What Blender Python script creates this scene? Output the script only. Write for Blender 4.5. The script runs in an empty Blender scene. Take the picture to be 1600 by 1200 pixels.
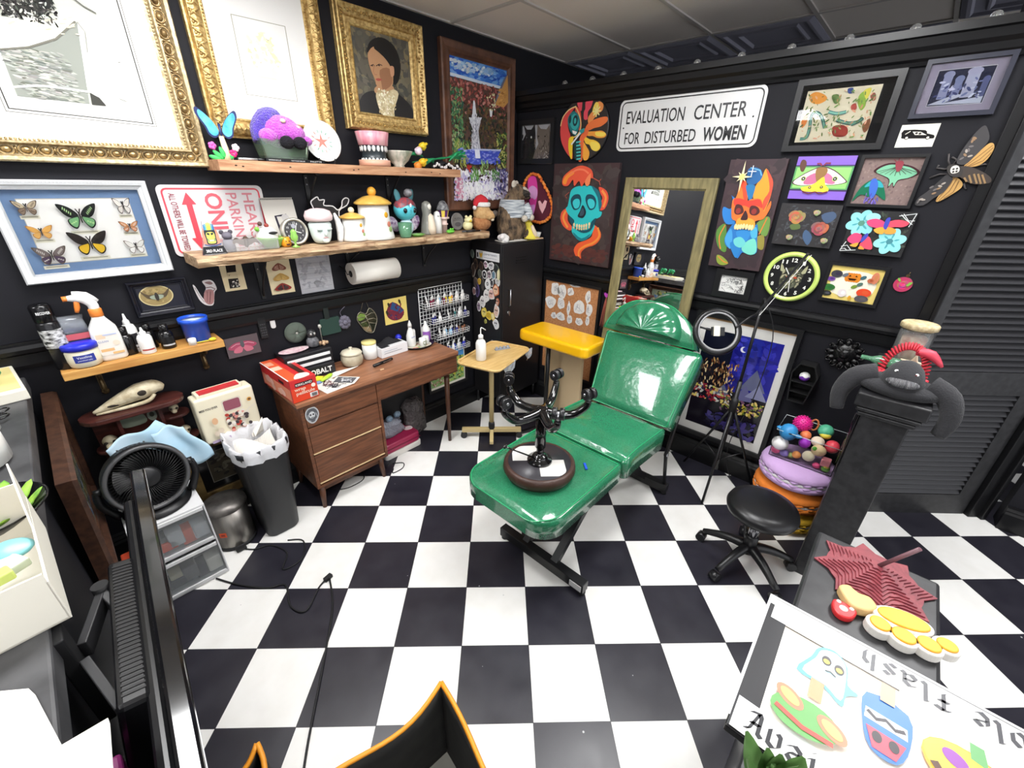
import bpy, math, random
import numpy as np
from mathutils import Matrix, Vector
sc = bpy.context.scene
COL = sc.collection
PI = math.pi
R = math.radians
def G(s): return [tuple(map(float, q.split(','))) for q in s.split()]
# ------------------------------------------------------------------ camera, exposure, world
cam = bpy.data.cameras.new('camera'); cob = bpy.data.objects.new('camera', cam); COL.objects.link(cob)
cam.sensor_width = 36; cam.lens = 14.6666; cam.clip_start = .02
_r, _u, _f = (0.67782319, -0.73500767, 0.0178731), (0.3091628, 0.30699707, 0.90009509), (0.66706378, 0.60457963, -0.43532676)
cob.matrix_world = Matrix(((_r[0], _u[0], -_f[0], -2.95325), (_r[1], _u[1], -_f[1], -2.67622), (_r[2], _u[2], -_f[2], 1.90149), (0, 0, 0, 1)))
sc.camera = cob
sc.view_settings.view_transform = 'Standard'; sc.view_settings.look = 'None'; sc.view_settings.gamma = 1
sc.view_settings.use_curve_mapping = False; sc.view_settings.exposure = 0.95
w = bpy.data.worlds.new('world'); sc.world = w; w.use_nodes = True
w.node_tree.nodes['Background'].inputs[0].default_value = (.93, .95, 1, 1)
w.node_tree.nodes['Background'].inputs[1].default_value = 1.0
CEIL = 2.835
# ------------------------------------------------------------------ materials
def lin(c, k=1.0):
    o = []
    for v in c[:3]:
        v = v / 255; v = v / 12.92 if v <= .04045 else ((v + .055) / 1.055) ** 2.4
        o.append(min(.9, v * k))
    return (*o, 1)
GAIN = .8
MATS = {}
def mat(name, c=(128, 128, 128), rough=.5, metal=0, noise=None, bump=None, alpha=1, trans=0, ior=1.45, emit=0, spec=.5, coat=0, stretch=None, k=None, tint=None, flake=0, sheen=0):
    if name in MATS: return MATS[name]
    m = bpy.data.materials.new(name); m.use_nodes = True; nt = m.node_tree; N = nt.nodes; b = N['Principled BSDF']
    col = lin(c, GAIN if k is None else k)
    b.inputs['Base Color'].default_value = col; b.inputs['Roughness'].default_value = rough; b.inputs['Metallic'].default_value = metal
    b.inputs['IOR'].default_value = ior; b.inputs['Specular IOR Level'].default_value = spec
    if alpha < 1: b.inputs['Alpha'].default_value = alpha
    if trans: b.inputs['Transmission Weight'].default_value = trans
    if coat: b.inputs['Coat Weight'].default_value = coat; b.inputs['Coat Roughness'].default_value = .06
    if sheen: b.inputs['Sheen Weight'].default_value = sheen
    if emit: b.inputs['Emission Color'].default_value = lin(c); b.inputs['Emission Strength'].default_value = emit
    vec = None
    if noise or bump or flake:
        tc = N.new('ShaderNodeTexCoord'); mp = N.new('ShaderNodeMapping'); nt.links.new(tc.outputs['Object'], mp.inputs[0])
        if stretch: mp.inputs['Scale'].default_value = stretch
        vec = mp.outputs[0]
    if noise:
        sc_, c2 = noise[0], noise[1]
        n = N.new('ShaderNodeTexNoise'); n.inputs['Scale'].default_value = sc_; n.inputs['Detail'].default_value = 6; nt.links.new(vec, n.inputs[0])
        r = N.new('ShaderNodeValToRGB'); r.color_ramp.elements[0].position = .35; r.color_ramp.elements[1].position = .65
        r.color_ramp.elements[0].color = col; r.color_ramp.elements[1].color = lin(c2, GAIN if k is None else k)
        nt.links.new(n.outputs['Fac'], r.inputs[0]); nt.links.new(r.outputs[0], b.inputs['Base Color'])
    if flake:
        v = N.new('ShaderNodeTexVoronoi'); v.inputs['Scale'].default_value = flake; nt.links.new(vec, v.inputs['Vector'])
        r = N.new('ShaderNodeValToRGB'); r.color_ramp.elements[0].color = tuple(x * .62 for x in col[:3]) + (1,); r.color_ramp.elements[1].color = tuple(min(1, x * 1.45) for x in col[:3]) + (1,)
        nt.links.new(v.outputs['Color'], r.inputs[0]); nt.links.new(r.outputs[0], b.inputs['Base Color'])
    if bump:
        n = N.new('ShaderNodeTexNoise'); n.inputs['Scale'].default_value = bump[0]; n.inputs['Detail'].default_value = 4; nt.links.new(vec, n.inputs[0])
        bp = N.new('ShaderNodeBump'); bp.inputs['Strength'].default_value = bump[1]; bp.inputs['Distance'].default_value = bump[2] if len(bump) > 2 else .01
        nt.links.new(n.outputs['Fac'], bp.inputs['Height']); nt.links.new(bp.outputs[0], b.inputs['Normal'])
    MATS[name] = m; return m
def vcm(name, rough=.6, coat=0, spec=.5, metal=0, bump=None):
    if name in MATS: return MATS[name]
    m = mat(name, rough=rough, coat=coat, spec=spec, metal=metal, bump=bump); nt = m.node_tree
    a = nt.nodes.new('ShaderNodeAttribute'); a.attribute_name = 'Col'
    nt.links.new(a.outputs['Color'], nt.nodes['Principled BSDF'].inputs['Base Color']); return m
# ------------------------------------------------------------------ mesh builder
def _I(): return np.eye(4)
def TR(x=0, y=0, z=0, rx=0, ry=0, rz=0, s=1):
    m = Matrix.Translation((x, y, z)) @ Matrix.Rotation(rz, 4, 'Z') @ Matrix.Rotation(ry, 4, 'Y') @ Matrix.Rotation(rx, 4, 'X')
    if s != 1: m = m @ (Matrix.Diagonal((s, s, s, 1)) if not isinstance(s, tuple) else Matrix.Diagonal((*s, 1)))
    return np.array(m)
class MB:
    def __init__(s, T=None): s.v = []; s.f = []; s.sm = []; s.c = []; s.col = None; s.T = _I() if T is None else T; s.hascol = False; s.lay = 0
    def add(s, vs, fs, smooth=False, col=None):
        n = len(s.v); vs = np.asarray(vs, float)
        vs = vs @ s.T[:3, :3].T + s.T[:3, 3]
        s.v += vs.tolist(); c = col if col is not None else s.col
        if c is not None: s.hascol = True
        for i, f in enumerate(fs):
            s.f.append([n + j for j in f]); s.sm.append(smooth); s.c.append(c)
        return s
    def box(s, cx, cy, cz, sx, sy, sz, col=None, rz=0):
        a, b, c = sx / 2, sy / 2, sz / 2
        V = np.array([(x, y, z) for x in (-a, a) for y in (-b, b) for z in (-c, c)])
        if rz: q = np.array([[math.cos(rz), -math.sin(rz)], [math.sin(rz), math.cos(rz)]]); V[:, :2] = V[:, :2] @ q.T
        return s.add(V + (cx, cy, cz), [(0, 1, 3, 2), (4, 6, 7, 5), (0, 4, 5, 1), (2, 3, 7, 6), (0, 2, 6, 4), (1, 5, 7, 3)], False, col)
    def bar(s, p0, p1, w, h, col=None, up=(0, 0, 1)):
        p0 = np.array(p0, float); p1 = np.array(p1, float); d = p1 - p0; L = np.linalg.norm(d); d /= L
        u = np.array(up, float)
        if abs(d @ u) > .99: u = np.array((1., 0, 0))
        x = np.cross(d, u); x /= np.linalg.norm(x); z = np.cross(x, d)
        V = [p + x * a * w / 2 + z * b * h / 2 for p in (p0, p1) for a in (-1, 1) for b in (-1, 1)]
        return s.add(V, [(0, 1, 3, 2), (4, 6, 7, 5), (0, 4, 5, 1), (2, 3, 7, 6), (0, 2, 6, 4), (1, 5, 7, 3)], False, col)
    def ring(s, rings, closed=False, cap=True, smooth=True, col=None):
        n = len(rings[0]); m = len(rings); V = np.concatenate([np.asarray(r, float) for r in rings]); F = []
        for i in range(m - (0 if closed else 1)):
            a = i * n; b = ((i + 1) % m) * n
            for j in range(n): F.append((a + j, a + (j + 1) % n, b + (j + 1) % n, b + j))
        s.add(V, F, smooth, col)
        if cap and not closed:
            k = len(s.v) - len(V)
            s.f.append([k + j for j in range(n)][::-1]); s.sm.append(False); s.c.append(col if col is not None else s.col)
            s.f.append([k + (m - 1) * n + j for j in range(n)]); s.sm.append(False); s.c.append(col if col is not None else s.col)
        return s
    def tube(s, pts, r, n=8, closed=False, sub=0, col=None, cap=True):
        P = [np.array(p, float) for p in pts]
        rr = list(r) if hasattr(r, '__len__') else [r] * len(P)
        if sub:
            Q = []; q2 = []; m = len(P)
            for i in range(m if closed else m - 1):
                g = lambda k: P[k % m] if closed else P[max(0, min(m - 1, k))]
                p0, p1, p2, p3 = g(i - 1), g(i), g(i + 1), g(i + 2)
                for t in np.arange(sub) / sub:
                    Q.append(.5 * (2 * p1 + (p2 - p0) * t + (2 * p0 - 5 * p1 + 4 * p2 - p3) * t * t + (3 * p1 - p0 - 3 * p2 + p3) * t ** 3))
                    q2.append(rr[i] * (1 - t) + rr[(i + 1) % m] * t)
            if not closed: Q.append(P[-1]); q2.append(rr[-1])
            P, rr = Q, q2
        m = len(P); rings = []; nx = None
        for i in range(m):
            a = P[(i - 1) % m] if (closed or i > 0) else P[i]; b = P[(i + 1) % m] if (closed or i < m - 1) else P[i]
            d = b - a; L = np.linalg.norm(d); d = d / L if L > 1e-9 else np.array((0, 0, 1.))
            if nx is None:
                nx = np.cross(d, (0, 0, 1.)); 
                if np.linalg.norm(nx) < .05: nx = np.cross(d, (1., 0, 0))
            nx = nx - d * (nx @ d); nx /= np.linalg.norm(nx); ny = np.cross(d, nx)
            rings.append([P[i] + rr[i] * (math.cos(t) * nx + math.sin(t) * ny) for t in np.arange(n) * 2 * PI / n])
        return s.ring(rings, closed, cap, True, col)
    def cyl(s, p0, p1, r0, r1=None, n=16, col=None): return s.tube([p0, p1], [r0, r0 if r1 is None else r1], n, col=col)
    def lathe(s, prof, c=(0, 0, 0), n=24, col=None, sq=(1, 1), smooth=True):
        cs = [(math.cos(t) * sq[0], math.sin(t) * sq[1]) for t in np.arange(n) * 2 * PI / n]
        return s.ring([[(c[0] + r * a, c[1] + r * b, c[2] + z) for a, b in cs] for r, z in prof], False, True, smooth, col)
    def sph(s, c, r, n=14, m=9, col=None):
        r = r if hasattr(r, '__len__') else (r, r, r)
        rings = []
        for i in range(m + 1):
            t = PI * (i + (.03 if i == 0 else -.03 if i == m else 0)) / m
            rings.append([(c[0] + r[0] * math.sin(t) * math.cos(p), c[1] + r[1] * math.sin(t) * math.sin(p), c[2] - r[2] * math.cos(t)) for p in np.arange(n) * 2 * PI / n])
        return s.ring(rings, False, True, True, col)
    def prism(s, pts, z0, z1, col=None):
        n = len(pts); V = [(*p[:2], z0) for p in pts] + [(*p[:2], z1) for p in pts]
        if _area(pts) < 0: F = [tuple(range(n)), tuple(range(2 * n - 1, n - 1, -1))] + [(i, n + i, n + (i + 1) % n, (i + 1) % n) for i in range(n)]
        else: F = [tuple(range(n - 1, -1, -1)), tuple(range(n, 2 * n))] + [(i, (i + 1) % n, n + (i + 1) % n, n + i) for i in range(n)]
        return s.add(V, F, False, col)
    def poly(s, pts, col=None, z=None):
        if z is None: s.lay += 1; z = s.lay * LAY
        p = [tuple(q[:2]) for q in pts]
        if _area(p) < 0: p = p[::-1]
        return s.add([(*q, z) for q in p], [tuple(range(len(p)))], False, col)
    def ell(s, c, r, col=None, a=0, n=20, z=None, t0=0, t1=2 * PI):
        r = r if hasattr(r, '__len__') else (r, r); ca, sa = math.cos(a), math.sin(a); P = []
        for t in np.linspace(t0, t1, n, endpoint=(t1 - t0) < 6.2):
            x, y = r[0] * math.cos(t), r[1] * math.sin(t); P.append((c[0] + x * ca - y * sa, c[1] + x * sa + y * ca))
        return s.poly(P, col, z)
    def line(s, pts, w, col=None, z=None, closed=False):
        if z is None: s.lay += 1; z = s.lay * LAY
        P = [np.array(p[:2], float) for p in pts]; n = len(P); ws = list(w) if hasattr(w, '__len__') else [w] * n; V = []
        for i in range(n):
            a = P[(i - 1) % n] if closed or i > 0 else P[i]; b = P[(i + 1) % n] if closed or i < n - 1 else P[i]
            d = b - a; d = d / (np.linalg.norm(d) + 1e-9); q = np.array((-d[1], d[0])) * ws[i] / 2; V += [(*(P[i] - q), z), (*(P[i] + q), z)]
        F = [(2 * i, 2 * ((i + 1) % n), 2 * ((i + 1) % n) + 1, 2 * i + 1) for i in range(n if closed else n - 1)]
        return s.add(V, F, False, col)
    def grid(s, fn, nu, nv, smooth=True, col=None, cu=False):
        V = [fn(i / nu, j / nv) for i in range(nu + 1) for j in range(nv + 1)]
        return s.add(V, [(i * (nv + 1) + j, (i + 1) * (nv + 1) + j, (i + 1) * (nv + 1) + j + 1, i * (nv + 1) + j + 1) for i in range(nu) for j in range(nv)], smooth, col)
    def text(s, t, o, h, wd=None, a=0, col=None, z=None, shear=0, ext=0, bold=0, flipx=False):
        if z is None: s.lay += 1; z = s.lay * LAY
        V, F, bb = text_mesh(t, ext, bold); sx = sy = h / .729
        if wd: sx = wd / max(1e-6, bb)
        ca, sa = math.cos(a), math.sin(a); W = []
        for x, y, q in V:
            x = x * sx * (-1 if flipx else 1) + shear * y * sy; y = y * sy; W.append((o[0] + x * ca - y * sa, o[1] + x * sa + y * ca, z + q))
        return s.add(W, [f[::-1] for f in F] if flipx else F, False, col)
    def mesh(s, name):
        me = bpy.data.meshes.new(name); me.from_pydata(s.v, [], s.f)
        me.polygons.foreach_set('use_smooth', s.sm)
        if s.hascol:
            at = me.color_attributes.new('Col', 'FLOAT_COLOR', 'CORNER'); d = []
            for f, c in zip(s.f, s.c):
                q = lin(c, GAIN) if c is not None else (.5, .5, .5, 1)
                d += list(q) * len(f)
            at.data.foreach_set('color', d)
        if not s.hascol:
            import bmesh
            bm = bmesh.new(); bm.from_mesh(me); bmesh.ops.recalc_face_normals(bm, faces=bm.faces); bm.to_mesh(me); bm.free()
        me.update(); return me
LAY = .00035
def _area(p): return sum(p[i][0] * p[(i + 1) % len(p)][1] - p[(i + 1) % len(p)][0] * p[i][1] for i in range(len(p)))
_TX = {}
def text_mesh(t, ext=0, bold=0):
    k = (t, ext, bold)
    if k not in _TX:
        cu = bpy.data.curves.new('t', 'FONT'); cu.body = t; cu.size = 1; cu.extrude = ext; cu.offset = bold; cu.resolution_u = 3
        o = bpy.data.objects.new('t', cu); me = bpy.data.meshes.new_from_object(o)
        V = [tuple(v.co) for v in me.vertices]; F = [tuple(p.vertices) for p in me.polygons]
        x0 = min([v[0] for v in V] or [0]); x1 = max([v[0] for v in V] or [1])
        _TX[k] = ([(v[0] - x0, v[1], v[2]) for v in V], F, x1 - x0)
        bpy.data.objects.remove(o); bpy.data.curves.remove(cu); bpy.data.meshes.remove(me)
    return _TX[k]
# ------------------------------------------------------------------ things, parts, structure
def _tag(o, label, cat, group=None, kind=None):
    o['label'] = label; o['category'] = cat
    if group: o['group'] = group
    if kind: o['kind'] = kind
def thing(name, label, cat, loc=(0, 0, 0), rot=(0, 0, 0), group=None, sc_=None):
    o = bpy.data.objects.new(name, None); COL.objects.link(o); o.location = loc; o.rotation_euler = rot; o.empty_display_size = .05
    if sc_: o.scale = (sc_,) * 3
    _tag(o, label, cat, group); return o
def part(mb, name, m, parent=None, bev=0, sub=0, label=None, seg=2, solid=0):
    me = mb.mesh(name) if isinstance(mb, MB) else mb; me.materials.append(m)
    o = bpy.data.objects.new(name, me); COL.objects.link(o); o.parent = parent
    if solid: q = o.modifiers.new('s', 'SOLIDIFY'); q.thickness = solid; q.offset = 0
    if bev: q = o.modifiers.new('b', 'BEVEL'); q.width = bev; q.segments = seg; q.limit_method = 'ANGLE'; q.angle_limit = R(40)
    if sub: q = o.modifiers.new('u', 'SUBSURF'); q.levels = sub; q.render_levels = sub
    if label: o['label'] = label
    return o
def single(mb, name, m, label, cat, loc=(0, 0, 0), rot=(0, 0, 0), group=None, **kw):
    o = part(mb, name, m, **kw); o.location = loc; o.rotation_euler = rot; _tag(o, label, cat, group); return o
def struct(mb, name, m, loc=(0, 0, 0), rot=(0, 0, 0), parent=None, **kw):
    o = part(mb, name, m, parent, **kw); o.location = loc; o.rotation_euler = rot
    if parent is None: o['kind'] = 'structure'
    return o
def copy_tree(o, parent=None):
    c = o.copy(); COL.objects.link(c); c.parent = parent
    for ch in list(o.children): copy_tree(ch, c)
    return c
WL = (PI / 2, 0, 0); WR = (PI / 2, 0, -PI / 2)
def wl(u, v, d=0): return (u, -d, v)
def wr(u, v, d=0): return (-d, -u, v)
def rel(P, o): return [(p[0] - o[0], p[1] - o[1]) for p in P]
def cen(P): return (sum(p[0] for p in P) / len(P), sum(p[1] for p in P) / len(P))
def rr(x0, y0, x1, y1, r, n=5):
    P = []
    for cx, cy, a in ((x1 - r, y0 + r, -90), (x1 - r, y1 - r, 0), (x0 + r, y1 - r, 90), (x0 + r, y0 + r, 180)):
        for i in range(n + 1): t = R(a + 90 * i / n); P.append((cx + r * math.cos(t), cy + r * math.sin(t)))
    return P
def smooth2(P, k=4, closed=True):
    m = len(P); P = [np.array(p[:2], float) for p in P]; Q = []
    for i in range(m if closed else m - 1):
        g = lambda j: P[j % m] if closed else P[max(0, min(m - 1, j))]
        p0, p1, p2, p3 = g(i - 1), g(i), g(i + 1), g(i + 2)
        for t in np.arange(k) / k: Q.append(tuple(.5 * (2 * p1 + (p2 - p0) * t + (2 * p0 - 5 * p1 + 4 * p2 - p3) * t * t + (3 * p1 - p0 - 3 * p2 + p3) * t ** 3)))
    if not closed: Q.append(tuple(P[-1]))
    return Q
def frame_mb(w, h, fw, d, prof=None):
    """rectangular moulding, outer w x h in local xy, back at z=0, bar width fw, depth d; prof = list of (across 0..1, height 0..1)"""
    prof = prof or [(0, 0), (0, 1), (1, 1), (1, .3)]
    mb = MB()
    rings = []
    for cx, cy in ((-1, -1), (1, -1), (1, 1), (-1, 1)):
        rings.append([(cx * (w / 2 - a * fw), cy * (h / 2 - a * fw), b * d) for a, b in prof])
    n = len(prof); V = sum(rings, [])
    F = [(i * n + j, ((i + 1) % 4) * n + j, ((i + 1) % 4) * n + j + 1, i * n + j + 1) for i in range(4) for j in range(n - 1)]
    F += [(i * n + n - 1, ((i + 1) % 4) * n + n - 1, ((i + 1) % 4) * n, i * n) for i in range(4)]
    return mb.add(V, F)

def many(mbs, name, m, parent, **kw): return [part(b, name, m, parent, **kw) for b in mbs]
def one(par, fn, *a, **k):
    b = MB(par) if isinstance(par, np.ndarray) else MB(); getattr(b, fn)(*a, **k); return b

# ================================================================== lamps of the room: fluorescent troffers in the ceiling grid
M_WHITEMETAL = mat('white_metal', (235, 235, 235), .4)
def troffer(label, x0, y0, x1, y1, e=17):
    cx, cy = (x0 + x1) / 2, (y0 + y1) / 2
    t = thing('ceiling_light', label, 'ceiling light', (cx, cy, CEIL), group=None)
    f = frame_mb(x1 - x0 - .02, y1 - y0 - .02, .035, .02); f.T = _I()
    o = part(f, 'frame', M_WHITEMETAL, t); o.location = (0, 0, -.021)
    d = MB(); d.box(0, 0, -.006, x1 - x0 - .09, y1 - y0 - .09, .008)
    part(d, 'diffuser', mat('lit_diffuser', (250, 252, 255), .5, emit=e), t)
troffer('bright ceiling panel light over the desk side, nearest the left wall of the room', -3.12, -1.23, -1.90, -.62)
troffer('bright ceiling panel light near the partition, above the stool', -1.9, -2.45, -.68, -1.84)
troffer('bright ceiling panel light over the left counter', -5.56, -1.23, -4.34, -.62)
troffer('bright ceiling panel light behind the viewer on the right', -4.34, -3.67, -3.12, -3.06)
troffer('bright ceiling panel light beyond the partition, by the louvered door', -.68, -3.67, .54, -3.06)
# ================================================================== room shell
TH = 0.8015222; TS = .3048; OX, OY = 1.436838, 1.515
def floor_mat(name, di, dj):
    m = bpy.data.materials.new(name); m.use_nodes = True; nt = m.node_tree; N = nt.nodes; L = nt.links; b = N['Principled BSDF']
    def mth(op, a, c=None):
        n = N.new('ShaderNodeMath'); n.operation = op
        for i, x in enumerate((a, c)):
            if x is None: continue
            if isinstance(x, (int, float)): n.inputs[i].default_value = x
            else: L.new(x, n.inputs[i])
        return n.outputs[0]
    tc = N.new('ShaderNodeTexCoord'); sp = N.new('ShaderNodeSeparateXYZ'); L.new(tc.outputs['Object'], sp.inputs[0])
    X = mth('ADD', sp.outputs[0], FOX); Y = mth('ADD', sp.outputs[1], FOY); ca, sa = math.cos(TH) / TS, math.sin(TH) / TS
    I = mth('ADD', mth('SUBTRACT', mth('MULTIPLY', X, ca), mth('MULTIPLY', Y, sa)), di)
    J = mth('ADD', mth('ADD', mth('MULTIPLY', X, sa), mth('MULTIPLY', Y, ca)), dj)
    par = mth('ABSOLUTE', mth('SUBTRACT', mth('MODULO', mth('ABSOLUTE', mth('ADD', mth('ADD', mth('FLOOR', I), mth('FLOOR', J)), 200)), 2), 0))
    white = mth('GREATER_THAN', par, .5)
    def edge(v): f = mth('FRACT', mth('ADD', v, 100)); return mth('MINIMUM', f, mth('SUBTRACT', 1, f))
    g = mth('LESS_THAN', mth('MINIMUM', edge(I), edge(J)), .0045)
    n1 = N.new('ShaderNodeTexNoise'); n1.inputs['Scale'].default_value = 9; n1.inputs['Detail'].default_value = 8; L.new(tc.outputs['Object'], n1.inputs[0])
    r1 = N.new('ShaderNodeValToRGB'); r1.color_ramp.elements[0].position = .3; r1.color_ramp.elements[0].color = (.013, .012, .019, 1); r1.color_ramp.elements[1].color = (.026, .025, .034, 1); L.new(n1.outputs['Fac'], r1.inputs[0])
    r2 = N.new('ShaderNodeValToRGB'); r2.color_ramp.elements[0].position = .3; r2.color_ramp.elements[0].color = (.72, .71, .68, 1); r2.color_ramp.elements[1].color = (.82, .815, .80, 1); L.new(n1.outputs['Fac'], r2.inputs[0])
    mx = N.new('ShaderNodeMix'); mx.data_type = 'RGBA'; L.new(white, mx.inputs[0]); L.new(r1.outputs[0], mx.inputs[6]); L.new(r2.outputs[0], mx.inputs[7])
    # small white paint chips
    vo = N.new('ShaderNodeTexVoronoi'); vo.inputs['Scale'].default_value = 7; L.new(tc.outputs['Object'], vo.inputs['Vector'])
    chip = mth('LESS_THAN', vo.outputs['Distance'], .028)
    mc = N.new('ShaderNodeMix'); mc.data_type = 'RGBA'; L.new(mth('MULTIPLY', chip, .75), mc.inputs[0]); L.new(mx.outputs[2], mc.inputs[6]); mc.inputs[7].default_value = (.5, .5, .5, 1)
    m2 = N.new('ShaderNodeMix'); m2.data_type = 'RGBA'; L.new(g, m2.inputs[0]); L.new(mc.outputs[2], m2.inputs[6]); m2.inputs[7].default_value = (.02, .02, .025, 1)
    L.new(m2.outputs[2], b.inputs['Base Color'])
    rg = N.new('ShaderNodeMapRange'); rg.inputs[3].default_value = .24; rg.inputs[4].default_value = .42; L.new(n1.outputs['Fac'], rg.inputs[0]); L.new(rg.outputs[0], b.inputs['Roughness'])
    bp = N.new('ShaderNodeBump'); bp.inputs['Strength'].default_value = .25; bp.inputs['Distance'].default_value = .002; L.new(mth('SUBTRACT', 1, g), bp.inputs['Height']); L.new(bp.outputs[0], b.inputs['Normal'])
    return m
FOX, FOY = 1.992411, 1.515000
YS = -2.9
f1 = MB(); f1.add([(-7, YS, 0), (0.06, YS, 0), (.06, .2, 0), (-7, .2, 0)], [(0, 1, 2, 3)])
struct(f1, 'floor', floor_mat('checker_tiles', 0, 0))
f2 = MB(); f2.add([(-7, -6, 0), (4, -6, 0), (4, YS, 0), (-7, YS, 0)], [(0, 1, 2, 3)]); f2.add([(.06, YS, 0), (4, YS, 0), (4, .2, 0), (.06, .2, 0)], [(0, 1, 2, 3)])
struct(f2, 'floor', floor_mat('checker_tiles_hall', .19, -.07))
M_WALL = mat('black_wall_paint', (24, 24, 29), .6, bump=(140, .12, .002), k=1.0, spec=.22)
M_TRIM = mat('black_trim_paint', (16, 16, 18), .35, k=1.0, spec=.35)
M_TRIMW = mat('worn_black_trim', (24, 24, 26), .45, noise=(30, (40, 40, 42)), k=1.0)
b = MB(); b.box(-1.5, .06, CEIL / 2, 11, .12, CEIL); struct(b, 'wall_left', M_WALL)
b = MB(); b.box(.06, -1.41, 2.50 / 2, .12, 2.82, 2.50); struct(b, 'wall_right', M_WALL)
def lext(prof, x0, x1):  # profile (depth from wall, z) swept along the left wall
    mb = MB(); mb.ring([[(x, -d, z) for d, z in prof] for x in (x0, x1)], smooth=False); return mb
def rext(prof, y0, y1):
    mb = MB(); mb.ring([[(-d, y, z) for d, z in prof] for y in (y0, y1)], smooth=False); return mb
rail = [(0, 1.135), (.012, 1.135), (.016, 1.15), (.016, 1.195), (.03, 1.205), (.034, 1.222), (.03, 1.238), (.018, 1.243), (.018, 1.25), (0, 1.25)]
base = [(0, 0), (.038, 0), (.038, .115), (.03, .128), (.03, .135), (.02, .15), (.02, .156), (0, .16)]
struct(lext(rail, -5.5, -.0), 'trim_1', M_TRIM); struct(rext(rail, -2.82, 0), 'trim_2', M_TRIM)
struct(lext(base, -5.5, 0), 'baseboard_left', M_TRIM); struct(rext(base, -2.82, 0), 'baseboard_right', M_TRIM)
corn = [(-.16, 2.50), (-.12, 2.44), (0, 2.44), (.0, 2.405), (.014, 2.405), (.018, 2.42), (.03, 2.43), (.034, 2.455), (.05, 2.47), (.055, 2.50), (.07, 2.505), (.07, 2.535), (-.19, 2.535), (-.19, 2.50)]
struct(rext(corn, -2.92, -.001), 'trim_3', M_TRIM)
b = MB(); b.box(.06, -2.83, 1.22, .15, .045, 2.43); b.box(.06, -2.86, 1.22, .17, .02, 2.43); struct(b, 'trim_4', M_TRIM, bev=.004)
# ceiling: lay-in tiles on a T-bar grid
M_CEIL = mat('ceiling_tile', (232, 224, 216), .9, bump=(260, .35, .004), k=.9)
M_COFF = mat('coffer_tile', (150, 150, 165), .8, bump=(260, .35, .004), k=.9)
b = MB(); b.add([(-7, .1, CEIL), (4, .1, CEIL), (4, -6, CEIL), (-7, -6, CEIL)], [(0, 1, 2, 3)]); b.box(-1.5, -3, CEIL + .03, 11, 6.4, .05); struct(b, 'ceiling', M_CEIL)
b = MB()
for k in range(10): b.box(-1.5, -.01 - k * .61, CEIL - .004, 11, .024, .009)
for x in (-5.56, -4.34, -3.12, -1.9, -.68, .58, 1.19, 1.8, 2.41, 3.02): b.box(x, -3, CEIL - .0045, .024, 6.2, .009)
struct(b, 'trim_5', mat('tbar', (205, 200, 195), .6, k=.8))
b = MB()
for i in range(4):
    for j in range(6):
        if (i, j) in ((0, 3), (0, 5), (1, 4), (2, 3)): continue
        cx, cy = .885 + .61 * i, -.315 - .61 * j
        for q, (a, z) in enumerate(((.285, .002), (.265, .022), (.245, .022), (.225, .006), (.19, .006), (.17, .018), (.155, .004))):
            pass
        rings = [[(cx + sx * a, cy + sy * a, CEIL - z) for sx, sy in ((-1, -1), (1, -1), (1, 1), (-1, 1))] for a, z in ((.29, .002), (.29, .012), (.262, .022), (.245, .022), (.235, .008), (.19, .008), (.18, .018), (.168, .018), (.155, .003))]
        b.ring(rings, cap=True, smooth=False)
struct(b, 'trim_6', M_COFF)
# diagonal closet wall with the louvered door, right of the partition
DX, DY = .669, -.743           # along the closet front, to the right
def dd(u, v, d=0): return (.2537 + DX * u - .743 * d, -3.0626 + DY * u - .669 * d, v)
ang = math.atan2(DY, DX)
b = MB(TR(.2537, -3.0626, 0, rz=ang)); b.box(.2, .05, 2.62, 1.2, .08, .44); struct(b, 'wall_closet', M_WALL)
door = MB(TR(.2537, -3.0626, 0, rz=ang))
for x0, x1, z0, z1 in ((-.3, -.2, .0, 2.4), (.43, .525, 0, 2.4), (-.2, .43, 0, .155), (-.2, .43, .865, 1.005), (-.2, .43, 2.2, 2.4)):
    door.box((x0 + x1) / 2, .0175, (z0 + z1) / 2, x1 - x0, .035, z1 - z0)
do = struct(door, 'door_1', M_TRIMW)
sl = MB(TR(.2537, -3.0626, 0, rz=ang))
for z0, z1 in ((.155, .865), (1.005, 2.2)):
    n = int((z1 - z0) / .034)
    for i in range(n):
        z = z0 + (i + .5) * (z1 - z0) / n
        sl.add([(-.2, .004, z - .017), (.43, .004, z - .017), (.43, .03, z + .021), (-.2, .03, z + .021), (-.2, .001, z - .012), (.43, .001, z - .012), (.43, .027, z + .026), (-.2, .027, z + .026)],
               [(0, 1, 2, 3), (4, 5, 6, 7), (0, 1, 5, 4)], False)
sl.box(.115, .032, 1.2, .63, .004, 2.1)
struct(sl, 'louver_panel', mat('louver_paint', (44, 44, 47), .4, k=1.0), parent=do)
b = MB(TR(.2537, -3.0626, 0, rz=ang)); b.box(.565, -.0, 1.25, .07, .06, 2.5); b.box(.605, -.012, 1.25, .03, .085, 2.5); struct(b, 'trim_7', M_TRIM, bev=.004)
b = MB(); b.box(.665, -4.9, CEIL / 2, .1, 2.6, CEIL); struct(b, 'wall_hall', M_WALL)
mb = MB(); mb.ring([[(.615 - d, y, z) for d, z in base] for y in (-6, -3.60)], smooth=False); struct(mb, 'baseboard_hall', M_TRIM)
b = MB(); b.box(3.4, -2, CEIL / 2, .1, 6, CEIL); struct(b, 'wall_back', M_WALL)

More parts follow.
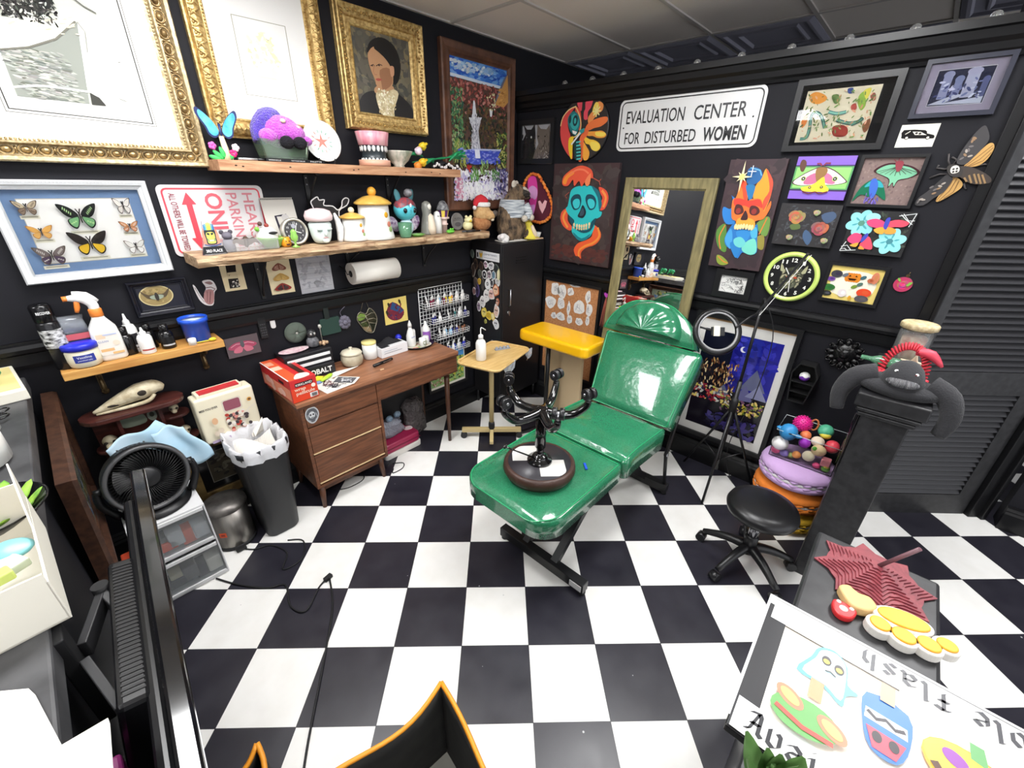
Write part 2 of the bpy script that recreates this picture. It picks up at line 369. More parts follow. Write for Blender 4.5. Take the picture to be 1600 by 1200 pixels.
rng=random.Random(7)
VC=vcm('artwork_paint',.55);VCG=vcm('glazed_print',.12,coat=.0);VCM=vcm('matte_print',.8,spec=.2);VCS=vcm('satin_color',.35)
GOLD=mat('gilt',(216,188,126),.42,metal=.55,noise=(60,(158,126,74)),k=1.0);GOLD2=mat('pale_gilt',(206,188,148),.42,metal=.5,noise=(70,(150,130,96)),k=1.0)
GLASS=mat('glass',(250,252,252),.02,trans=1,ior=1.45,k=1.1)
def jit(c,a):
 q=rng.uniform(-a,a);return tuple(max(0,min(255,v+q+rng.uniform(-a,a)*.25))for v in c)
def dabs(mb,n,x0,y0,x1,y1,cols,s,asp=.5,ang=(0,PI),j=14,inside=None):
 for i in range(n):
  x,y=rng.uniform(x0,x1),rng.uniform(y0,y1)
  if inside and not inside(x,y):continue
  r=s*rng.uniform(.5,1.3);a=rng.uniform(*ang)
  mb.ell((x,y),(r,r*asp),jit(rng.choice(cols),j),a,n=6,z=mb.lay*LAY+rng.random()*LAY*3)
 mb.lay+=3
def rect(x0,y0,x1,y1):return[(x0,y0),(x1,y0),(x1,y1),(x0,y1)]
def pic(name,label,wall,x0,z0,x1,z1,fw,d,fm,prof=None,ad=.4,cat='framed picture',bev=0,rot=0,group=None,back=0.0):
 """framed picture on a wall: returns thing, painter in absolute wall coordinates, art depth"""
 o=((x0+x1)/2,(z0+z1)/2);w,h=x1-x0,z1-z0
 loc=wl(*o,back)if wall=='L' else wr(*o,back);r=WL if wall=='L' else WR
 if rot:r=(r[0],r[1],r[2]);
 t=thing(name,label,cat,loc,r,group)
 part(frame_mb(w,h,fw,d,prof),'frame',fm,t,bev=bev)
 a=MB(TR(-o[0],-o[1],d*ad));a.d=d*ad
 return t,a,o
def canvas(name,label,wall,x0,z0,x1,z1,d,edge,cat='painting',group=None):
 o=((x0+x1)/2,(z0+z1)/2);w,h=x1-x0,z1-z0
 t=thing(name,label,cat,wl(*o)if wall=='L' else wr(*o),WL if wall=='L' else WR,group)
 b=MB();b.box(0,0,d/2,w,h,d);part(b,'stretcher',edge,t,bev=.003)
 return t,MB(TR(-o[0],-o[1],d)),o
OG=[(0,0),(0,.75),(.1,1),(.25,.95),(.5,.62),(.7,.5),(.8,.62),(.92,.58),(1,.4),(1,.2)]
def along(x0,z0,x1,z1,off,step):
 """points (and direction) along a rectangle inset by off"""
 P=[];a,b,c,d=x0+off,z0+off,x1-off,z1-off
 for p,q in(((a,b),(c,b)),((c,b),(c,d)),((c,d),(a,d)),((a,d),(a,b))):
  L=math.hypot(q[0]-p[0],q[1]-p[1]);n=max(2,int(L/step))
  for i in range(n):t=(i+.5)/n;P.append((p[0]+(q[0]-p[0])*t,p[1]+(q[1]-p[1])*t,math.atan2(q[1]-p[1],q[0]-p[0])))
 return P
X0,Z0,X1,Z1=-3.046,1.940,-2.262,2.80
t,a,o=pic('engraving_print','huge black and white engraving with a white mat in a gilt frame of egg ornaments','L',X0,Z0,X1,Z1,.092,.05,GOLD2,[(0,0),(0,.8),(.06,1),(.2,.95),(.3,.45),(.62,.45),(.7,.9),(.76,.9),(.8,.55),(1,.4),(1,.1)])
orn=MB(TR(-o[0],-o[1],0))
for x,z,an in along(X0,Z0,X1,Z1,.042,.052):
 orn.T=TR(x-o[0],z-o[1],.022,rz=an);orn.sph((0,0,0),(.017,.0135,.014),10,6)
 orn.tube([(.0215*math.cos(q),.019*math.sin(q),.006)for q in np.arange(12)*PI/6],.0032,5,True)
 orn.sph((.026,0,.002),(.005,.016,.008),6,4)
part(orn,'egg_moulding',mat('aged_gilt',(176,150,104),.35,metal=.7,noise=(40,(110,88,58)),k=1.1),t)
bd=MB(TR(-o[0],-o[1],0))
for x,z,an in along(X0,Z0,X1,Z1,.078,.0125):bd.sph((x,z,.027),.0052,6,4)
part(bd,'bead_moulding',GOLD2,t)
a.poly(rect(X0+.06,Z0+.06,X1-.06,Z1-.06),(232,231,227))
for off,wd,c in((0,.005,(60,58,54)),(-.010,.003,(120,118,110))):a.line([(-2.869+off,2.118+off),(-2.439-off,2.107+off),(-2.434-off,2.62),(-2.869+off,2.62)],wd,c,closed=True)
P=G("-2.834,2.166 -2.582,2.159 -2.617,2.204 -2.622,2.22 -2.59,2.424 -2.511,2.471 -2.575,2.528 -2.766,2.481 -2.829,2.297")
a.poly(P,(196,198,188))
hat=G("-2.829,2.297 -2.832,2.161 -2.632,2.159 -2.583,2.431 -2.675,2.354 -2.771,2.317")
a.poly(hat,(150,154,146))
def inh(x,y):return True
dabs(a,520,hat[0][0],hat[1][1],hat[2][0]-.02,hat[0][1]+.02,[(120,124,116),(170,172,164),(140,142,136),(190,190,182)],.014,.22,(-.35,.1),inside=lambda x,y:x>hat[0][0]+(hat[0][1]-y)*.22)
a.poly(G("-2.619,2.199 -2.625,2.157 -2.58,2.158 -2.594,2.185"),(70,70,66))
a.line(G("-2.831,2.189 -2.763,2.203 -2.701,2.204 -2.618,2.201"),.007,(235,235,228))
sk=G("-2.794,2.4 -2.662,2.431 -2.596,2.462 -2.587,2.435 -2.662,2.366 -2.747,2.326 -2.827,2.302")
a.poly(sk,(246,244,232));a.line(G("-2.827,2.302 -2.748,2.323 -2.663,2.364 -2.588,2.432"),.006,(120,118,108))
dabs(a,26,sk[0][0],sk[4][1],sk[3][0],sk[2][1]-.02,[(220,214,190),(205,200,180)],.012,.25,(0,.6))
hm=G("-2.788,2.406 -2.767,2.455 -2.741,2.487 -2.626,2.515 -2.636,2.471 -2.669,2.436");a.poly(hm,(46,46,44));dabs(a,260,hm[0][0],hm[0][1],hm[4][0],hm[2][1],[(30,30,28),(96,96,90),(200,200,192),(60,60,56)],.008,.35)
a.line(G("-2.577,2.509 -2.548,2.487 -2.515,2.472"),.004,(110,110,104));a.line(G("-2.583,2.431 -2.569,2.404 -2.583,2.336"),.003,(160,160,150))
for q in [G("-2.496,2.319 -2.488,2.319"), G("-2.53,2.188 -2.509,2.181")]:a.line(q,.003,(120,120,110))
part(a,'engraving',VCM,t)
X0,Z0,X1,Z1=-2.212,2.076,-1.586,2.80
t,a,o=pic('leafy_framed_print','faint pale yellow print on white in an ornate leafy gilt frame, behind the purple plush','L',X0,Z0,X1,Z1,.09,.05,GOLD,[(0,0),(0,.55),(.08,.62),(.14,.5),(.2,.8),(.45,1),(.7,.85),(.8,.5),(.9,.55),(1,.35),(1,.1)])
orn=MB()
for x,z,an in along(X0,Z0,X1,Z1,.04,.036):
 orn.T=TR(x-o[0],z-o[1],.043,rz=an);s_=rng.choice((-1,1))
 orn.tube([(-.016,-.022*s_,0),(-.006,-.006*s_,.008),(.004,.01*s_,.006),(.016,.02*s_,.0)],[.003,.006,.0065,.002],6,sub=3)
 orn.tube([(.014,-.02*s_,0),(.012,-.004*s_,.007),(.002,.004*s_,.008),(-.008,.02*s_,.001)],[.002,.005,.006,.002],6,sub=3)
 orn.sph((0,-.014,.002),(.007,.007,.005),7,4)
part(orn,'leaf_moulding',GOLD,t)
bd=MB(TR(-o[0],-o[1],0))
for x,z,an in along(X0,Z0,X1,Z1,.079,.012):bd.sph((x,z,.028),.005,6,4)
part(bd,'bead_moulding',GOLD,t)
a.poly(rect(X0+.05,Z0+.05,X1-.05,Z1-.05),(238,237,234))
a.line([(-2.02,2.27),(-1.775,2.27),(-1.774,2.585),(-2.016,2.58)],.005,(166,166,150),closed=True)
dabs(a,90,-1.96,2.40,-1.84,2.53,[(250,244,206),(246,238,190),(252,250,236)],.016,.6)
a.poly([(-1.955,2.352),(-1.862,2.352),(-1.852,2.392),(-1.962,2.39)],(251,246,208));a.poly([(-1.945,2.31),(-1.865,2.31),(-1.87,2.335),(-1.94,2.335)],(252,248,222))
dabs(a,22,-1.97,2.40,-1.84,2.52,[(160,150,150),(200,190,170)],.003,.5)
part(a,'print',VCM,t)
X0,Z0,X1,Z1=-1.507,2.170,-.941,2.757
t,a,o=pic('portrait_painting','old oil portrait of a dark-haired lady with a lace collar in a gold frame','L',X0,Z0,X1,Z1,.098,.06,GOLD,[(0,0),(0,.5),(.04,.55),(.06,.95),(.12,1),(.2,.9),(.45,.7),(.55,.72),(.6,.5),(.8,.48),(.84,.6),(.9,.55),(1,.3),(1,.05)])
orn=MB()
for x,z,an in along(X0,Z0,X1,Z1,.032,.016):
 orn.T=TR(x-o[0],z-o[1],.052,rz=an);orn.sph((0,rng.uniform(-.01,.01),0),(.006,.010,.004),6,4)
part(orn,'carved_moulding',mat('dull_gilt',(190,156,92),.4,metal=.7,noise=(90,(120,90,48)),k=1.1),t)
def LPP(*s):pass
bgx=rect(X0+.08,Z0+.08,X1-.08,Z1-.08);a.poly(bgx,(98,92,80))
dabs(a,420,X0+.1,Z0+.12,X1-.1,Z1-.1,[(104,98,84),(88,84,74),(116,108,90),(78,76,70),(126,114,86)],.03,.6,j=6)
D=.02
a.poly(smooth2(G("-1.416,2.244 -1.391,2.343 -1.302,2.378 -1.266,2.326 -1.169,2.379 -1.134,2.383 -1.045,2.326 -1.046,2.256 -1.137,2.256"),3),(38,36,36))
a.poly(smooth2(G("-1.328,2.558 -1.3,2.615 -1.223,2.648 -1.14,2.622 -1.104,2.542 -1.125,2.459 -1.163,2.429 -1.178,2.491 -1.216,2.54 -1.272,2.59"),4),(30,27,25))
a.poly(smooth2(G("-1.288,2.404 -1.186,2.426 -1.163,2.38 -1.239,2.362 -1.303,2.37"),3),(196,150,110))
a.poly(smooth2(G("-1.321,2.559 -1.272,2.596 -1.214,2.555 -1.171,2.5 -1.175,2.427 -1.247,2.385 -1.287,2.408 -1.294,2.434 -1.314,2.477 -1.324,2.514"),4),(196,148,108))
a.poly(smooth2(G("-1.255,2.487 -1.187,2.505 -1.176,2.435 -1.241,2.39 -1.253,2.424"),3),(160,112,80))
a.poly(smooth2(G("-1.28,2.592 -1.224,2.636 -1.152,2.612 -1.113,2.541 -1.13,2.466 -1.168,2.436 -1.166,2.501 -1.209,2.548 -1.249,2.572"),4),(28,25,23))
a.poly(smooth2(G("-1.184,2.514 -1.157,2.518 -1.159,2.478 -1.181,2.467"),3),(206,152,116))
for e in [G("-1.316,2.498 -1.296,2.508 -1.289,2.501"), G("-1.279,2.503 -1.256,2.516 -1.236,2.512")]:a.line(e,.004,(60,40,34))
a.ell((-1.304,2.5),(.005,.003),(40,30,28));a.ell((-1.258,2.509),(.006,.0035),(40,30,28))
a.line(G("-1.293,2.5 -1.301,2.472 -1.293,2.459 -1.278,2.461"),.003,(170,112,84));a.poly(smooth2(G("-1.292,2.437 -1.273,2.445 -1.248,2.442 -1.273,2.431"),3),(176,84,72))
col=G("-1.298,2.37 -1.238,2.37 -1.178,2.402 -1.14,2.383 -1.179,2.303 -1.191,2.25 -1.258,2.256 -1.291,2.298");a.poly(smooth2(col,3),(216,200,160))
dabs(a,130,min(p[0]for p in col)+.012,min(p[1]for p in col)+.01,max(p[0]for p in col)-.03,max(p[1]for p in col)-.01,[(236,224,190),(190,172,130),(246,238,210),(206,186,140)],.009,.6)
part(a,'oil_painting',vcm('oil_paint',.3,bump=(120,.2,.002)),t)
X0,Z0,X1,Z1=-.79,1.698,-.066,2.74
WOODF=mat('brown_frame_wood',(112,74,54),.4,noise=(14,(78,50,38)),stretch=(1,1,1),bump=(60,.2,.003))
t,a,o=pic('fountain_painting','tall impasto painting of a white garden fountain under blue sky in a brown wood frame','L',X0,Z0,X1,Z1,.082,.04,WOODF,[(0,0),(0,.8),(.12,1),(.5,.85),(.75,.9),(.9,.55),(1,.5),(1,.1)])
x0,z0,x1,z1=X0+.07,Z0+.07,X1-.07,Z1-.07
a.poly(rect(x0,z0,x1,z1),(90,66,58))
zs=(-.754,2.543)[1];W_,H_=x1-x0,zs-z0
a.poly(rect(x0,zs,x1,z1),(66,128,214));dabs(a,200,x0+.02,zs+.02,x1-.02,z1-.02,[(60,120,210),(40,90,190),(120,170,230)],.03,.35,(-.3,.3))
dabs(a,70,x0+.02,zs+.05,x0+W_*.72,z1-.03,[(170,200,230),(220,230,238),(140,180,226)],.02,.5,(-.3,.6))
a.line([(x0,zs+.012),(x0+W_*.5,zs+.004),(x1,zs+.0)],.018,(214,226,240))
dabs(a,420,x0+.01,zs-.20,x1-.01,zs-.01,[(150,76,70),(124,62,58),(170,96,86),(96,60,52),(186,120,110)],.014,.6)
dabs(a,900,x0+.01,z0+H_*.3,x1-.01,zs-.14,[(58,62,44),(92,78,48),(44,52,44),(110,84,52),(72,60,46),(40,40,38)],.016,.5)
dabs(a,260,x0+.005,z0+H_*.33,x0+W_*.2,zs-.06,[(52,104,70),(78,130,84),(40,84,70),(120,150,90),(150,160,120)],.013,.5)
dabs(a,150,x0+W_*.78,z0+H_*.26,x1-.01,z0+H_*.62,[(60,100,54),(140,150,64),(90,120,60),(190,190,110)],.014,.4)
dabs(a,160,x0+.02,z0+H_*.34,x0+W_*.3,z0+H_*.52,[(120,150,70),(190,190,110),(70,120,70)],.018,.2,(.8,2.2))
rf=G("-.146,2.631 -.134,2.46 -.187,2.42 -.283,2.427");a.poly(rf,(206,150,84));a.poly(G("-.146,2.631 -.283,2.427 -.266,2.484 -.172,2.617"),(120,116,130));dabs(a,16,rf[3][0]+.03,rf[2][1]+.02,rf[0][0]-.015,rf[0][1]-.1,[(214,160,90),(186,128,66)],.02,.4,(.2,.4))
a.poly(G("-.343,2.385 -.309,2.388 -.318,2.346 -.335,2.345"),(230,234,236));dabs(a,26,*(-.368,2.382),*(-.283,2.492),[(240,236,210),(220,214,160)],.008,.6)
st=G("-.548,2.294 -.436,2.304 -.461,2.24 -.44,2.116 -.538,2.111 -.51,2.237");a.poly(st,(190,190,200))
a.poly(G("-.555,2.318 -.422,2.331 -.452,2.287 -.532,2.28"),(206,208,216));a.poly(G("-.509,2.415 -.49,2.417 -.477,2.325 -.522,2.321"),(216,218,226));a.ell((-.5,2.416),(.008,.012),(225,225,230))
dabs(a,190,st[4][0],st[4][1],st[2][0],st[0][1]+.05,[(236,238,244),(120,124,140),(200,204,216),(90,94,108),(250,250,252)],.008,.3,(1.2,1.9))
pool=G("-.68,2.092 -.506,2.118 -.22,2.128 -.284,2.036 -.509,2.016 -.636,2.043");a.poly(pool,(66,84,190));a.line(G("-.68,2.092 -.506,2.118 -.22,2.128"),.012,(180,190,226));dabs(a,120,pool[0][0]+.02,pool[4][1]+.01,pool[2][0]-.02,pool[2][1]-.01,[(60,76,196),(90,110,210),(140,150,226)],.014,.4,(-.2,.4))
a.poly(G("-.506,2.118 -.456,2.121 -.449,2.062 -.499,2.06"),(225,230,246))
dabs(a,600,x0+.01,z0+.01,x1-.01,z0+H_*.27,[(236,232,244),(200,190,224),(160,150,200),(248,248,250),(250,250,252),(214,206,232)],.018,.45)
dabs(a,240,x0+W_*.1,z0+.01,x0+W_*.75,z0+H_*.16,[(250,250,252),(240,240,248)],.02,.4,(.8,2.4))
dabs(a,110,x0+W_*.72,z0+H_*.08,x1-.01,z0+H_*.3,[(70,70,130),(96,96,160),(60,60,110)],.014,.35,(1.2,1.9))
dabs(a,90,x0+.01,z0+.02,x0+W_*.14,z0+H_*.2,[(226,150,180),(200,120,150),(240,220,230)],.012,.5)
for c,(cx,cz)in zip(((96,150,70),(150,190,110),(80,130,60),(170,180,90)),G("-.511,1.951 -.408,1.998 -.284,1.933 -.621,2.033")):
 dabs(a,40,cx-.04,cz-.04,cx+.04,cz+.05,[c,jit(c,30),jit(c,30)],.018,.2,(.6,2.5))
cx,cz=(-.575,1.992);dabs(a,18,cx-.02,cz-.02,cx+.02,cz+.02,[(206,60,40),(180,40,40)],.01,.6)
part(a,'canvas',vcm('impasto',.4,bump=(90,.6,.006)),t)
X0,Z0,X1,Z1=-3.036,1.481,-2.537,1.877
WHF=mat('white_frame_paint',(222,224,226),.4,bump=(90,.3,.003))
t,a,o=pic('butterfly_box','white framed shadow box with eight pinned butterflies on a blue mat','L',X0,Z0,X1,Z1,.036,.045,WHF,[(0,0),(0,.8),(.15,1),(.5,.9),(.6,.75),(1,.6),(1,.1)],ad=.2,cat='butterfly display')
bd=MB(TR(-o[0],-o[1],0))
for x,z,an in along(X0,Z0,X1,Z1,.008,.011):bd.sph((x,z,.042),(.004,.004,.003),5,4)
part(bd,'rope_edge',WHF,t)
a.poly(rect(X0+.02,Z0+.02,X1-.02,Z1-.02),(112,140,178))
ins=rect(X0+.078,Z0+.075,X1-.078,Z1-.072);a.line(ins,.006,(214,206,186),closed=True);a.line(ins,.002,(150,140,120),closed=True);a.poly(ins,(250,249,244))
part(a,'mat_board',VCM,t)
def fly(cx,cz,w,h,up,lo,edge=None,spots=None,label=None,droop=.0,d=.022,par=None,name='butterfly'):
 """pinned butterfly: two fore wings, two hind wings and a body; coordinates are wall coordinates"""
 m=MB(TR(cx-par[1][0],cz-par[1][1],d))
 for s_ in(-1,1):
  F=smooth2([(s_*.03*w,.05*h),(s_*.22*w,.36*h),(s_*.5*w,.5*h),(s_*.5*w,.34*h),(s_*.38*w,.06*h),(s_*.22*w,-.06*h)],4)
  H=smooth2([(s_*.03*w,0),(s_*.2*w,-.04*h),(s_*.36*w,-.14*h),(s_*.34*w,-.36*h),(s_*.2*w,-.5*h),(s_*.08*w,-.3*h)],4)
  m.poly(H,edge or lo);hi=[(p[0]*.82+s_*.035*w,p[1]*.82-.03*h)for p in H];m.poly(hi,lo)
  m.poly(F,edge or up);fi=[(p[0]*.84+s_*.03*w,p[1]*.84+.025*h)for p in F];m.poly(fi,up)
  if spots:
   for k in range(5):q=.2+.13*k;m.ell((s_*(.16+.3*q)*w,(.02+.42*q)*h),(.05*w,.018*h),spots,s_*1.9)
   for k in range(3):m.ell((s_*(.16+.06*k)*w,(-.2-.04*k)*h),(.03*w,.03*h),spots)
 m.poly([(-.022*w,.12*h),(.022*w,.12*h),(.016*w,-.26*h),(-.016*w,-.26*h)],(40,34,30))
 for s_ in(-1,1):m.line([(0,.1*h),(s_*.06*w,.3*h)],.004*1,(50,44,40))
 return part(m,name,VCM,par[0],label=label)
def lab(cx,cz,w):
 m=MB(TR(-o[0],-o[1],.0105));m.poly(rect(cx-w/2,cz-.008,cx+w/2,cz+.006),(232,228,206));m.line([(cx-w*.42,cz),(cx+w*.42,cz)],.0035,(150,148,130));part(m,'name_tag',VCM,t)
for q,w,h,up,lo,ed,sp,lb in(((-2.94,1.775),.062,.052,(196,180,150),(150,130,110),(84,66,54),(90,70,60),'brown and cream swallowtail butterfly'),((-2.928,1.682),.066,.05,(222,166,84),(226,174,96),(190,130,60),None,'orange butterfly'),((-2.927,1.589),.086,.07,(120,108,104),(84,66,90),(96,84,72),(226,220,210),'brown butterfly with white bars'),((-2.794,1.738),.104,.095,(22,26,24),(120,176,120),(20,22,22),(176,216,150),'black butterfly with green bars'),((-2.795,1.629),.108,.092,(36,28,24),(226,184,40),(30,24,20),None,'black and yellow butterfly'),((-2.642,1.775),.052,.062,(238,234,224),(230,224,214),(84,70,66),None,'white butterfly with dark bars'),((-2.644,1.689),.058,.044,(214,150,100),(212,148,104),(130,84,60),(240,230,220),'tan butterfly with white tips'),((-2.647,1.601),.064,.056,(236,234,226),(244,243,238),(130,120,110),None,'white butterfly with grey edges')):
 fly(q[0],q[1],w*1.12,h*1.05,up,lo,ed,sp,lb,par=(t,o));lab(q[0],q[1]-h*.68,w*.9)
g=MB();g.box(0,0,.034,X1-X0-.06,Z1-Z0-.06,.002);part(g,'glass_pane',mat('thin_glass',(255,255,255),.01,trans=1,ior=1.12,k=1.1),t)
o=(-2.275,1.705)
RED=(226,70,84);PRED=(214,128,138)
t=thing('parking_sign','red and white HEARSE PARKING ONLY metal sign mounted sideways behind the shelf','sign',wl(*o),WL)
b=MB();b.prism(rr(-.229,-.168,.229,.157,.025),.004,.007);part(b,'plate',mat('white_enamel',(222,218,218),.25),t)
a=MB(TR(-o[0],-o[1],.0074));S_=.012
a.line(rr(-2.485,1.552,-2.065,1.845,.02),.008,RED,closed=True)
def tx(s,x,ztop,h,ln,c,bold=0):a.text(s,(x,ztop),h,ln,-PI/2,c,bold=bold)
tx('HEARSE',-2.147,1.826,.050,.262,PRED,.012);tx('PARKING',-2.222,1.826,.050,.262,PRED,.012);tx('ONLY',-2.318,1.826,.074,.262,(222,96,108),.022)
tx('ALL OTHERS WILL BE TOWED',-2.462,1.826,.026,.262,(150,70,84),.012)
a.poly([(-2.402,1.75),(-2.378,1.75),(-2.378,1.775),(-2.36,1.775),(-2.39,1.83),(-2.42,1.775),(-2.402,1.775)],RED);a.poly([(-2.402,1.62),(-2.378,1.62),(-2.378,1.755),(-2.402,1.755)],RED);a.poly([(-2.378,1.62),(-2.36,1.62),(-2.39,1.565),(-2.42,1.62)],RED)
part(a,'lettering',vcm('sign_ink',.3),t)

SHW=mat('reclaimed_board',(206,160,122),.6,noise=(9,(168,118,84)),stretch=(.7,6,6),bump=(26,.5,.006))
LIVE=mat('live_edge_board',(214,184,146),.55,noise=(10,(140,104,74)),stretch=(.8,4,5),bump=(18,.9,.01))
PINE=mat('honey_pine',(218,166,92),.45,noise=(7,(190,132,66)),stretch=(.6,6,6))
IRON=mat('black_iron',(18,18,20),.45,k=1)
def W(par):return MB(TR(*[-v for v in par.location]))
def bracket(par,x,z,dep,h,m=IRON):
 b=W(par);b.box(x,-.006,z-h/2,.022,.008,h);b.box(x,-dep/2,z-.004,.022,dep,.008)
 b.tube([(x,-.012,z-h*.92),(x,-dep*.3,z-h*.55),(x,-dep*.85,z-.012)],.006,6,sub=4)
 o_=part(b,'bracket',m,par)
 for q in(.12,.3,.93):s=W(par);s.sph((x,-.012,z-h*q),(.004,.002,.004),6,4);part(s,'screw',mat('steel',(200,200,205),.3,metal=1),o_)
def plank(par,x0,x1,dep,z0,z1,m,wav=0,name='board',seed=1,endcut=0):
 r=random.Random(seed);n=48;b=W(par);rings=[]
 for i in range(n+1):
  x=x0+(x1-x0)*i/n;e=wav*(math.sin(i*.55+seed)*.5+r.uniform(-.5,.5));e2=wav*r.uniform(-.6,.6);tz=wav*.25*math.sin(i*.8)
  rings.append([(x,-.004,z0),(x,-.004,z1),(x,-dep-e,z1-abs(e)*.2),(x,-dep-e-wav*.4,(z0+z1)/2),(x,-dep-e2+wav,z0+abs(tz))]if wav else[(x,-.004,z0),(x,-.004,z1),(x,-dep,z1),(x,-dep,z0)])
 b.ring(rings,smooth=False);return part(b,name,m,par,bev=.003 if not wav else 0)
ush=thing('wall_shelf','rough reclaimed wood shelf just under the gold frames','shelf',(-1.53,0,1.95))
plank(ush,-2.272,-.797,.2,1.926,1.973,SHW,0)
for x,z in((-2.2,1.95),(-2.17,1.947),(-1.95,1.951),(-1.6,1.948),(-1.57,1.952),(-1.25,1.946),(-1.05,1.95),(-.98,1.944)):k=W(ush);k.sph((x,-.2,z),(.006,.002,.003),8,5);part(k,'nail_hole',mat('nail_hole',(40,26,18),.9),ush)
bracket(ush,-1.80,1.926,.17,.19);bracket(ush,-1.27,1.926,.17,.19)
lsh=thing('live_edge_shelf','long live-edge wood shelf crowded with figurines, running to the locker','shelf',(-1.5,0,1.53))
plank(lsh,-2.475,-.56,.25,1.508,1.56,LIVE,.012,seed=4)
bracket(lsh,-2.16,1.508,.2,.24);bracket(lsh,-1.62,1.508,.2,.12);bracket(lsh,-1.02,1.508,.2,.19)
ssh=thing('pine_shelf','short honey pine shelf holding the spray bottle and petroleum jelly','shelf',(-2.75,0,1.12))
plank(ssh,-3.057,-2.448,.17,1.092,1.13,PINE,0)
BRASS=mat('antique_brass',(120,100,70),.4,metal=.7,noise=(30,(80,66,44)),k=1)
for x in(-2.53,-2.95):
 b=W(ssh);b.box(x,-.006,1.02,.022,.01,.14);b.box(x,-.075,1.088,.018,.15,.008)
 b.tube([(x,-.012,.955),(x,-.03,.985),(x,-.02,1.02),(x,-.06,1.05),(x,-.11,1.06),(x,-.14,1.085)],[.012,.009,.007,.008,.007,.006],7,sub=4);b.sph((x,-.014,.955),(.016,.01,.016),8,6)
 part(b,'scroll_bracket',BRASS,ssh)
def card(name,label,cat,x0,z0,x1,z1,col,d=.002,wall='L',tilt=0,mm=None):
 o=((x0+x1)/2,(z0+z1)/2);r=WL if wall=='L' else WR
 t=thing(name,label,cat,wl(*o)if wall=='L' else wr(*o),r)
 b=MB();b.prism(rect(-(x1-x0)/2,-(z1-z0)/2,(x1-x0)/2,(z1-z0)/2),0,d);part(b,'card',mm or mat('card_%d_%d_%d'%col,col,.7),t)
 return t,MB(TR(-o[0],-o[1],d)),o
t,a,o=card('ink_bottle_print','cream print of a black ink bottle hanging under the shelf','art print',-2.338,1.336,-2.232,1.50,(236,218,176))
a.poly(G("-2.309,1.489 -2.257,1.483 -2.261,1.465 -2.308,1.47"),(70,62,60));a.poly(G("-2.308,1.47 -2.26,1.468 -2.264,1.439 -2.31,1.442"),(34,30,30));a.poly(G("-2.31,1.442 -2.264,1.439 -2.265,1.351 -2.315,1.35"),(40,36,36));a.poly(G("-2.309,1.435 -2.264,1.434 -2.265,1.4 -2.313,1.402"),(226,210,172));a.line(G("-2.306,1.422 -2.297,1.424 -2.305,1.416"),.002,(60,50,50))
dabs(a,16,*(-2.313,1.358),*(-2.264,1.391),[(236,230,220),(120,116,112)],.006,.6)
part(a,'print',VCM,t)
t,a,o=card('moth_print','cream print of three moths stacked one above the other','art print',-2.112,1.280,-1.980,1.50,(244,228,186))
for(cx,cz),(w,h,c,c2)in zip(G("-2.044,1.434 -2.045,1.377 -2.048,1.321"),((.075,.045,(150,96,80),(196,150,130)),(.085,.045,(206,164,92),(222,184,110)),(.09,.045,(150,60,56),(80,60,60)))):
 for s_ in(-1,1):
  a.poly(smooth2([(cx,cz+h*.5),(cx+s_*w*.5,cz-h*.1),(cx+s_*w*.42,cz-h*.42),(cx,cz-h*.35)],3),c);a.poly(smooth2([(cx,cz+h*.3),(cx+s_*w*.35,cz-h*.1),(cx+s_*w*.25,cz-h*.36),(cx,cz-h*.35)],3),c2)
 for k in range(10):a.ell((cx+rng.uniform(-.3,.3)*w,cz+rng.uniform(-.25,.1)*h),(.003,.002),jit(c2,40))
 a.line([(cx,cz+h*.4),(cx,cz-h*.35)],.006,jit(c,20))
part(a,'print',VCM,t)
t,a,o=card('grey_sketch_sheet','grey sketched paper sheet hanging below the shelf beside the moth print','paper sheet',-1.944,1.257,-1.738,1.50,(188,188,194))
dabs(a,60,-1.93,1.27,-1.75,1.49,[(176,176,182),(198,198,204),(166,166,172)],.02,.4,j=4)
for k in range(7):z=1.285+.03*k;a.line([(-1.935,z),(-1.748,z+rng.uniform(-.006,.006))],.0012,(130,130,136))
cx,cz=(-1.84,1.316);a.ell((cx,cz),(.022,.012),(140,140,144));a.poly([(cx-.014,cz),(cx+.016,cz-.002),(cx+.006,cz-.03),(cx-.006,cz-.03)],(158,158,164))
part(a,'drawing',VCM,t)
m=MB(TR(2.45,-1.34,0))
P=smooth2(G("-2.476,1.39 -2.467,1.385 -2.454,1.333 -2.443,1.312 -2.438,1.343 -2.422,1.372 -2.431,1.402 -2.421,1.41 -2.396,1.409 -2.381,1.395 -2.376,1.359 -2.391,1.342 -2.408,1.286 -2.425,1.276 -2.45,1.287 -2.468,1.32"),3)
m.prism(P,0,.004,(228,222,222));m.lay=13
m.poly(smooth2(G("-2.427,1.36 -2.394,1.352 -2.408,1.293 -2.429,1.283 -2.445,1.299 -2.445,1.325"),3),(176,130,128));m.poly(smooth2(G("-2.423,1.399 -2.398,1.402 -2.388,1.389 -2.402,1.385"),3),(150,118,118));m.line(G("-2.422,1.372 -2.4,1.372 -2.384,1.36 -2.394,1.352"),.004,(120,80,84))
for q in [G("-2.471,1.38 -2.46,1.331 -2.449,1.3"), G("-2.422,1.353 -2.436,1.298"), G("-2.408,1.351 -2.426,1.293")]:m.line(q,.0018,(96,60,64))
single(m,'pitcher_plant_cutout',VCM,'pink pitcher plant paper cutout pinned to the black wall','wall decoration',wl(-2.45,1.34),WL)
t=thing('paper_towel_roll','white paper towel roll on a wall holder under the shelf','paper towel',(-1.49,-.09,1.355))
b=MB();b.cyl((-.165,0,0),(.165,0,0),.068,n=32);part(b,'roll',mat('paper_white',(238,234,226),.8),t)
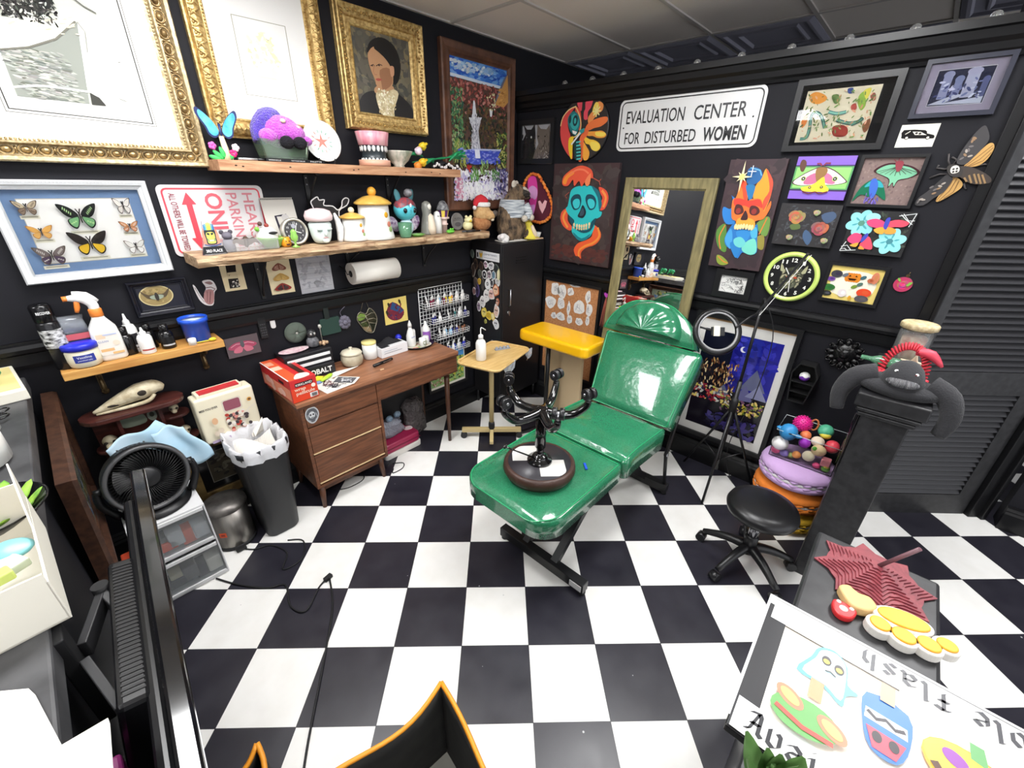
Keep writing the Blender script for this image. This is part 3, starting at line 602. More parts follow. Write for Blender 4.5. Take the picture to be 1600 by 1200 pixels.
b=MB();b.cyl((-.167,0,0),(-.15,0,0),.021,n=16);part(b,'core',mat('dark_core',(40,36,34),.8),t)
b=MB();b.tube([(-.19,.085,.04),(-.19,.02,.03),(-.19,0,0),(.19,0,0),(.19,.02,.03),(.19,.085,.04)],.004,6);part(b,'holder',IRON,t)
X0,Z0,X1,Z1=-2.735,1.275,-2.50,1.442
t,a,o=pic('oval_moth_frame','black frame with a gold oval moth picture on the left wall','L',X0,Z0,X1,Z1,.03,.03,mat('black_gloss_frame',(24,24,32),.25,k=1),OG)
a.poly(rect(X0+.02,Z0+.02,X1-.02,Z1-.02),(26,26,38));cx,cz=(-2.635,1.367);a.ell((cx,cz),(.067,.05),(206,190,140),n=36);a.ell((cx,cz),(.062,.046),(150,130,84),n=36);dabs(a,60,cx-.04,cz-.03,cx+.04,cz+.03,[(140,120,76),(164,144,96)],.01,.6)
for s_ in(-1,1):
 a.poly(smooth2([(cx,cz+.006),(cx+s_*.03,cz+.008),(cx+s_*.056,cz+.03),(cx+s_*.05,cz+.012),(cx+s_*.03,cz-.012)],3),(84,70,50));a.poly(smooth2([(cx,cz+.004),(cx+s_*.026,cz+.0),(cx+s_*.022,cz-.012),(cx,cz-.018)],3),(150,160,140))
a.ell((cx,cz-.004),(.008,.02),(50,46,40));part(a,'moth_plate',VCS,t)
t,a,o=canvas('pink_moth_painting','small dark canvas with a pink moth beside the pine shelf','L',-2.417,.968,-2.248,1.085,.02,IRON)
a.poly(rect(-2.417,.968,-2.248,1.085),(96,84,88));cx,cz=-2.335,1.03
for s_ in(-1,1):
 a.poly(smooth2([(cx,cz+.02),(cx+s_*.04,cz+.02),(cx+s_*.075,cz-.006),(cx+s_*.03,cz-.02)],3),(170,70,100));a.poly(smooth2([(cx,cz),(cx+s_*.04,cz-.012),(cx+s_*.05,cz-.034),(cx+s_*.012,cz-.038)],3),(200,110,130));a.line([(cx+s_*.01,cz+.012),(cx+s_*.03,cz+.014),(cx+s_*.06,cz)],.004,(220,160,170))
a.ell((cx,cz+.01),(.01,.022),(90,90,96));part(a,'moth',VC,t)
t=thing('remote_control','black remote control stuck to the wall above the desk','remote',wl(-2.207,1.105),WL)
b=MB();b.prism(rr(-.022,-.065,.022,.065,.008),0,.016);part(b,'body',mat('black_plastic',(24,24,26),.4,k=1),t,bev=.002)
many([one(0,'cyl',(x,z,.016),(x,z,.0185),.004,n=8)for x in(-.011,0,.011)for z in(-.045,-.03,-.015,0,.02)],'button',mat('grey_plastic',(74,74,78),.5),t)
m=MB();m.prism(rr(-.014,-.038,.014,.038,.012),0,.008);m.cyl((0,-.028,.008),(0,-.028,.01),.004,n=8);single(m,'wall_hook',mat('white_plastic',(240,240,238),.4),'small white strip hook on the wall beside the remote','hook',wl(-2.147,1.124),WL,bev=.002)
t=thing('tufted_pincushion','round grey tufted cushion leaning on the wall at the desk back','pincushion',wl(-2.033,1.033),WL)
b=MB();b.grid(lambda i,j:(lambda r,q:(r*math.cos(q),r*math.sin(q),.012+.03*(1-(r/.066)**2)**.5*(1-.18*max(0,math.cos(6*q))**6)-.018*math.exp(-(r/.012)**2)))(.066*min(1,i),j*2*PI),12,48);part(b,'cushion',mat('sage_grey_fabric',(92,102,92),.9),t)
b=MB();b.sph((0,0,.028),(.009,.009,.007),10,6);part(b,'button',mat('pearl',(190,190,180),.3),t)
t=thing('skull_figurine','small dark skull-faced figurine on the black toolbox','figurine',(-1.93,-.1,.92))
GREYR=mat('grey_resin',(70,70,74),.4,noise=(60,(120,120,124)))
b=MB();b.lathe([(.02,0),(.038,.01),(.036,.045),(.024,.062)],n=14);part(b,'body',GREYR,t)
b=MB();b.sph((0,0,.085),(.028,.026,.028),12,8);part(b,'head',mat('dark_resin',(44,44,46),.4),t)
many([one(0,'sph',(s_*.011,-.022,.088),(.007,.006,.008),8,6)for s_ in(-1,1)],'eye',mat('pale_eye',(180,180,176),.4),t)
t=thing('cleaver_board','dark green cleaver shaped board hanging on the wall over the desk','cutting board',wl(-1.80,1.05),WL)
b=MB();b.prism(rr(-.075,-.08,.058,.03,.012),0,.014);part(b,'blade',mat('dark_green_paint',(38,66,58),.5),t,bev=.002)
b=MB();b.prism(rr(-.040,.025,-.006,.115,.012),0,.016);part(b,'handle',mat('green_black_paint',(26,36,34),.5),t,bev=.002)
m=MB(TR(0,0,.01))
for k in range(9):q=k*2*PI/9;m.sph((.024*math.cos(q),.03*math.sin(q),.004),(.02,.02,.012),8,5)
m.sph((0,0,.012),(.02,.02,.014),10,6);m.tube([(0,.02,0),(-.02,.07,0),(.02,.105,0)],.0025,5,sub=4)
single(m,'fabric_flower',mat('grey_lilac_fabric',(112,108,124),.85),'grey ruffled fabric flower hanging beside the green cleaver board','flower',wl(-1.71,1.03),WL)
t=thing('stained_glass_leaf','stained glass leaf hanging on a chain from the wall','suncatcher',wl(-1.545,1.05),WL)
L_=MB(TR(1.545,-1.05,.008));out=smooth2(G("-1.586,1.073 -1.545,1.054 -1.516,1.089 -1.48,1.052 -1.467,1 -1.486,.95 -1.513,.909 -1.564,.929 -1.596,.982 -1.617,1.024 -1.607,1.059"),3)
for k in range(len(out)):pass
lead=MB(TR(1.545,-1.05,.008));lead.tube([(*p,0)for p in out],.003,6,True)
ctr=G("-1.554,1.048 -1.54,1.004 -1.527,.959 -1.513,.909")
lead.tube([(*p,0)for p in ctr],.0028,6)
for q in [G("-1.549,1.029 -1.595,1.038 -1.612,1.038"), G("-1.54,1.004 -1.593,.997"), G("-1.529,.971 -1.564,.929"), G("-1.547,1.04 -1.505,1.053 -1.481,1.049"), G("-1.539,1.011 -1.494,1.013 -1.467,.996"), G("-1.531,.987 -1.491,.974 -1.475,.971")]:
 lead.tube([(*p,0)for p in q],.0022,6)
part(lead,'lead_came',mat('lead_came',(176,170,150),.35,metal=.7),t)
g=MB(TR(1.545,-1.05,.006));g.poly(out,(40,44,36),z=0);g.poly(smooth2(G("-1.591,1.063 -1.554,1.05 -1.549,1.029 -1.599,1.013 -1.611,1.038"),3),(116,150,70),z=.0005);g.poly(G("-1.555,.988 -1.521,.938 -1.516,.914 -1.563,.93 -1.582,.964"),(150,130,100),z=.0005);g.poly(G("-1.593,.997 -1.553,.999 -1.534,.961 -1.567,.96 -1.588,.977"),(70,80,50),z=.0005);part(g,'glass',vcm('stained_glass',.08),t)
c=MB(TR(1.545,-1.05,.006));c.tube([(*p,0)for p in G("-1.583,1.076 -1.541,1.174 -1.52,1.09")],.0016,5);part(c,'chain',mat('lead_came',(0,0,0)),t)
t,a,o=card('rose_print','yellow print of a blue and red rose pinned over the desk','art print',-1.40,.935,-1.205,1.123,(240,216,120))
P=G("-1.325,1.098 -1.235,1.022 -1.26,.962 -1.325,.956 -1.374,.99 -1.38,1.042");a.poly(smooth2(P,3),(120,44,60));a.poly(G("-1.325,1.098 -1.231,1.019 -1.265,1.004 -1.349,1.048"),(52,84,130));dabs(a,34,P[4][0],P[3][1]+.01,P[1][0]-.01,P[0][1]-.03,[(130,50,66),(96,36,50),(70,60,100)],.012,.4)
for q in G("-1.358,1.081 -1.266,1.091 -1.378,1.026"):a.ell(q,(.009,.018),(60,56,40),.3)
part(a,'rose',VCM,t)
for n_,lb,X0,Z0,X1,Z1,c in(('a','landscape instant photo on the wall, left of the rose print',*(-1.485,1.171),*(-1.393,1.222),(110,84,72)),('b','upright instant photo on the wall by the wire rack',*(-1.195,1.14),*(-1.136,1.218),(60,44,44))):
 t,a,o=card('instant_photo',lb,'photo',X0,Z0,X1,Z1,(242,240,234));w_,h_=X1-X0,Z1-Z0
 a.poly(rect(X0+w_*.12,Z0+h_*.25,X1-w_*.12,Z1-h_*.1),c);dabs(a,14,X0+w_*.25,Z0+h_*.35,X1-w_*.25,Z1-h_*.2,[(190,150,130),(40,34,36),(220,200,190)],.008,.6);part(a,'picture',VCG,t)

U=1.973
def bz(x,y):return(x,y,U)
CHW=mat('white_ceramic',(238,238,234),.2);BLKG=mat('black_gloss',(14,14,16),.2,k=1);BLKM=mat('black_matte',(20,20,22),.6,k=1);BLKF=mat('black_fabric',(22,22,26),.9,k=1)
t=thing('butterfly_figurine','blue butterfly figurine on a stem with pink flowers, left end of the upper shelf','figurine',(-2.205,-.11,U))
BW=mat('blue_wing',(40,150,226),.35,noise=(26,(110,210,236)));BE=mat('dark_wing_edge',(24,40,96),.4)
for s_,nm in((-1,0),(1,1)):
 for sc2,mm,y,nme in((1,BE,0,'wing_edge'),(.84,BW,-.0025,'wing')):
  b=MB(TR(0,y,.115,rx=PI/2))
  b.prism([((p[0]-.02*s_)*sc2+.02*s_,(p[1]-.03)*sc2+.03)for p in smooth2([(s_*.006,.0),(s_*.028,.05),(s_*.075,.095),(s_*.085,.07),(s_*.06,.02),(s_*.05,-.012),(s_*.026,-.024)],4)],-.001,.001);part(b,nme,mm,t)
b=MB();b.tube([(0,-.003,.08),(0,-.003,.15)],[.004,.006],8);b.tube([(0,-.003,.15),(-.012,-.003,.175)],.001,4);part(b,'body',BE,t)
b=MB();b.tube([(0,0,.0),(.004,0,.04),(-.002,0,.10)],[.02,.014,.01],10);part(b,'stem',mat('cream_ceramic',(228,220,180),.4),t)
for x,z,c in((-.052,.058,(226,100,190)),(.03,.03,(226,40,120)),(.045,.055,(250,226,232))):
 b=MB()
 for k in range(5):q=k*2*PI/5;b.sph((x+.009*math.cos(q),-.012,z+.009*math.sin(q)),(.009,.006,.009),8,5)
 b.tube([(x,-.01,z),(x*.5,-.006,0)],.002,5);part(b,'flower',mat('petal_%d_%d'%c[:2],c,.5),t)
b=MB()
for x,z,a_ in((-.035,.02,2.4),(-.05,.008,2.9),(.02,.018,.8),(-.015,.03,1.9)):b.T=TR(x,-.012,z,ry=-a_);b.sph((0,0,0),(.028,.004,.011),8,5)
part(b,'leaf',mat('ceramic_green',(64,186,96),.3),t)
FURP=mat('violet_fur',(86,40,214),.95,noise=(60,(60,24,170)),bump=(150,1,.02),sheen=.5);FURM=mat('magenta_fur',(206,60,214),.95,noise=(60,(230,96,232)),bump=(150,1,.02),sheen=.5)
t=thing('gnome_plush','purple and magenta plush toy with black boots sitting in a glass dish','plush toy',(-1.935,-.11,U+.055))
b=MB();b.sph((.005,0,.085),(.105,.06,.075),18,12);b.sph((-.07,-.03,.06),(.045,.04,.035),12,8);b.sph((.105,-.03,.05),(.045,.025,.025),12,8);b.sph((.05,-.02,.08),(.07,.05,.05),14,9);part(b,'body',FURM,t)
b=MB();b.tube([(-.105,.0,.03),(-.088,.01,.09),(-.05,.012,.14),(-.01,.012,.16),(.02,.01,.148)],[.03,.045,.045,.03,.012],12,sub=3);part(b,'hat',FURP,t)
for x in(.0,.065):
 b=MB();b.sph((x,-.07,.035),(.035,.03,.03),12,8);part(b,'boot',mat('black_plush',(22,20,30),.95,bump=(150,1,.02)),t)
many([one(0,'sph',p,(.014,.008,.01),8,5)for p in((.005,-.055,.13),(.075,-.05,.105))],'spot',mat('cream_felt',(240,220,190),.9),t)
GG=mat('pale_green_glass',(206,232,206),.03,trans=.92,ior=1.45,k=1)
t=thing('glass_dish','rectangular pale green glass dish holding the purple plush','dish',(-1.937,-.11,U+.016))
b=MB();b.ring([rr3 for rr3 in[[(x,y,z)for x,y in rr(-w_,-d_,w_,d_,.012,3)]for w_,d_,z in((.105,.05,0),(.122,.062,.085),(.115,.055,.085),(.10,.045,.012))]],smooth=False);part(b,'dish',GG,t)
t=thing('tattoo_pack','flat black boxed set lying under the glass dish','box',(-1.90,-.11,U))
b=MB();b.box(.0,0,.008,.30,.13,.016);part(b,'box',BLKG,t,bev=.001)
a=MB(TR(0,-.0655,0,rx=PI/2));a.text('WRINKLE',(-.14,.005),.006,.06,col=(200,200,200));a.text('TATTOO BALM',(-.03,.005),.006,.07,col=(200,200,200));a.text('PALETTE',(.07,.005),.007,.06,col=(210,210,210));part(a,'lettering',VCS,t)
for q,(dx,dy)in enumerate(((0,0),(.012,-.016))):
 t=thing('marker_pen',('silver and black pen lying on the upper shelf by the butterfly','front silver and black pen on the upper shelf by the butterfly')[q],'pen',(-2.10+dx,-.15+dy,U+.007),(0,0,.12))
 b=MB();b.cyl((-.07,0,0),(.0,0,0),.0055,n=10);part(b,'barrel',mat('silver_plastic',(206,206,210),.3,metal=.6),t)
 b=MB();b.cyl((0,0,0),(.055,0,0),.0062,n=10);part(b,'cap',BLKG,t)
t=thing('decorative_plate','white decorative plate with a red starfish flower on a black stand','plate',(-1.705,-.075,U))
T_=TR(0,0,.112,rx=PI/2-.22)
b=MB(T_);b.lathe([(.001,.004),(.06,.004),(.075,.012),(.101,.02),(.104,.018),(.078,.006),(.06,-.002),(.001,-.002)],n=40);part(b,'plate',CHW,t)
a=MB(T_);a.lay=13
for k in range(5):q=k*2*PI/5+.3;a.poly([(.01*math.cos(q+1.5),.01*math.sin(q+1.5)),(.042*math.cos(q),.042*math.sin(q)),(.01*math.cos(q-1.5),.01*math.sin(q-1.5))],(206,130,116))
for k in range(14):q=k*2*PI/14;a.ell((.05*math.cos(q),.05*math.sin(q)),(.009,.003),rng.choice([(150,190,170),(214,170,160),(170,200,190)]),q)
part(a,'flower_decal',VCS,t)
b=MB();[b.tube([(x,-.04,.03),(x,-.03,0),(x,.05,0),(x*.6,.02,.1)],.004,6)for x in(-.045,.045)];b.tube([(-.045,.03,.0),(.045,.03,0)],.004,6);part(b,'stand',BLKM,t)
PINK=mat('pink_glaze',(232,140,160),.25,noise=(14,(240,190,196)),stretch=(3,3,.4));PEACH=mat('peach_glaze',(232,176,150),.3)
t=thing('tooth_planter','pink and white planter shaped like a grinning set of teeth with a saucer','planter',(-1.405,-.11,U))
b=MB();b.lathe([(.07,0),(.092,.004),(.092,.034),(.085,.034),(.07,.012),(.01,.012)],n=28);part(b,'saucer',PEACH,t)
b=MB();b.lathe([(.01,.012),(.068,.012),(.073,.045),(.07,.05),(.07,.07),(.073,.075),(.078,.11),(.01,.11)],n=28);part(b,'pot',mat('dark_teal_glaze',(52,60,64),.3),t)
for r_,z,nn in((.073,.028,20),(.076,.094,18)):
 for k in range(nn):
  q=k*2*PI/nn;
  if math.sin(q)>.5:continue
  b=MB(TR(r_*math.cos(q),r_*math.sin(q),z,rz=q));b.sph((0,0,0),(.005,.010,.017),8,6);part(b,'tooth',CHW,t)
b=MB();b.lathe([(.06,.108),(.085,.112),(.097,.18),(.09,.182),(.075,.13),(.01,.13)],n=28);part(b,'gum',PINK,t)
t=thing('striped_bowl','small footed bowl with cream leaf stripes beside the teeth planter','bowl',(-1.235,-.11,U))
b=MB();b.lathe([(.03,0),(.036,.004),(.03,.012),(.062,.04),(.088,.085),(.09,.092),(.084,.09),(.058,.045),(.01,.018)],n=32);part(b,'bowl',mat('mottled_glaze',(226,214,200),.3,noise=(34,(150,160,140)),stretch=(1,1,.25)),t)
t=thing('artificial_bouquet','lying bunch of artificial tulips and daffodils with green stems','artificial flowers',(-.95,-.12,U+.01))
GRN=mat('plastic_green',(44,168,106),.35,noise=(40,(30,120,74)))
b=MB()
for k in range(9):y=rng.uniform(-.03,.03);z=.035+rng.uniform(-.015,.025);b.tube([(-.17+.02*k,y,z-.01),(0,y*.3,.05),(.11,y*.2,.065),(.24,y*1.4,.07+rng.uniform(-.01,.05))],.0045,6,sub=3)
part(b,'stem',GRN,t)
for x0,z0,x1,z1,y in((-.22,.065,-.10,.06,.0),(-.14,.0,-.04,.05,-.05),(-.20,.0,-.10,.03,-.06),(.12,.06,.28,.075,.0),(.1,.04,.23,.11,-.02)):
 b=MB();b.tube([(x0,y,z0),((x0+x1)/2,y,(z0+z1)/2+.012),(x1,y,z1)],[.002,.013,.003],7,sub=3);part(b,'leaf',GRN,t)
for x,z,y,c,nm in((-.155,.085,-.03,(236,216,232),'tulip'),(-.105,.115,-.01,(246,214,50),'daffodil'),(-.15,.02,-.06,(246,196,40),'daffodil'),(-.185,.0,-.055,(236,140,50),'tulip')):
 b=MB(TR(x,y,z,ry=-.5));b.lathe([(.004,-.022),(.02,-.012),(.025,.004),(.02,.022),(.015,.024),(.004,.0)],n=10)
 if nm=='daffodil':
  for k in range(6):q=k*PI/3;b.sph((.026*math.cos(q),.026*math.sin(q),.008),(.016,.016,.004),8,4)
 part(b,nm,mat('flower_%d_%d_%d'%c,c,.5),t)
m=MB()
def lace(i,j):
 x=-.09+.24*i;y=-.06+.1*j;return(x,y,max(.002,.052*math.sin(PI*i)*(.4+.6*j)+.012*math.sin(17*i+9*j)))
m.grid(lace,26,12);t=thing('lace_cloth','crumpled black cloth with a white lace edge under the flower stems','cloth',(-.93,-.11,U+.003));part(m,'cloth',BLKF,t)
m=MB()
for k in range(34):m.sph((-.075+.0062*k,-.07+rng.uniform(-.008,.008),.014+.012*math.sin(k*.4)+rng.uniform(-.006,.008)),rng.uniform(.005,.009),6,4)
part(m,'lace_edge',mat('lace_white',(232,226,226),.8),t)
S=1.561
t=thing('trophy_plaque','clear acrylic third place trophy with a tattooed green-faced head','trophy',(-2.385,-.205,S))
b=MB();b.prism([(-.045,-.012),(.045,-.012),(.045,.012),(-.045,.012)],0,.006);b.T=TR(0,0,0,rx=PI/2);b.prism([(-.052,0),(.052,0),(.026,.10),(.02,.15),(-.02,.15),(-.026,.10)],-.005,.005);part(b,'acrylic',mat('clear_acrylic',(250,250,252),.03,trans=.9,ior=1.4,k=1.1),t)
a=MB(TR(0,-.0055,0,rx=PI/2));a.poly([(-.052,.002),(.052,.002),(.042,.038),(-.042,.038)],(24,22,24));a.text('3RD PLACE',(-.034,.012),.013,.068,col=(240,240,240),bold=.02)
a.poly(smooth2([(-.024,.045),(.026,.045),(.034,.075),(.024,.12),(-.024,.12),(-.034,.07)],3),(244,150,120));a.poly(smooth2([(-.018,.048),(.018,.048),(.021,.075),(.02,.115),(-.02,.115),(-.021,.07)],3),(34,50,60));a.poly(smooth2([(-.014,.053),(.014,.053),(.016,.07),(.015,.1),(-.015,.1),(-.016,.07)],3),(222,214,96))
for s_ in(-1,1):a.poly([(s_*.003,.088),(s_*.014,.093),(s_*.012,.1),(s_*.003,.098)],(24,40,50));a.line([(s_*.012,.06),(s_*.014,.075)],.003,(60,140,120))
a.poly([(-.01,.062),(.01,.062),(.008,.068),(-.008,.068)],(240,240,220));a.line([(-.01,.065),(.01,.065)],.001,(20,30,30))
for k in range(7):x=-.018+.006*k;a.poly([(x-.004,.112),(x+.004,.112),(x+.002,.146-abs(k-3)*.003),(x-.002,.146-abs(k-3)*.003)],((60,130,190),(90,180,190),(210,220,90),(240,226,80),(210,220,90),(90,170,180),(50,110,170))[k])
a.line([(-.034,.048),(-.01,.042),(.01,.042),(.034,.048)],.006,(60,90,140));part(a,'printed_head',VCG,t)
t=thing('mouse_figurine','small grey mouse figurine behind the trophy','figurine',(-2.29,-.10,S))
b=MB();b.lathe([(.022,0),(.03,.01),(.024,.05),(.012,.058)],n=12);b.sph((0,-.005,.07),(.024,.022,.02),12,8);part(b,'body',mat('grey_clay',(112,108,120),.6),t);many([one(0,'sph',(s_*.02,0,.088),(.011,.004,.011),8,6)for s_ in(-1,1)],'ear',mat('dark_grey_clay',(74,70,80),.6),t)
t=thing('acrylic_box','open clear acrylic tray box on the shelf holding a brown bat','box',(-2.215,-.13,S))
b=MB()
for x,y,sx,sy in((0,-.055,.27,.003),(0,.055,.27,.003),(-.134,0,.003,.11),(.134,0,.003,.11)):b.box(x,y,.031,sx,sy,.058)
b.box(0,0,.0015,.27,.11,.003);part(b,'box',mat('clear_acrylic'),t)
m=MB(TR(0,0,.035,rx=PI/2));m.prism(smooth2([(-.065,-.012),(-.055,.012),(-.04,.02),(-.02,.01),(-.008,.02),(0,.026),(.01,.02),(.022,.014),(.042,.018),(.062,-.014),(.04,-.006),(.025,-.014),(.01,-.02),(0,-.03),(-.012,-.02),(-.03,-.014),(-.045,-.004)],3),-.003,.003);m.T=TR();m.sph((0,-.004,.05),(.011,.01,.013),10,7);m.sph((0,-.003,.028),(.01,.009,.022),10,7)
single(m,'bat_specimen',mat('bat_brown',(84,66,52),.8),'spread brown bat specimen in the clear acrylic box','bat',(-2.215,-.12,S+.004))
t=thing('green_glass_bowl','pale green uranium glass bowl behind the acrylic box','bowl',(-2.085,-.11,S))
b=MB();b.lathe([(.04,0),(.045,.004),(.068,.04),(.075,.052),(.07,.052),(.06,.036),(.01,.008)],n=28);part(b,'bowl',mat('uranium_glass',(176,232,120),.06,trans=.55,k=1),t)
t=thing('ghost_dish_lid','white spotted ghost ornament standing in the green glass bowl','ornament',(-2.10,-.10,S+.02))
b=MB();b.lathe([(.045,0),(.055,.03),(.05,.06),(.03,.082),(.003,.088)],n=20);part(b,'body',CHW,t);m=MB();m.sph((.015,-.052,.055),(.024,.006,.008),10,6);part(m,'moustache',BLKM,t)
for x,z,c in((-.05,.075,(130,200,70)),(.0,.09,(150,60,50)),(-.03,.1,(90,60,50))):m=MB();m.sph((x,-.02,z),(.012,.01,.012),8,6);part(m,'spot',mat('spot_%d'%c[0],c,.5),t)
t=thing('pumpkin_cup','small orange jack-o-lantern cup in front of the clock','ornament',(-2.03,-.15,S))
b=MB();b.lathe([(.02,0),(.027,.012),(.026,.035),(.02,.05),(.014,.05),(.004,.045)],n=18);part(b,'cup',mat('orange_glaze',(240,160,40),.3),t);a=MB(TR(0,-.0285,.0,rx=PI/2));[a.poly(p,(60,30,20))for p in([(-.012,.028),(-.004,.028),(-.008,.036)],[(.004,.028),(.012,.028),(.008,.036)],[(-.012,.018),(.012,.018),(.006,.01),(-.006,.01)])];part(a,'face',VC,t)
t=thing('alarm_clock','round silver desk clock with a black dial on the shelf','clock',(-1.962,-.12,S),(0,0,0))
T_=TR(0,0,.072,rx=PI/2-.12)
b=MB(T_);b.lathe([(.06,-.02),(.07,-.018),(.071,.012),(.066,.02),(.058,.018),(.057,.01)],n=36);part(b,'case',mat('brushed_silver',(206,202,190),.3,metal=.7),t)
a=MB(T_);a.lay=30;a.ell((0,0),.058,(58,56,60),n=36)
for k in range(1,13):q=PI/2-k*PI/6;a.text(str(k),(.044*math.cos(q)-.005,.044*math.sin(q)-.005),.011,col=(230,230,226))
a.line([(0,0),(.014,.042)],.003,(240,240,236));a.line([(0,0),(.03,-.01)],.004,(240,240,236));a.ell((-.006,.028),.012,(160,160,170));part(a,'dial',VCS,t)
b=MB();b.tube([(-.03,.0,.012),(-.05,.02,0),(.05,.02,0),(.03,0,.012)],.005,6);part(b,'stand',BLKM,t)
t=thing('green_glass_figure','tiny green glass stem figure in front of the clock','figurine',(-2.0,-.20,S));b=MB();b.lathe([(.02,0),(.021,.003),(.006,.01),(.006,.03),(.016,.038),(.02,.055),(.014,.07),(.016,.08),(.006,.092),(.001,.094)],n=14);part(b,'figure',mat('uranium_glass'),t)
m=MB(TR(0,0,.0,rx=PI/2-.2));m.prism(rect(-.085,0,.085,.245),0,.004,(206,202,194));m.lay=14;m.line([(-.02,.02),(-.03,.15),(.03,.155)],.012,(50,46,60));m.ell((.02,.14),(.02,.02),(190,186,184));[m.ell((-.08+.008*k,.238),(.0022,.005),(40,40,44),n=8)for k in range(21)]
single(m,'spiral_notepad',VCM,'grey spiral notepad leaning on the wall behind the clock','notepad',(-1.985,-.062,S))
m=MB(TR(1.735,-1.56,0));P=smooth2(G("-1.914,1.571 -1.874,1.663 -1.818,1.685 -1.805,1.733 -1.816,1.774 -1.801,1.791 -1.773,1.804 -1.765,1.787 -1.734,1.788 -1.743,1.759 -1.69,1.753 -1.662,1.731 -1.634,1.75 -1.625,1.781 -1.602,1.797 -1.582,1.788 -1.6,1.756 -1.655,1.725 -1.655,1.652 -1.662,1.56"),3)
m.prism(P,0,.008,(24,20,22));m.lay=24;m.line([(p[0],p[1])for p in P[6:-3]],.006,(238,236,236))
single(m,'cat_cutout',VC,'flat black cat cutout with a white outline behind the head planter','cat ornament',wl(-1.735,S,.05),WL)
t=thing('head_planter','white glazed head planter with a pink cap on the shelf','planter',(-1.823,-.14,S))
b=MB();b.lathe([(.03,0),(.048,.012),(.058,.05),(.062,.09),(.068,.125)],n=24,sq=(1,.95));b.sph((0,-.06,.062),(.010,.016,.02),8,6);b.sph((0,-.05,.02),(.022,.016,.014),10,6);[b.sph((s_*.026,-.052,.082),(.022,.012,.008),8,5)for s_ in(-1,1)];part(b,'face',mat('mint_glaze',(226,240,236),.25),t,sub=1)
b=MB();b.lathe([(.066,.122),(.074,.13),(.077,.15),(.066,.175),(.035,.187),(.002,.19)],n=24,sq=(1,.95));part(b,'cap',mat('pink_white_glaze',(240,214,216),.25),t)
many([one(0,'sph',(s_*.024,-.052,.073),(.013,.007,.004),8,5)for s_ in(-1,1)],'eye',mat('grey_green_glaze',(130,156,150),.3),t);m=MB();m.sph((0,-.056,.036),(.016,.006,.004),8,5);part(m,'mouth',mat('rose_glaze',(206,160,160),.3),t)
m=MB();m.tube([(0,0,0),(.004,-.01,.08),(-.018,-.012,.16)],[.016,.022,.006],8,sub=4);single(m,'feather_plume',mat('feather_white',(244,242,240),.8,bump=(60,.6,.01)),'white plume ornament between the head planter and the small canister','plume',(-1.71,-.13,S))
def canister(x,y,r,h,lid_h,label):
 t=thing('mushroom_canister',label,'canister',(x,y,S))
 b=MB();b.lathe([(r*.95,0),(r,.004),(r*.98,.02),(r*.82,h*.55),(r*.8,h),(.01,h)],n=30);part(b,'jar',CHW,t)
 b=MB();b.lathe([(r*.86,h),(r*.98,h+.004),(r*.98,h+.012),(r*.8,h+lid_h*.5),(r*.45,h+lid_h*.85),(.01,h+lid_h)],n=30);part(b,'lid',mat('mustard_glaze',(230,190,96),.25,noise=(10,(206,158,70))),t)
 b=MB();b.sph((0,0,h+lid_h+r*.16),r*.24,12,8);part(b,'knob',mat('amber_glaze',(230,166,60),.25)if r>.1 else mat('cream_glaze',(240,226,190),.3),t)
 for x2,z2,c in((.35,.72,(236,176,40)),(.45,.45,(210,130,110)),(.5,.3,(150,180,110))):
  q=-PI/2+x2;rad=r*(1-.2*z2*1.4)+.001
  b=MB(TR(rad*math.cos(q),rad*math.sin(q),h*z2,rz=q));b.sph((0,0,0),(.003,r*.16,r*.15),8,6);part(b,'mushroom_decal',mat('decal_%d'%c[0],c,.4),t)
canister(-1.615,-.13,.075,.125,.035,'small white mushroom canister with a mustard lid')
canister(-1.465,-.13,.115,.20,.055,'large white mushroom canister with a mustard lid and orange knob')
t=thing('bunny_vinyl_toy','turquoise sugar-skull bunny toy with purple wings on the shelf','toy figure',(-1.22,-.11,S),(0,0,0))
TQ=mat('turquoise_vinyl',(96,206,222),.3);b=MB();b.sph((0,0,.165),(.078,.066,.07),24,16);part(b,'head',TQ,t)
b=MB();b.grid(lambda i,j:(.0795*math.cos(2*PI*i)*math.cos(.25+1.3*j),.068*math.sin(2*PI*i)*math.cos(.25+1.3*j),.168+.072*math.sin(.25+1.3*j)+(.012*math.sin(6*PI*i)if j==0 else 0)),30,8);part(b,'painted_cap',mat('skull_cap_paint',(90,84,96),.4,noise=(60,(176,60,66))),t)
b=MB();b.sph((.0,0,.055),(.05,.045,.055),18,12);part(b,'body',mat('pale_blue_vinyl',(206,230,240),.3),t)
many([one(0,'sph',(s_*.036,-.058,.16),(.014,.01,.016),10,8)for s_ in(-1,1)],'eye',BLKG,t)
many([one(TR(s_*.05,0,.245,ry=s_*.3),'sph',(0,0,0),(.022,.01,.045),10,8)for s_ in(-1,1)],'ear',mat('teal_vinyl',(70,130,140),.4),t)
many([one(TR(s_*.085,.02,.075,ry=s_*.6),'sph',(0,0,0),(.035,.006,.055),10,8)for s_ in(-1,1)],'wing',mat('purple_spotted_vinyl',(110,50,120),.4,noise=(50,(230,220,232))),t)
b=MB();b.sph((.02,-.02,.265),(.03,.028,.026),12,8);part(b,'skull_ornament',mat('grey_skull_paint',(150,148,152),.4,noise=(40,(90,90,94))),t)
a=MB(TR(0,-.068,.165,rx=PI/2));a.line([(-.006,-.005),(0,-.016),(.006,-.005),(0,.0),(-.006,-.005)],.0018,(40,40,60));a.line([(0,-.016),(0,-.026),(-.008,-.03)],.0016,(40,40,60));a.ell((0,.028),(.008,.012),(236,236,240));part(a,'painted_face',VC,t)
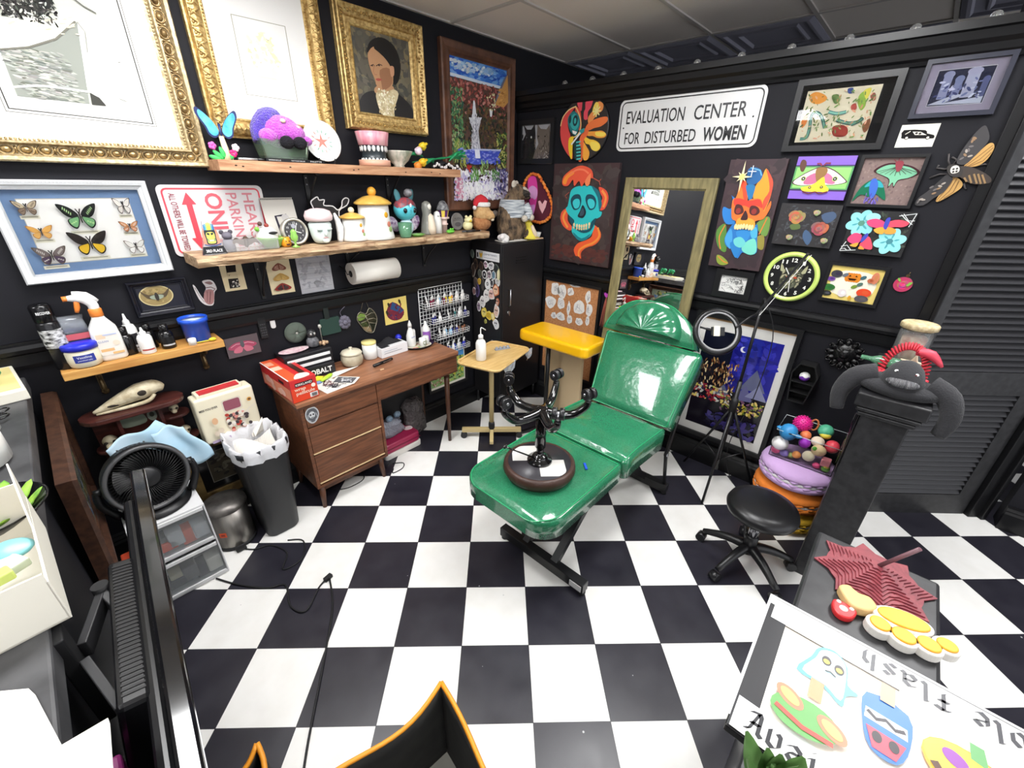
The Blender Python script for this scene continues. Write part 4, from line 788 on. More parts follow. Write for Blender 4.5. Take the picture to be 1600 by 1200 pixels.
t=thing('green_glass_cup','ribbed green glass tumbler in front of the bunny toy','glass',(-1.285,-.19,S));b=MB();b.lathe([(.034,0),(.036,.004),(.047,.09),(.044,.09),(.034,.008),(.002,.006)],n=24);part(b,'tumbler',mat('sea_green_glass',(150,216,176),.05,trans=.75,k=1),t)
t=thing('green_glass_saucer','small green glass saucer before the bunny toy','saucer',(-1.19,-.19,S));b=MB();b.lathe([(.03,0),(.05,.012),(.052,.016),(.046,.014),(.004,.004)],n=24);part(b,'saucer',mat('lime_glass',(150,214,110),.08,trans=.5,k=1),t)
t=thing('reaper_statue','clear and grey hooded skeleton statue on the shelf','statue',(-1.053,-.12,S))
b=MB();b.lathe([(.052,0),(.05,.01),(.04,.08),(.03,.13),(.034,.17),(.03,.2),(.012,.213),(.002,.214)],n=18);part(b,'robe',mat('smoky_resin',(150,150,142),.12,trans=.45,k=1),t);b=MB();b.sph((.004,-.026,.178),(.016,.014,.02),10,8);part(b,'skull',mat('bone_white',(230,226,214),.5),t);b=MB();b.lathe([(.03,.0),(.036,.04),(.02,.12),(.004,.135)],c=(.01,-.03,0),n=12);part(b,'front_robe',mat('cream_resin',(226,212,190),.4),t)
t=thing('ghost_figurine','small white ghost figurine beside the reaper statue','figurine',(-.965,-.12,S));b=MB();b.lathe([(.034,0),(.032,.06),(.028,.11),(.018,.14),(.002,.148)],n=16);part(b,'body',CHW,t);many([one(0,'sph',(s_*.009,-.027,.115),(.004,.003,.006),6,5)for s_ in(-1,1)],'eye',BLKG,t)
t=thing('tower_ornament','purple and yellow striped tower ornament with a skull roof','ornament',(-.893,-.10,S))
b=MB();b.lathe([(.026,0),(.026,.05),(.034,.052),(.034,.06),(.026,.062),(.028,.09),(.045,.094),(.045,.104),(.03,.106)],n=16);part(b,'column',mat('pale_pink_glaze',(236,208,200),.3),t)
b=MB()
for k in range(10):q0,q1=k*PI/5,(k+1)*PI/5;b.add([(r_*math.cos(q),r_*math.sin(q),z)for z,r_ in((.106,.034),(.15,.043))for q in(q0,q1)],[(0,1,3,2)],col=(96,50,110)if k%2 else(230,206,90))
part(b,'striped_drum',VCS,t);b=MB();b.lathe([(.046,.15),(.046,.158),(.038,.18),(.02,.208),(.002,.214)],n=16);part(b,'roof',mat('slate_resin',(70,70,76),.4,noise=(60,(150,150,150))),t)
t=thing('frog_figurine','bright green frog figurine at the foot of the tower ornament','figurine',(-.905,-.19,S));b=MB();b.sph((0,0,.014),(.034,.026,.014),12,8);b.sph((-.02,-.012,.012),(.018,.012,.01),8,6);part(b,'body',mat('frog_green',(110,200,70),.3),t);many([one(0,'sph',(s_*.01,-.016,.03),.008,8,6)for s_ in(-1,1)],'eye',mat('frog_green'),t)
t=thing('oval_plaque','oval grey lettered plaque at the right of the shelf','plaque',(-.72,-.05,S));b=MB(TR(0,0,.062,rx=PI/2-.1));b.lathe([(.001,0),(.062,0),(.062,.006),(.056,.008),(.054,.006),(.001,.006)],n=32);part(b,'disc',mat('pewter',(150,148,146),.4,metal=.3),t)
a=MB(TR(0,0,.062,rx=PI/2-.1));a.lay=19;a.text('ALIEN',(-.032,.014),.016,.064,col=(70,66,70));a.line([(-.042,.008),(.042,.008)],.002,(80,76,80));a.ell((0,-.02),(.03,.016),(92,88,92));part(a,'lettering',VCS,t)
t=thing('ceramic_frog','cream yellow ceramic frog beside the oval plaque','figurine',(-.665,-.11,S));b=MB();b.sph((0,0,.035),(.042,.036,.036),14,10);b.sph((0,-.008,.075),(.034,.03,.024),14,9);part(b,'body',mat('cream_yellow_glaze',(242,234,180),.25),t);many([one(0,'sph',(s_*.022,-.01,.098),.012,8,6)for s_ in(-1,1)],'eye',mat('cream_yellow_glaze'),t);m=MB();m.sph((0,-.034,.07),(.014,.006,.01),8,6);part(m,'mouth',mat('yellow_glaze',(226,196,60),.3),t)
for k,(x,y,r_)in enumerate(((-.745,-.20,.10),(-.72,-.225,.02))):
 t=thing('shelf_pen',('dark grey pen lying at the right end of the live-edge shelf','black pen in front of the grey pen on the shelf end')[k],'pen',(x,y,S+.007),(0,0,r_));b=MB();b.cyl((-.06,0,0),(.075,0,0),.006,n=10);part(b,'barrel',(mat('grey_plastic'),BLKG)[k],t);b=MB();b.cyl((.075,0,0),(.09,0,0),.006,.001,n=10);part(b,'tip',mat('steel'),t)
t=thing('bear_plush','brown bear plush with a santa hat at the shelf end','plush toy',(-.52,-.12,S))
BR=mat('brown_plush',(196,140,92),.95,noise=(50,(170,112,70)),bump=(160,.8,.01));TAN=mat('tan_plush',(222,184,130),.95,noise=(50,(206,160,106)),bump=(160,.8,.01))
b=MB();b.sph((0,.01,.05),(.085,.07,.065),18,12);part(b,'body',BR,t);b=MB();b.sph((0,0,.12),(.075,.065,.065),18,12);b.sph((.03,-.05,.105),(.05,.045,.036),14,10);part(b,'head',TAN,t)
b=MB();b.sph((.06,-.082,.118),(.027,.018,.024),12,8);part(b,'nose',mat('brown_nose',(84,74,66),.5),t);b=MB();b.sph((.04,-.075,.075),(.018,.008,.012),8,6);part(b,'mouth',mat('cream_felt'),t)
b=MB();b.lathe([(.058,.165),(.065,.172),(.065,.19),(.056,.198)],n=18);part(b,'hat_trim',mat('white_fleece',(244,240,238),.95,bump=(120,.8,.01)),t);b=MB();b.tube([(0,0,.19),(-.02,0,.21),(-.06,0,.2),(-.085,-.01,.17)],[.055,.045,.025,.012],12,sub=3);part(b,'hat',mat('santa_red',(196,40,50),.9),t);b=MB();b.sph((-.09,-.012,.16),.016,8,6);part(b,'pompom',mat('white_fleece'),t)

P_=1.131
t=thing('spray_can','tall black aerosol can with a white script pattern on the pine shelf','spray can',(-3.03,-.095,P_))
b=MB();b.lathe([(.034,0),(.036,.004),(.036,.2),(.032,.21)],n=24);part(b,'can',mat('black_can',(24,24,26),.25,k=1),t)
b=MB();b.lathe([(.0362,.098),(.0364,.1),(.0364,.175),(.0362,.177)],n=24);part(b,'pattern_band',mat('script_band',(236,236,236),.3,noise=(55,(12,12,14)),stretch=(1,1,2)),t)
b=MB();b.lathe([(.033,.21),(.034,.212),(.034,.272),(.028,.282),(.002,.284)],n=24);part(b,'cap',BLKG,t)
a=MB(TR(0.0,-.0368,0,rx=PI/2));a.text('RECOVER',(-.018,.245),.011,.042,col=(240,240,240),bold=.02);part(a,'lettering',VCS,t)
t=thing('glove_box','black and red glove box standing behind the petroleum jelly','box',(-2.965,-.055,P_));b=MB();b.box(0,0,.07,.115,.08,.14);part(b,'carton',mat('black_card',(30,28,36),.5,k=1),t,bev=.002)
a=MB(TR(0,-.0405,0,rx=PI/2));a.poly(rect(-.056,.112,.056,.138),(206,96,100));a.text('Alegre',(-.03,.088),.018,.056,col=(240,240,240),shear=.3);a.text('A',(.035,.02),.012,col=(220,220,220));part(a,'printed_front',VCS,t)
b=MB();b.ring([[(x,y,z)for x,y in rr(-w_,-d_,w_,d_,.01,3)]for w_,d_,z in((.052,.036,.14),(.045,.02,.19),(.05,.008,.21))]);part(b,'plastic_bag',mat('clear_film',(200,206,216),.12,trans=.7,k=1),t)
t=thing('jelly_jar','round cream petroleum jelly jar with a blue lid','jar',(-2.968,-.118,P_))
b=MB();b.lathe([(.045,0),(.054,.006),(.058,.03),(.058,.07),(.052,.08)],n=30);part(b,'jar',mat('cream_plastic',(240,232,206),.3),t);b=MB();b.lathe([(.05,.079),(.061,.08),(.062,.1),(.057,.106),(.002,.107)],n=30);part(b,'lid',mat('royal_blue',(40,50,200),.3),t)
a=MB(TR(0,0,0));n_=10
a.add([(.0588*math.cos(q),.0588*math.sin(q),z)for z in(.028,.062)for q in np.linspace(-PI/2-.62,-PI/2+.62,n_)],[(i,i+1,n_+i+1,n_+i)for i in range(n_-1)],True,(48,62,150));part(a,'label',VCS,t)
a=MB(TR(0,-.0592,0,rx=PI/2));a.text('Vaseline',(-.024,.047),.011,.048,col=(240,240,250));a.text('petroleum jelly',(-.024,.036),.006,.048,col=(240,240,250));part(a,'label_lettering',VCS,t)
t=thing('spray_bottle','white cleaner spray bottle with an orange trigger on the pine shelf','spray bottle',(-2.872,-.10,P_))
b=MB();b.ring([[(x,y,z)for x,y in rr(-w_,-d_,w_,d_,.02,5)]for w_,d_,z in((.044,.03,0),(.05,.034,.01),(.05,.034,.11),(.046,.032,.15),(.024,.022,.19),(.019,.019,.205))]);part(b,'bottle',mat('white_hdpe',(244,244,240),.35),t)
b=MB();b.lathe([(.021,.2),(.023,.202),(.023,.232),(.02,.236)],n=18);part(b,'collar',mat('orange_plastic',(240,140,60),.35),t)
b=MB();b.tube([(0,0,.23),(-.002,0,.26),(-.03,0,.285),(-.07,0,.29)],[.018,.02,.018,.011],10,sub=3);b.tube([(.02,0,.265),(-.01,0,.296),(-.05,0,.308)],[.008,.014,.01],8,sub=2);part(b,'spray_head',mat('white_plastic'),t);b=MB();b.tube([(-.045,0,.28),(-.05,0,.25),(-.058,0,.228)],[.009,.01,.006],8,sub=2);part(b,'trigger',mat('orange_plastic'),t)
b=MB();b.cyl((-.068,0,.29),(-.085,0,.29),.011,n=10);part(b,'nozzle',mat('orange_plastic'),t)
a=MB(TR(0,-.0345,0,rx=PI/2));a.poly(rr(-.04,.028,.04,.135,.01),(238,232,224));a.poly(rect(-.036,.045,.01,.058),(232,186,130));a.poly(rect(-.036,.105,-.005,.125),(240,210,180));a.text('CLEAN',(-.034,.088),.009,.034,col=(120,140,190));a.poly(rect(-.012,.118,.036,.124),(190,200,230));a.ell((.024,.08),.012,(236,220,200));a.poly(rect(.0,.03,.04,.04),(236,190,130));part(a,'label',VCS,t)
def dropper(x,y,r,h,body,cap,label,name='ink_bottle',conic=True,lab=None):
 t=thing(name,label,'bottle',(x,y,P_));b=MB();b.lathe([(r*.95,0),(r,.003),(r,h*.6),(r*.8,h*.7),(r*.35,h*.74)],n=18);part(b,'bottle',body,t)
 b=MB();b.lathe([(r*.45,h*.72),(r*.5,h*.73),(r*.45,h*.82),(r*.25,h*.86),(r*.12,h),(.001,h)]if conic else[(r*.55,h*.7),(r*.6,h*.71),(r*.6,h*.98),(r*.3,h)],n=14);part(b,'cap',cap,t)
 if lab:b=MB();q=np.linspace(-PI/2-.9,-PI/2+.9,9);b.add([(r*1.015*math.cos(e),r*1.015*math.sin(e),z)for z in(h*.12,h*.5)for e in q],[(i,i+1,10+i,9+i)for i in range(8)],True,lab[0]);b.add([(r*1.02*math.cos(e),r*1.02*math.sin(e),z)for z in(h*.14,h*.2)for e in q],[(i,i+1,10+i,9+i)for i in range(8)],True,lab[1]);part(b,'label',VCS,t)
 return t
WP=mat('white_plastic');BK=mat('black_bottle',(16,15,16),.18,k=1)
dropper(-2.785,-.06,.028,.185,WP,WP,'tall white dropper bottle with a black label on the pine shelf','dropper_bottle',lab=((40,40,44),(230,230,230)))
dropper(-2.748,-.125,.029,.125,WP,WP,'short white dropper bottle with a red stripe at the shelf front','dropper_bottle',lab=((240,238,236),(176,70,60)))
dropper(-2.812,-.085,.03,.135,BK,BK,'black ink bottle between the spray bottle and the tall dropper',conic=False)
dropper(-2.722,-.05,.027,.12,BK,BK,'black ink bottle behind the short white dropper',conic=False)
dropper(-2.665,-.11,.03,.12,BK,BK,'black ink bottle with vertical white lettering, nearest the blue tub',conic=False,lab=((24,24,26),(200,200,200)))
t=thing('blue_tub','blue open plastic tub at the right end of the pine shelf','tub',(-2.535,-.085,P_));b=MB();b.lathe([(.05,0),(.054,.003),(.057,.098),(.064,.1),(.064,.122),(.06,.122),(.055,.1),(.05,.01),(.002,.008)],n=32);part(b,'tub',mat('blue_plastic',(40,90,214),.3),t);b=MB();b.lathe([(.056,.11),(.002,.111)],n=28);part(b,'wipes',mat('blue_white',(220,236,246),.7),t)
m=MB();m.lathe([(.018,0),(.018,.03),(.016,.033),(.001,.033)],n=18);single(m,'white_cap',WP,'small white bottle cap in front of the blue tub','cap',(-2.575,-.145,P_))
m=MB();m.sph((0,0,.009),(.018,.012,.009),10,6);m.tube([(-.01,0,.006),(-.06,.01,.004),(-.1,.0,.004)],.003,5,sub=3);single(m,'yellow_clip',mat('yellow_plastic',(226,210,50),.4),'little yellow clip on a black cord at the pine shelf end','clip',(-2.49,-.15,P_))

WALN=mat('walnut_veneer',(124,78,52),.42,noise=(6,(92,56,38)),stretch=(1,5,9),k=.9);WALT=mat('walnut_top',(158,108,78),.35,noise=(5,(128,84,60)),stretch=(1,8,8),k=.95);WALE=mat('drawer_lip',(226,196,150),.4)
WALD=mat('walnut_frame',(96,60,42),.42,noise=(8,(74,46,32)),stretch=(2,2,.6),k=.9)
DX0,DX1,DT=-2.262,-1.085,.768
desk=thing('desk','mid-century walnut writing desk with three drawers on the left','desk',(-1.675,-.23,0))
def D():return MB(TR(1.675,.23,0))
b=D();b.box(-1.6735,-.225,DT-.012,DX1-DX0,.43,.024);part(b,'desktop',WALT,desk,bev=.003)
b=D();b.box(-1.6735,-.2255,DT-.031,DX1-DX0-.004,.425,.014);part(b,'apron',WALD,desk)
b=D();b.box(-2.235,-.225,.45,.02,.41,.575);b.box(-1.758,-.225,.45,.02,.41,.575);b.box(-1.997,-.225,.172,.46,.41,.018);b.box(-1.997,-.025,.45,.46,.012,.56);part(b,'pedestal',WALN,desk,bev=.002)
for k,(z0,z1)in enumerate(((.602,.728),(.412,.594),(.196,.404))):
 b=D();b.box(-1.997,-.419,(z0+z1)/2,.452,.02,z1-z0-.006);d_=part(b,'drawer',WALN,desk,bev=.003)
 b=D();b.box(-1.997,-.427,z0+.002,.452,.012,.007);part(b,'pull_lip',WALE if k else WALD,d_)
b=D();b.box(-1.42,-.225,.668,.66,.40,.125);part(b,'kneehole_drawer',WALN,desk,bev=.003);b=D();b.box(-1.42,-.425,.607,.66,.012,.008);part(b,'pull_lip',WALD,desk)
b=D();b.box(-1.997,-.395,.145,.44,.03,.04);part(b,'base_rail',WALD,desk);b=D();b.box(-1.997,-.06,.145,.44,.03,.04);part(b,'base_rail',WALD,desk)
for x,y,z1,tx,ty in((-2.21,-.40,.165,-.01,-.01),(-1.80,-.40,.165,.012,-.01),(-2.21,-.06,.165,-.01,.01),(-1.80,-.06,.165,.012,.01),(-1.165,-.385,.605,-.005,-.005),(-1.165,-.05,.605,-.005,.0)):
 b=D();b.cyl((x,y,z1),(x+tx,y+ty,0),.021,.013,n=12);part(b,'leg',WALD,desk)
a=D();a.T=TR(1.675,.23,0)@TR(-2.186,-.4298,.672,rx=PI/2);P=smooth2([(-.036,.02),(-.02,.045),(0,.05),(.024,.045),(.04,.015),(.036,-.02),(.012,-.05),(-.012,-.05),(-.034,-.02)],3);a.poly(P,(206,208,210));a.poly([(p[0]*.84,p[1]*.84)for p in P],(96,98,104));a.ell((0,.002),(.018,.022),(214,216,218));[a.ell((s_*.008,.004),(.005,.006),(60,60,66))for s_ in(-1,1)];a.line([(-.008,-.014),(.008,-.014)],.004,(60,60,66));[a.line([(s_*.022,.01),(s_*.028,-.02),(s_*.012,-.036)],.004,(190,192,196))for s_ in(-1,1)]
part(a,'skull_sticker',VCS,desk)
K=.7695
RB=mat('box_red',(206,46,48),.45)
t=thing('wrap_box','red cling wrap carton at the left end of the desk','box',(-2.195,-.215,K),(0,0,.03));hw,hd,hh=.073,.20,.135
b=MB();b.box(0,0,hh/2,hw*2,hd*2,hh);part(b,'carton',RB,t,bev=.002)
a=MB(TR(0,-hd-.0008,0,rx=PI/2));a.poly(rect(-.072,.002,.072,.085),(226,70,40));a.poly(rect(-.048,.092,.05,.114),(34,22,26));a.text('KIRKLAND',(-.044,.096),.013,.09,col=(236,232,226),bold=.02);a.text('wrap',(-.056,.068),.019,.062,col=(246,220,200),bold=.02);a.text('pellicule',(-.05,.043),.02,.104,col=(246,224,204),bold=.015);a.ell((.05,.078),.012,(250,236,220));a.poly(rect(.022,.008,.066,.036),(240,240,238))
for k in range(9):a.poly(rect(.030+.0034*k,.012,.0315+.0034*k+.0008*(k%3),.032),(40,40,44))
part(a,'front_print',VCS,t)
a=MB(TR(0,0,hh+.0008));a.poly(rect(-.073,-.195,-.012,.195),(228,96,56));a.poly(rect(-.07,.0,-.02,.06),(244,206,180));a.poly(rect(-.068,.09,-.03,.15),(240,170,140));a.poly(rect(.018,-.13,.048,.17),(62,30,22));a.poly(rect(-.012,-.20,.018,-.14),(238,200,190));a.line([(-.074,-.195),(-.074,.19)],.006,(250,240,234));a.poly(smooth2([(-.04,-.195),(.04,-.195),(.05,-.15),(.0,-.13)],3),(246,226,216));part(a,'top_print',VCS,t)
a=MB(TR(-hw-.0008,0,0,rx=PI/2,rz=-PI/2));a.poly(rect(-.19,.01,.19,.08),(236,150,120));a.poly(rect(.05,.09,.12,.108),(40,24,28));[a.ell((rng.uniform(-.16,.16),rng.uniform(.02,.07)),(.026,.02),jit((244,196,176),18))for k in range(9)];part(a,'side_print',VCS,t)
t=thing('tool_chest','black lettered tool chest with white stripes on the desk','tool box',(-2.035,-.10,K));cw=.29
b=MB();b.box(0,.02,.085,cw,.15,.17);b.box(0,-.06,.04,cw-.004,.02,.075);part(b,'chest',mat('chest_black',(24,24,28),.35,k=1),t,bev=.004)
for z in(.138,.098):b=MB();b.box(.0,-.0565,z,cw-.03,.004,.018);part(b,'drawer_strip',mat('white_strip',(236,236,238),.35),t)
a=MB(TR(0,-.071,0,rx=PI/2));a.text('KOBALT',(-.045,.022),.034,.165,col=(240,240,240),bold=.03);part(a,'lettering',VCS,t)
t=thing('ceramic_cutting_shape','pink speckled oval dish lying on top of the tool chest','dish',(-2.09,-.085,K+.17));b=MB();b.lathe([(.001,.003),(.07,.003),(.09,.012),(.088,.014),(.06,.008),(.001,.008)],n=28,sq=(1,.5));part(b,'dish',mat('pink_speckle',(240,220,222),.3,noise=(60,(222,180,190))),t)
m=MB();[m.sph((rng.uniform(-.02,.02),rng.uniform(-.014,.014),.012+rng.uniform(0,.012)),.012,7,5)for k in range(7)];single(m,'dried_rose',mat('dried_flower',(206,176,140),.8,noise=(60,(120,80,60))),'small dried cream flower on the right end of the tool chest','flower',(-1.91,-.10,K+.17))
bpy.data.objects['skull_figurine'].location=(-1.965,-.075,K+.171)
m=MB();m.lathe([(.003,0),(.003,.1),(.011,.11),(.009,.124),(.001,.128)],n=10);single(m,'pearl_pin',mat('pearl'),'pearl headed pin standing beside the skull figurine','pin',(-1.90,-.06,K+.171))
t=thing('lidded_jar','grey-cream ribbed ceramic jar with a lid on the desk','jar',(-1.755,-.13,K))
b=MB();n_=32;b.ring([[(r_*(1+.03*abs(math.sin(8*q)))*math.cos(q),r_*(1+.03*abs(math.sin(8*q)))*math.sin(q),z)for q in np.arange(n_)*2*PI/n_]for r_,z in((.05,0),(.062,.01),(.07,.04),(.066,.07),(.058,.082))]);part(b,'jar',mat('stoneware',(206,196,172),.4,noise=(20,(182,170,144))),t)
b=MB();b.lathe([(.066,.081),(.07,.084),(.06,.098),(.02,.106),(.009,.108),(.009,.118),(.012,.124),(.001,.127)],n=28);part(b,'lid',mat('stoneware_lid',(224,216,192),.35),t)
t=thing('candle_jar','white candle jar with a pale yellow lid on the desk','candle',(-1.607,-.105,K));b=MB();b.lathe([(.044,0),(.048,.003),(.048,.105),(.001,.105)],n=26);part(b,'jar',CHW,t);b=MB();b.lathe([(.046,.104),(.049,.106),(.049,.122),(.001,.124)],n=26);part(b,'lid',mat('pale_yellow',(240,226,150),.4),t)
t=thing('tissue_style_box','white glove box with black gloves spilling out','box',(-1.455,-.125,K),(0,0,.04));b=MB();b.box(0,0,.035,.22,.11,.07);part(b,'carton',mat('white_card',(240,240,242),.5),t,bev=.002)
a=MB(TR(0,0,.0708));a.poly(rect(-.1,-.045,-.03,.0),(40,40,46));a.poly(rect(-.09,.01,.09,.045),(28,28,32));part(a,'top_print',VCS,t);a=MB(TR(0,-.0558,0,rx=PI/2));a.line([(-.09,.045),(.02,.045)],.003,(150,170,190));a.line([(-.09,.03),(.06,.03)],.003,(120,120,130));part(a,'front_print',VCS,t)
b=MB();b.grid(lambda i,j:(-.09+.19*i,-.015+.075*j,.071+.03*math.sin(PI*i)*math.sin(PI*j)*(1+.5*math.sin(11*i+5*j))),14,8);part(b,'gloves',BLKF,t)
t=thing('blue_pushpin_figure','small royal blue round-headed ornament behind the glove box','ornament',(-1.335,-.05,K));b=MB();b.lathe([(.02,0),(.02,.006),(.006,.01),(.006,.05)],n=14);part(b,'base',mat('royal_blue'),t);b=MB();b.sph((0,0,.07),.024,12,8);part(b,'head',mat('royal_blue'),t)
t=thing('serving_tray','small black-rimmed patterned tray holding white bottles on the desk','tray',(-1.225,-.15,K));b=MB();b.lathe([(.001,.004),(.105,.004),(.122,.02),(.126,.02),(.108,0),(.001,0)],n=32,sq=(1,.75));part(b,'tray',BLKG,t);a=MB();a.ell((0,0),(.1,.075),(230,226,206),n=30,z=.0055);[a.ell((rng.uniform(-.075,.075),rng.uniform(-.05,.05)),(.016,.007),rng.choice([(150,190,90),(220,90,80),(240,210,90)]),rng.uniform(0,3),z=.006)for k in range(16)];part(a,'pattern',VCS,t)
KT=K+.0065
t=thing('lotion_bottle','tall white tapered bottle with a blue mark on the desk tray','bottle',(-1.277,-.125,KT));b=MB();b.lathe([(.03,0),(.034,.01),(.032,.08),(.02,.12),(.013,.135),(.012,.15)],n=20);part(b,'bottle',mat('white_hdpe'),t);b=MB();b.lathe([(.014,.148),(.015,.165),(.008,.185),(.001,.2)],n=14);part(b,'cap',WP,t);a=MB(TR(0,-.0335,0,rx=PI/2));a.text('dawn',(-.016,.07),.014,.034,a=.15,col=(70,100,190));part(a,'lettering',VCS,t)
t=thing('heart_mug','white cup with a leafy heart drawing on the desk tray','cup',(-1.215,-.185,KT));b=MB();b.lathe([(.02,0),(.025,.004),(.027,.06),(.024,.06),(.022,.008),(.001,.006)],n=20);part(b,'cup',CHW,t);a=MB(TR(0,-.0275,0,rx=PI/2));a.line(smooth2([(0,.014),(-.014,.03),(-.012,.044),(-.003,.044),(0,.038),(.004,.044),(.012,.044),(.014,.03)],3),.004,(120,140,70),closed=True);part(a,'heart_drawing',VCS,t)
for k,(x,y,h_)in enumerate(((-1.245,-.10,.115),(-1.165,-.155,.06))):m=MB();m.lathe([(.022,0),(.024,.004),(.024,h_*.9),(.02,h_),(.001,h_)],n=18);single(m,'white_cup',WP,('plain white tube bottle behind the heart cup on the desk tray','short white cup at the right of the desk tray')[k],'cup',(x,y,KT))
t=thing('purple_label_bottle','white squeeze bottle with a purple label at the tray edge','bottle',(-1.12,-.10,K));b=MB();b.lathe([(.03,0),(.033,.004),(.033,.1),(.018,.125),(.012,.135),(.006,.16),(.001,.165)],n=20);part(b,'bottle',WP,t);a=MB();q=np.linspace(-PI*.95,-PI*.05,13);a.add([(.0336*math.cos(e),.0336*math.sin(e),z)for z in(.015,.085)for e in q],[(i,i+1,14+i,13+i)for i in range(12)],True,(156,100,190));part(a,'label',VCS,t)
m=MB();m.lathe([(.02,0),(.022,.002),(.022,.016),(.001,.016)],n=16);single(m,'red_lid',mat('red_plastic',(200,50,54),.35),'small red lid beside the desk tray','lid',(-1.35,-.12,K))
t=thing('pen_case','slim black pen case lying on the desk','case',(-1.605,-.262,K+.011),(0,0,.18));b=MB();b.tube([(-.085,0,0),(-.08,0,0),(.08,0,0),(.085,0,0)],[.004,.0105,.0105,.004],10);part(b,'body',BLKG,t);b=MB();b.box(.03,-.0105,.002,.07,.002,.004);part(b,'clip',mat('steel'),t)
def sheet(label,x,y,w,h,rz,cols,z=.0006,name='paper'):
 t=thing(name,label,'paper',(x,y,K+z),(0,0,rz));b=MB();b.box(0,0,.0004,w,h,.0008);part(b,'sheet',mat('paper_white'),t);a=MB(TR(0,0,.001))
 for k in range(cols[0]):a.poly(rect(-w*.4,-h*.4,w*.4,h*.4),cols[1])if k==0 and cols[1]else a.line(smooth2([(rng.uniform(-w,w)*.33,rng.uniform(-h,h)*.33)for _ in range(4)],3,False),.004,cols[2])
 if cols[0]:part(a,'drawing',VCM,t)
 return t
sheet('stencil sheet with dark drawings at the desk front edge',-2.0,-.355,.17,.13,.12,(9,None,(70,66,74)))
sheet('white sheet with a red and black drawing under the green marker',-2.02,-.30,.15,.12,.5,(7,None,(120,70,80)),.0018)
sheet('dark printed sheet at the right of the desk papers',-1.915,-.33,.1,.15,.7,(5,(96,96,100),(220,220,224)),.003)
m=MB();m.prism([(-.1,-.03),(.13,.01),(-.02,.045),(-.09,.03)],0,.001);single(m,'torn_paper',mat('paper_white'),'blank pointed white paper scrap on the desk','paper',(-1.875,-.215,K+.0045),(0,0,.1))
t=thing('lime_marker','lime green highlighter on the desk papers','marker',(-1.995,-.245,K+.017),(0,0,.5));b=MB();b.tube([(-.05,0,0),(-.04,0,0),(.04,0,0),(.06,0,0)],[.004,.011,.012,.006],10);part(b,'barrel',mat('lime_plastic',(190,230,60),.4),t)
m=MB();m.prism([(-.035,-.02),(.0,-.03),(.04,-.008),(.025,.03),(-.01,.02),(-.04,.03)],0,.006);single(m,'yellow_tag',mat('yellow_paper',(236,226,50),.6),'folded yellow tag lying before the tool chest','tag',(-2.03,-.205,K+.006),(0,0,.3))
m=MB();m.prism(smooth2([(-.03,-.01),(.02,-.014),(.035,.008),(-.01,.018)],3),0,.006);single(m,'blue_tag',mat('blue_grey_paper',(130,160,206),.6),'small blue-grey tag between the yellow tag and the red carton','tag',(-2.06,-.262,K+.006))
m=MB();m.prism(smooth2([(-.014,-.004),(.01,-.006),(.014,.004),(-.006,.008)],3),0,.003);single(m,'wood_chip',mat('pale_wood',(226,190,150),.6),'small pale chip on the desk below the pen case','scrap',(-1.665,-.345,K))
t=thing('sewing_case','dark pink and white plastic case under the desk','case',(-1.49,-.155,0),(0,0,.02))
b=MB();b.prism(rr(-.2,-.12,.13,.12,.03),.0,.045);part(b,'base',mat('off_white_plastic',(236,232,226),.4),t,bev=.006);b=MB();b.prism(rr(-.2,-.115,.125,.115,.035),.045,.125);part(b,'lid',mat('raspberry_plastic',(166,36,80),.35),t,bev=.015,seg=3)
b=MB();b.prism(smooth2([(.055,-.03),(.105,-.04),(.115,-.005),(.08,.012),(.05,0)],3),.124,.129);part(b,'badge',mat('pink_white',(246,226,228),.4),t);b=MB();b.box(-.03,-.116,.085,.3,.004,.006);part(b,'groove',mat('dark_raspberry',(110,20,50),.4),t)
CLR=mat('clear_bag_film',(196,200,214),.15,trans=.6,k=1,bump=(40,1,.02))
for k,(x,y,z,r_,lb,mm)in enumerate(((-1.55,-.15,.125,(.1,.06,.13),'clear plastic bag standing on the pink case under the desk',CLR),(-1.30,-.09,.0,(.10,.07,.33),'grey crumpled plastic bag behind the pink case',mat('smoky_bag',(96,90,90),.25,trans=.25,k=1,bump=(30,1,.03))))):
 m=MB();rr_=random.Random(k+3)
 ph=[rr_.uniform(0,6)for _ in range(4)]
 m.ring([[(r_[0]*s_*(1+.16*math.sin(3*q+ph[0]+i)+.1*math.sin(7*q+ph[1]*i))*math.cos(q),r_[1]*s_*(1+.16*math.sin(3*q+ph[0]+i))*math.sin(q),z2*r_[2])for q in np.arange(22)*2*PI/22]for i,(s_,z2)in enumerate(((.7,0),(1,.1),(.95,.4),(.85,.65),(1.0,.85),(.5,1.0)))])
 single(m,'plastic_bag',mm,lb,'bag',(x,y,z))
m=MB();[m.sph((x,0,z),(.03,.02,.026),9,6)for x,z in((-.04,.0),(.03,.012))];single(m,'blue_film_pouch',mat('blue_film',(160,186,210),.15,metal=.3,bump=(60,1,.02)),'pale blue crinkled pouches on top of the clear bag','pouch',(-1.52,-.17,.275))
m=MB();m.tube([(0,0,.004),(.06,-.05,.004),(.02,-.1,.004),(-.06,-.1,.004),(-.03,-.06,.004)],.0035,6,sub=5);m.tube([(-.06,-.02,.004),(-.02,.0,.03),(.0,.02,.01)],.003,6,sub=4);single(m,'desk_cord',BLKM,'small black looped cord on the floor in front of the pink case','cord',(-1.67,-.33,0))
m=MB();m.tube([(-.1,.1,.004),(-.02,.05,.004),(.1,.06,.004),(.13,.16,.004),(.08,.26,.004)],.0035,6,sub=5);single(m,'desk_cable',BLKM,'black cable curving on the white tile under the desk drawers','cord',(-2.01,-.40,0))
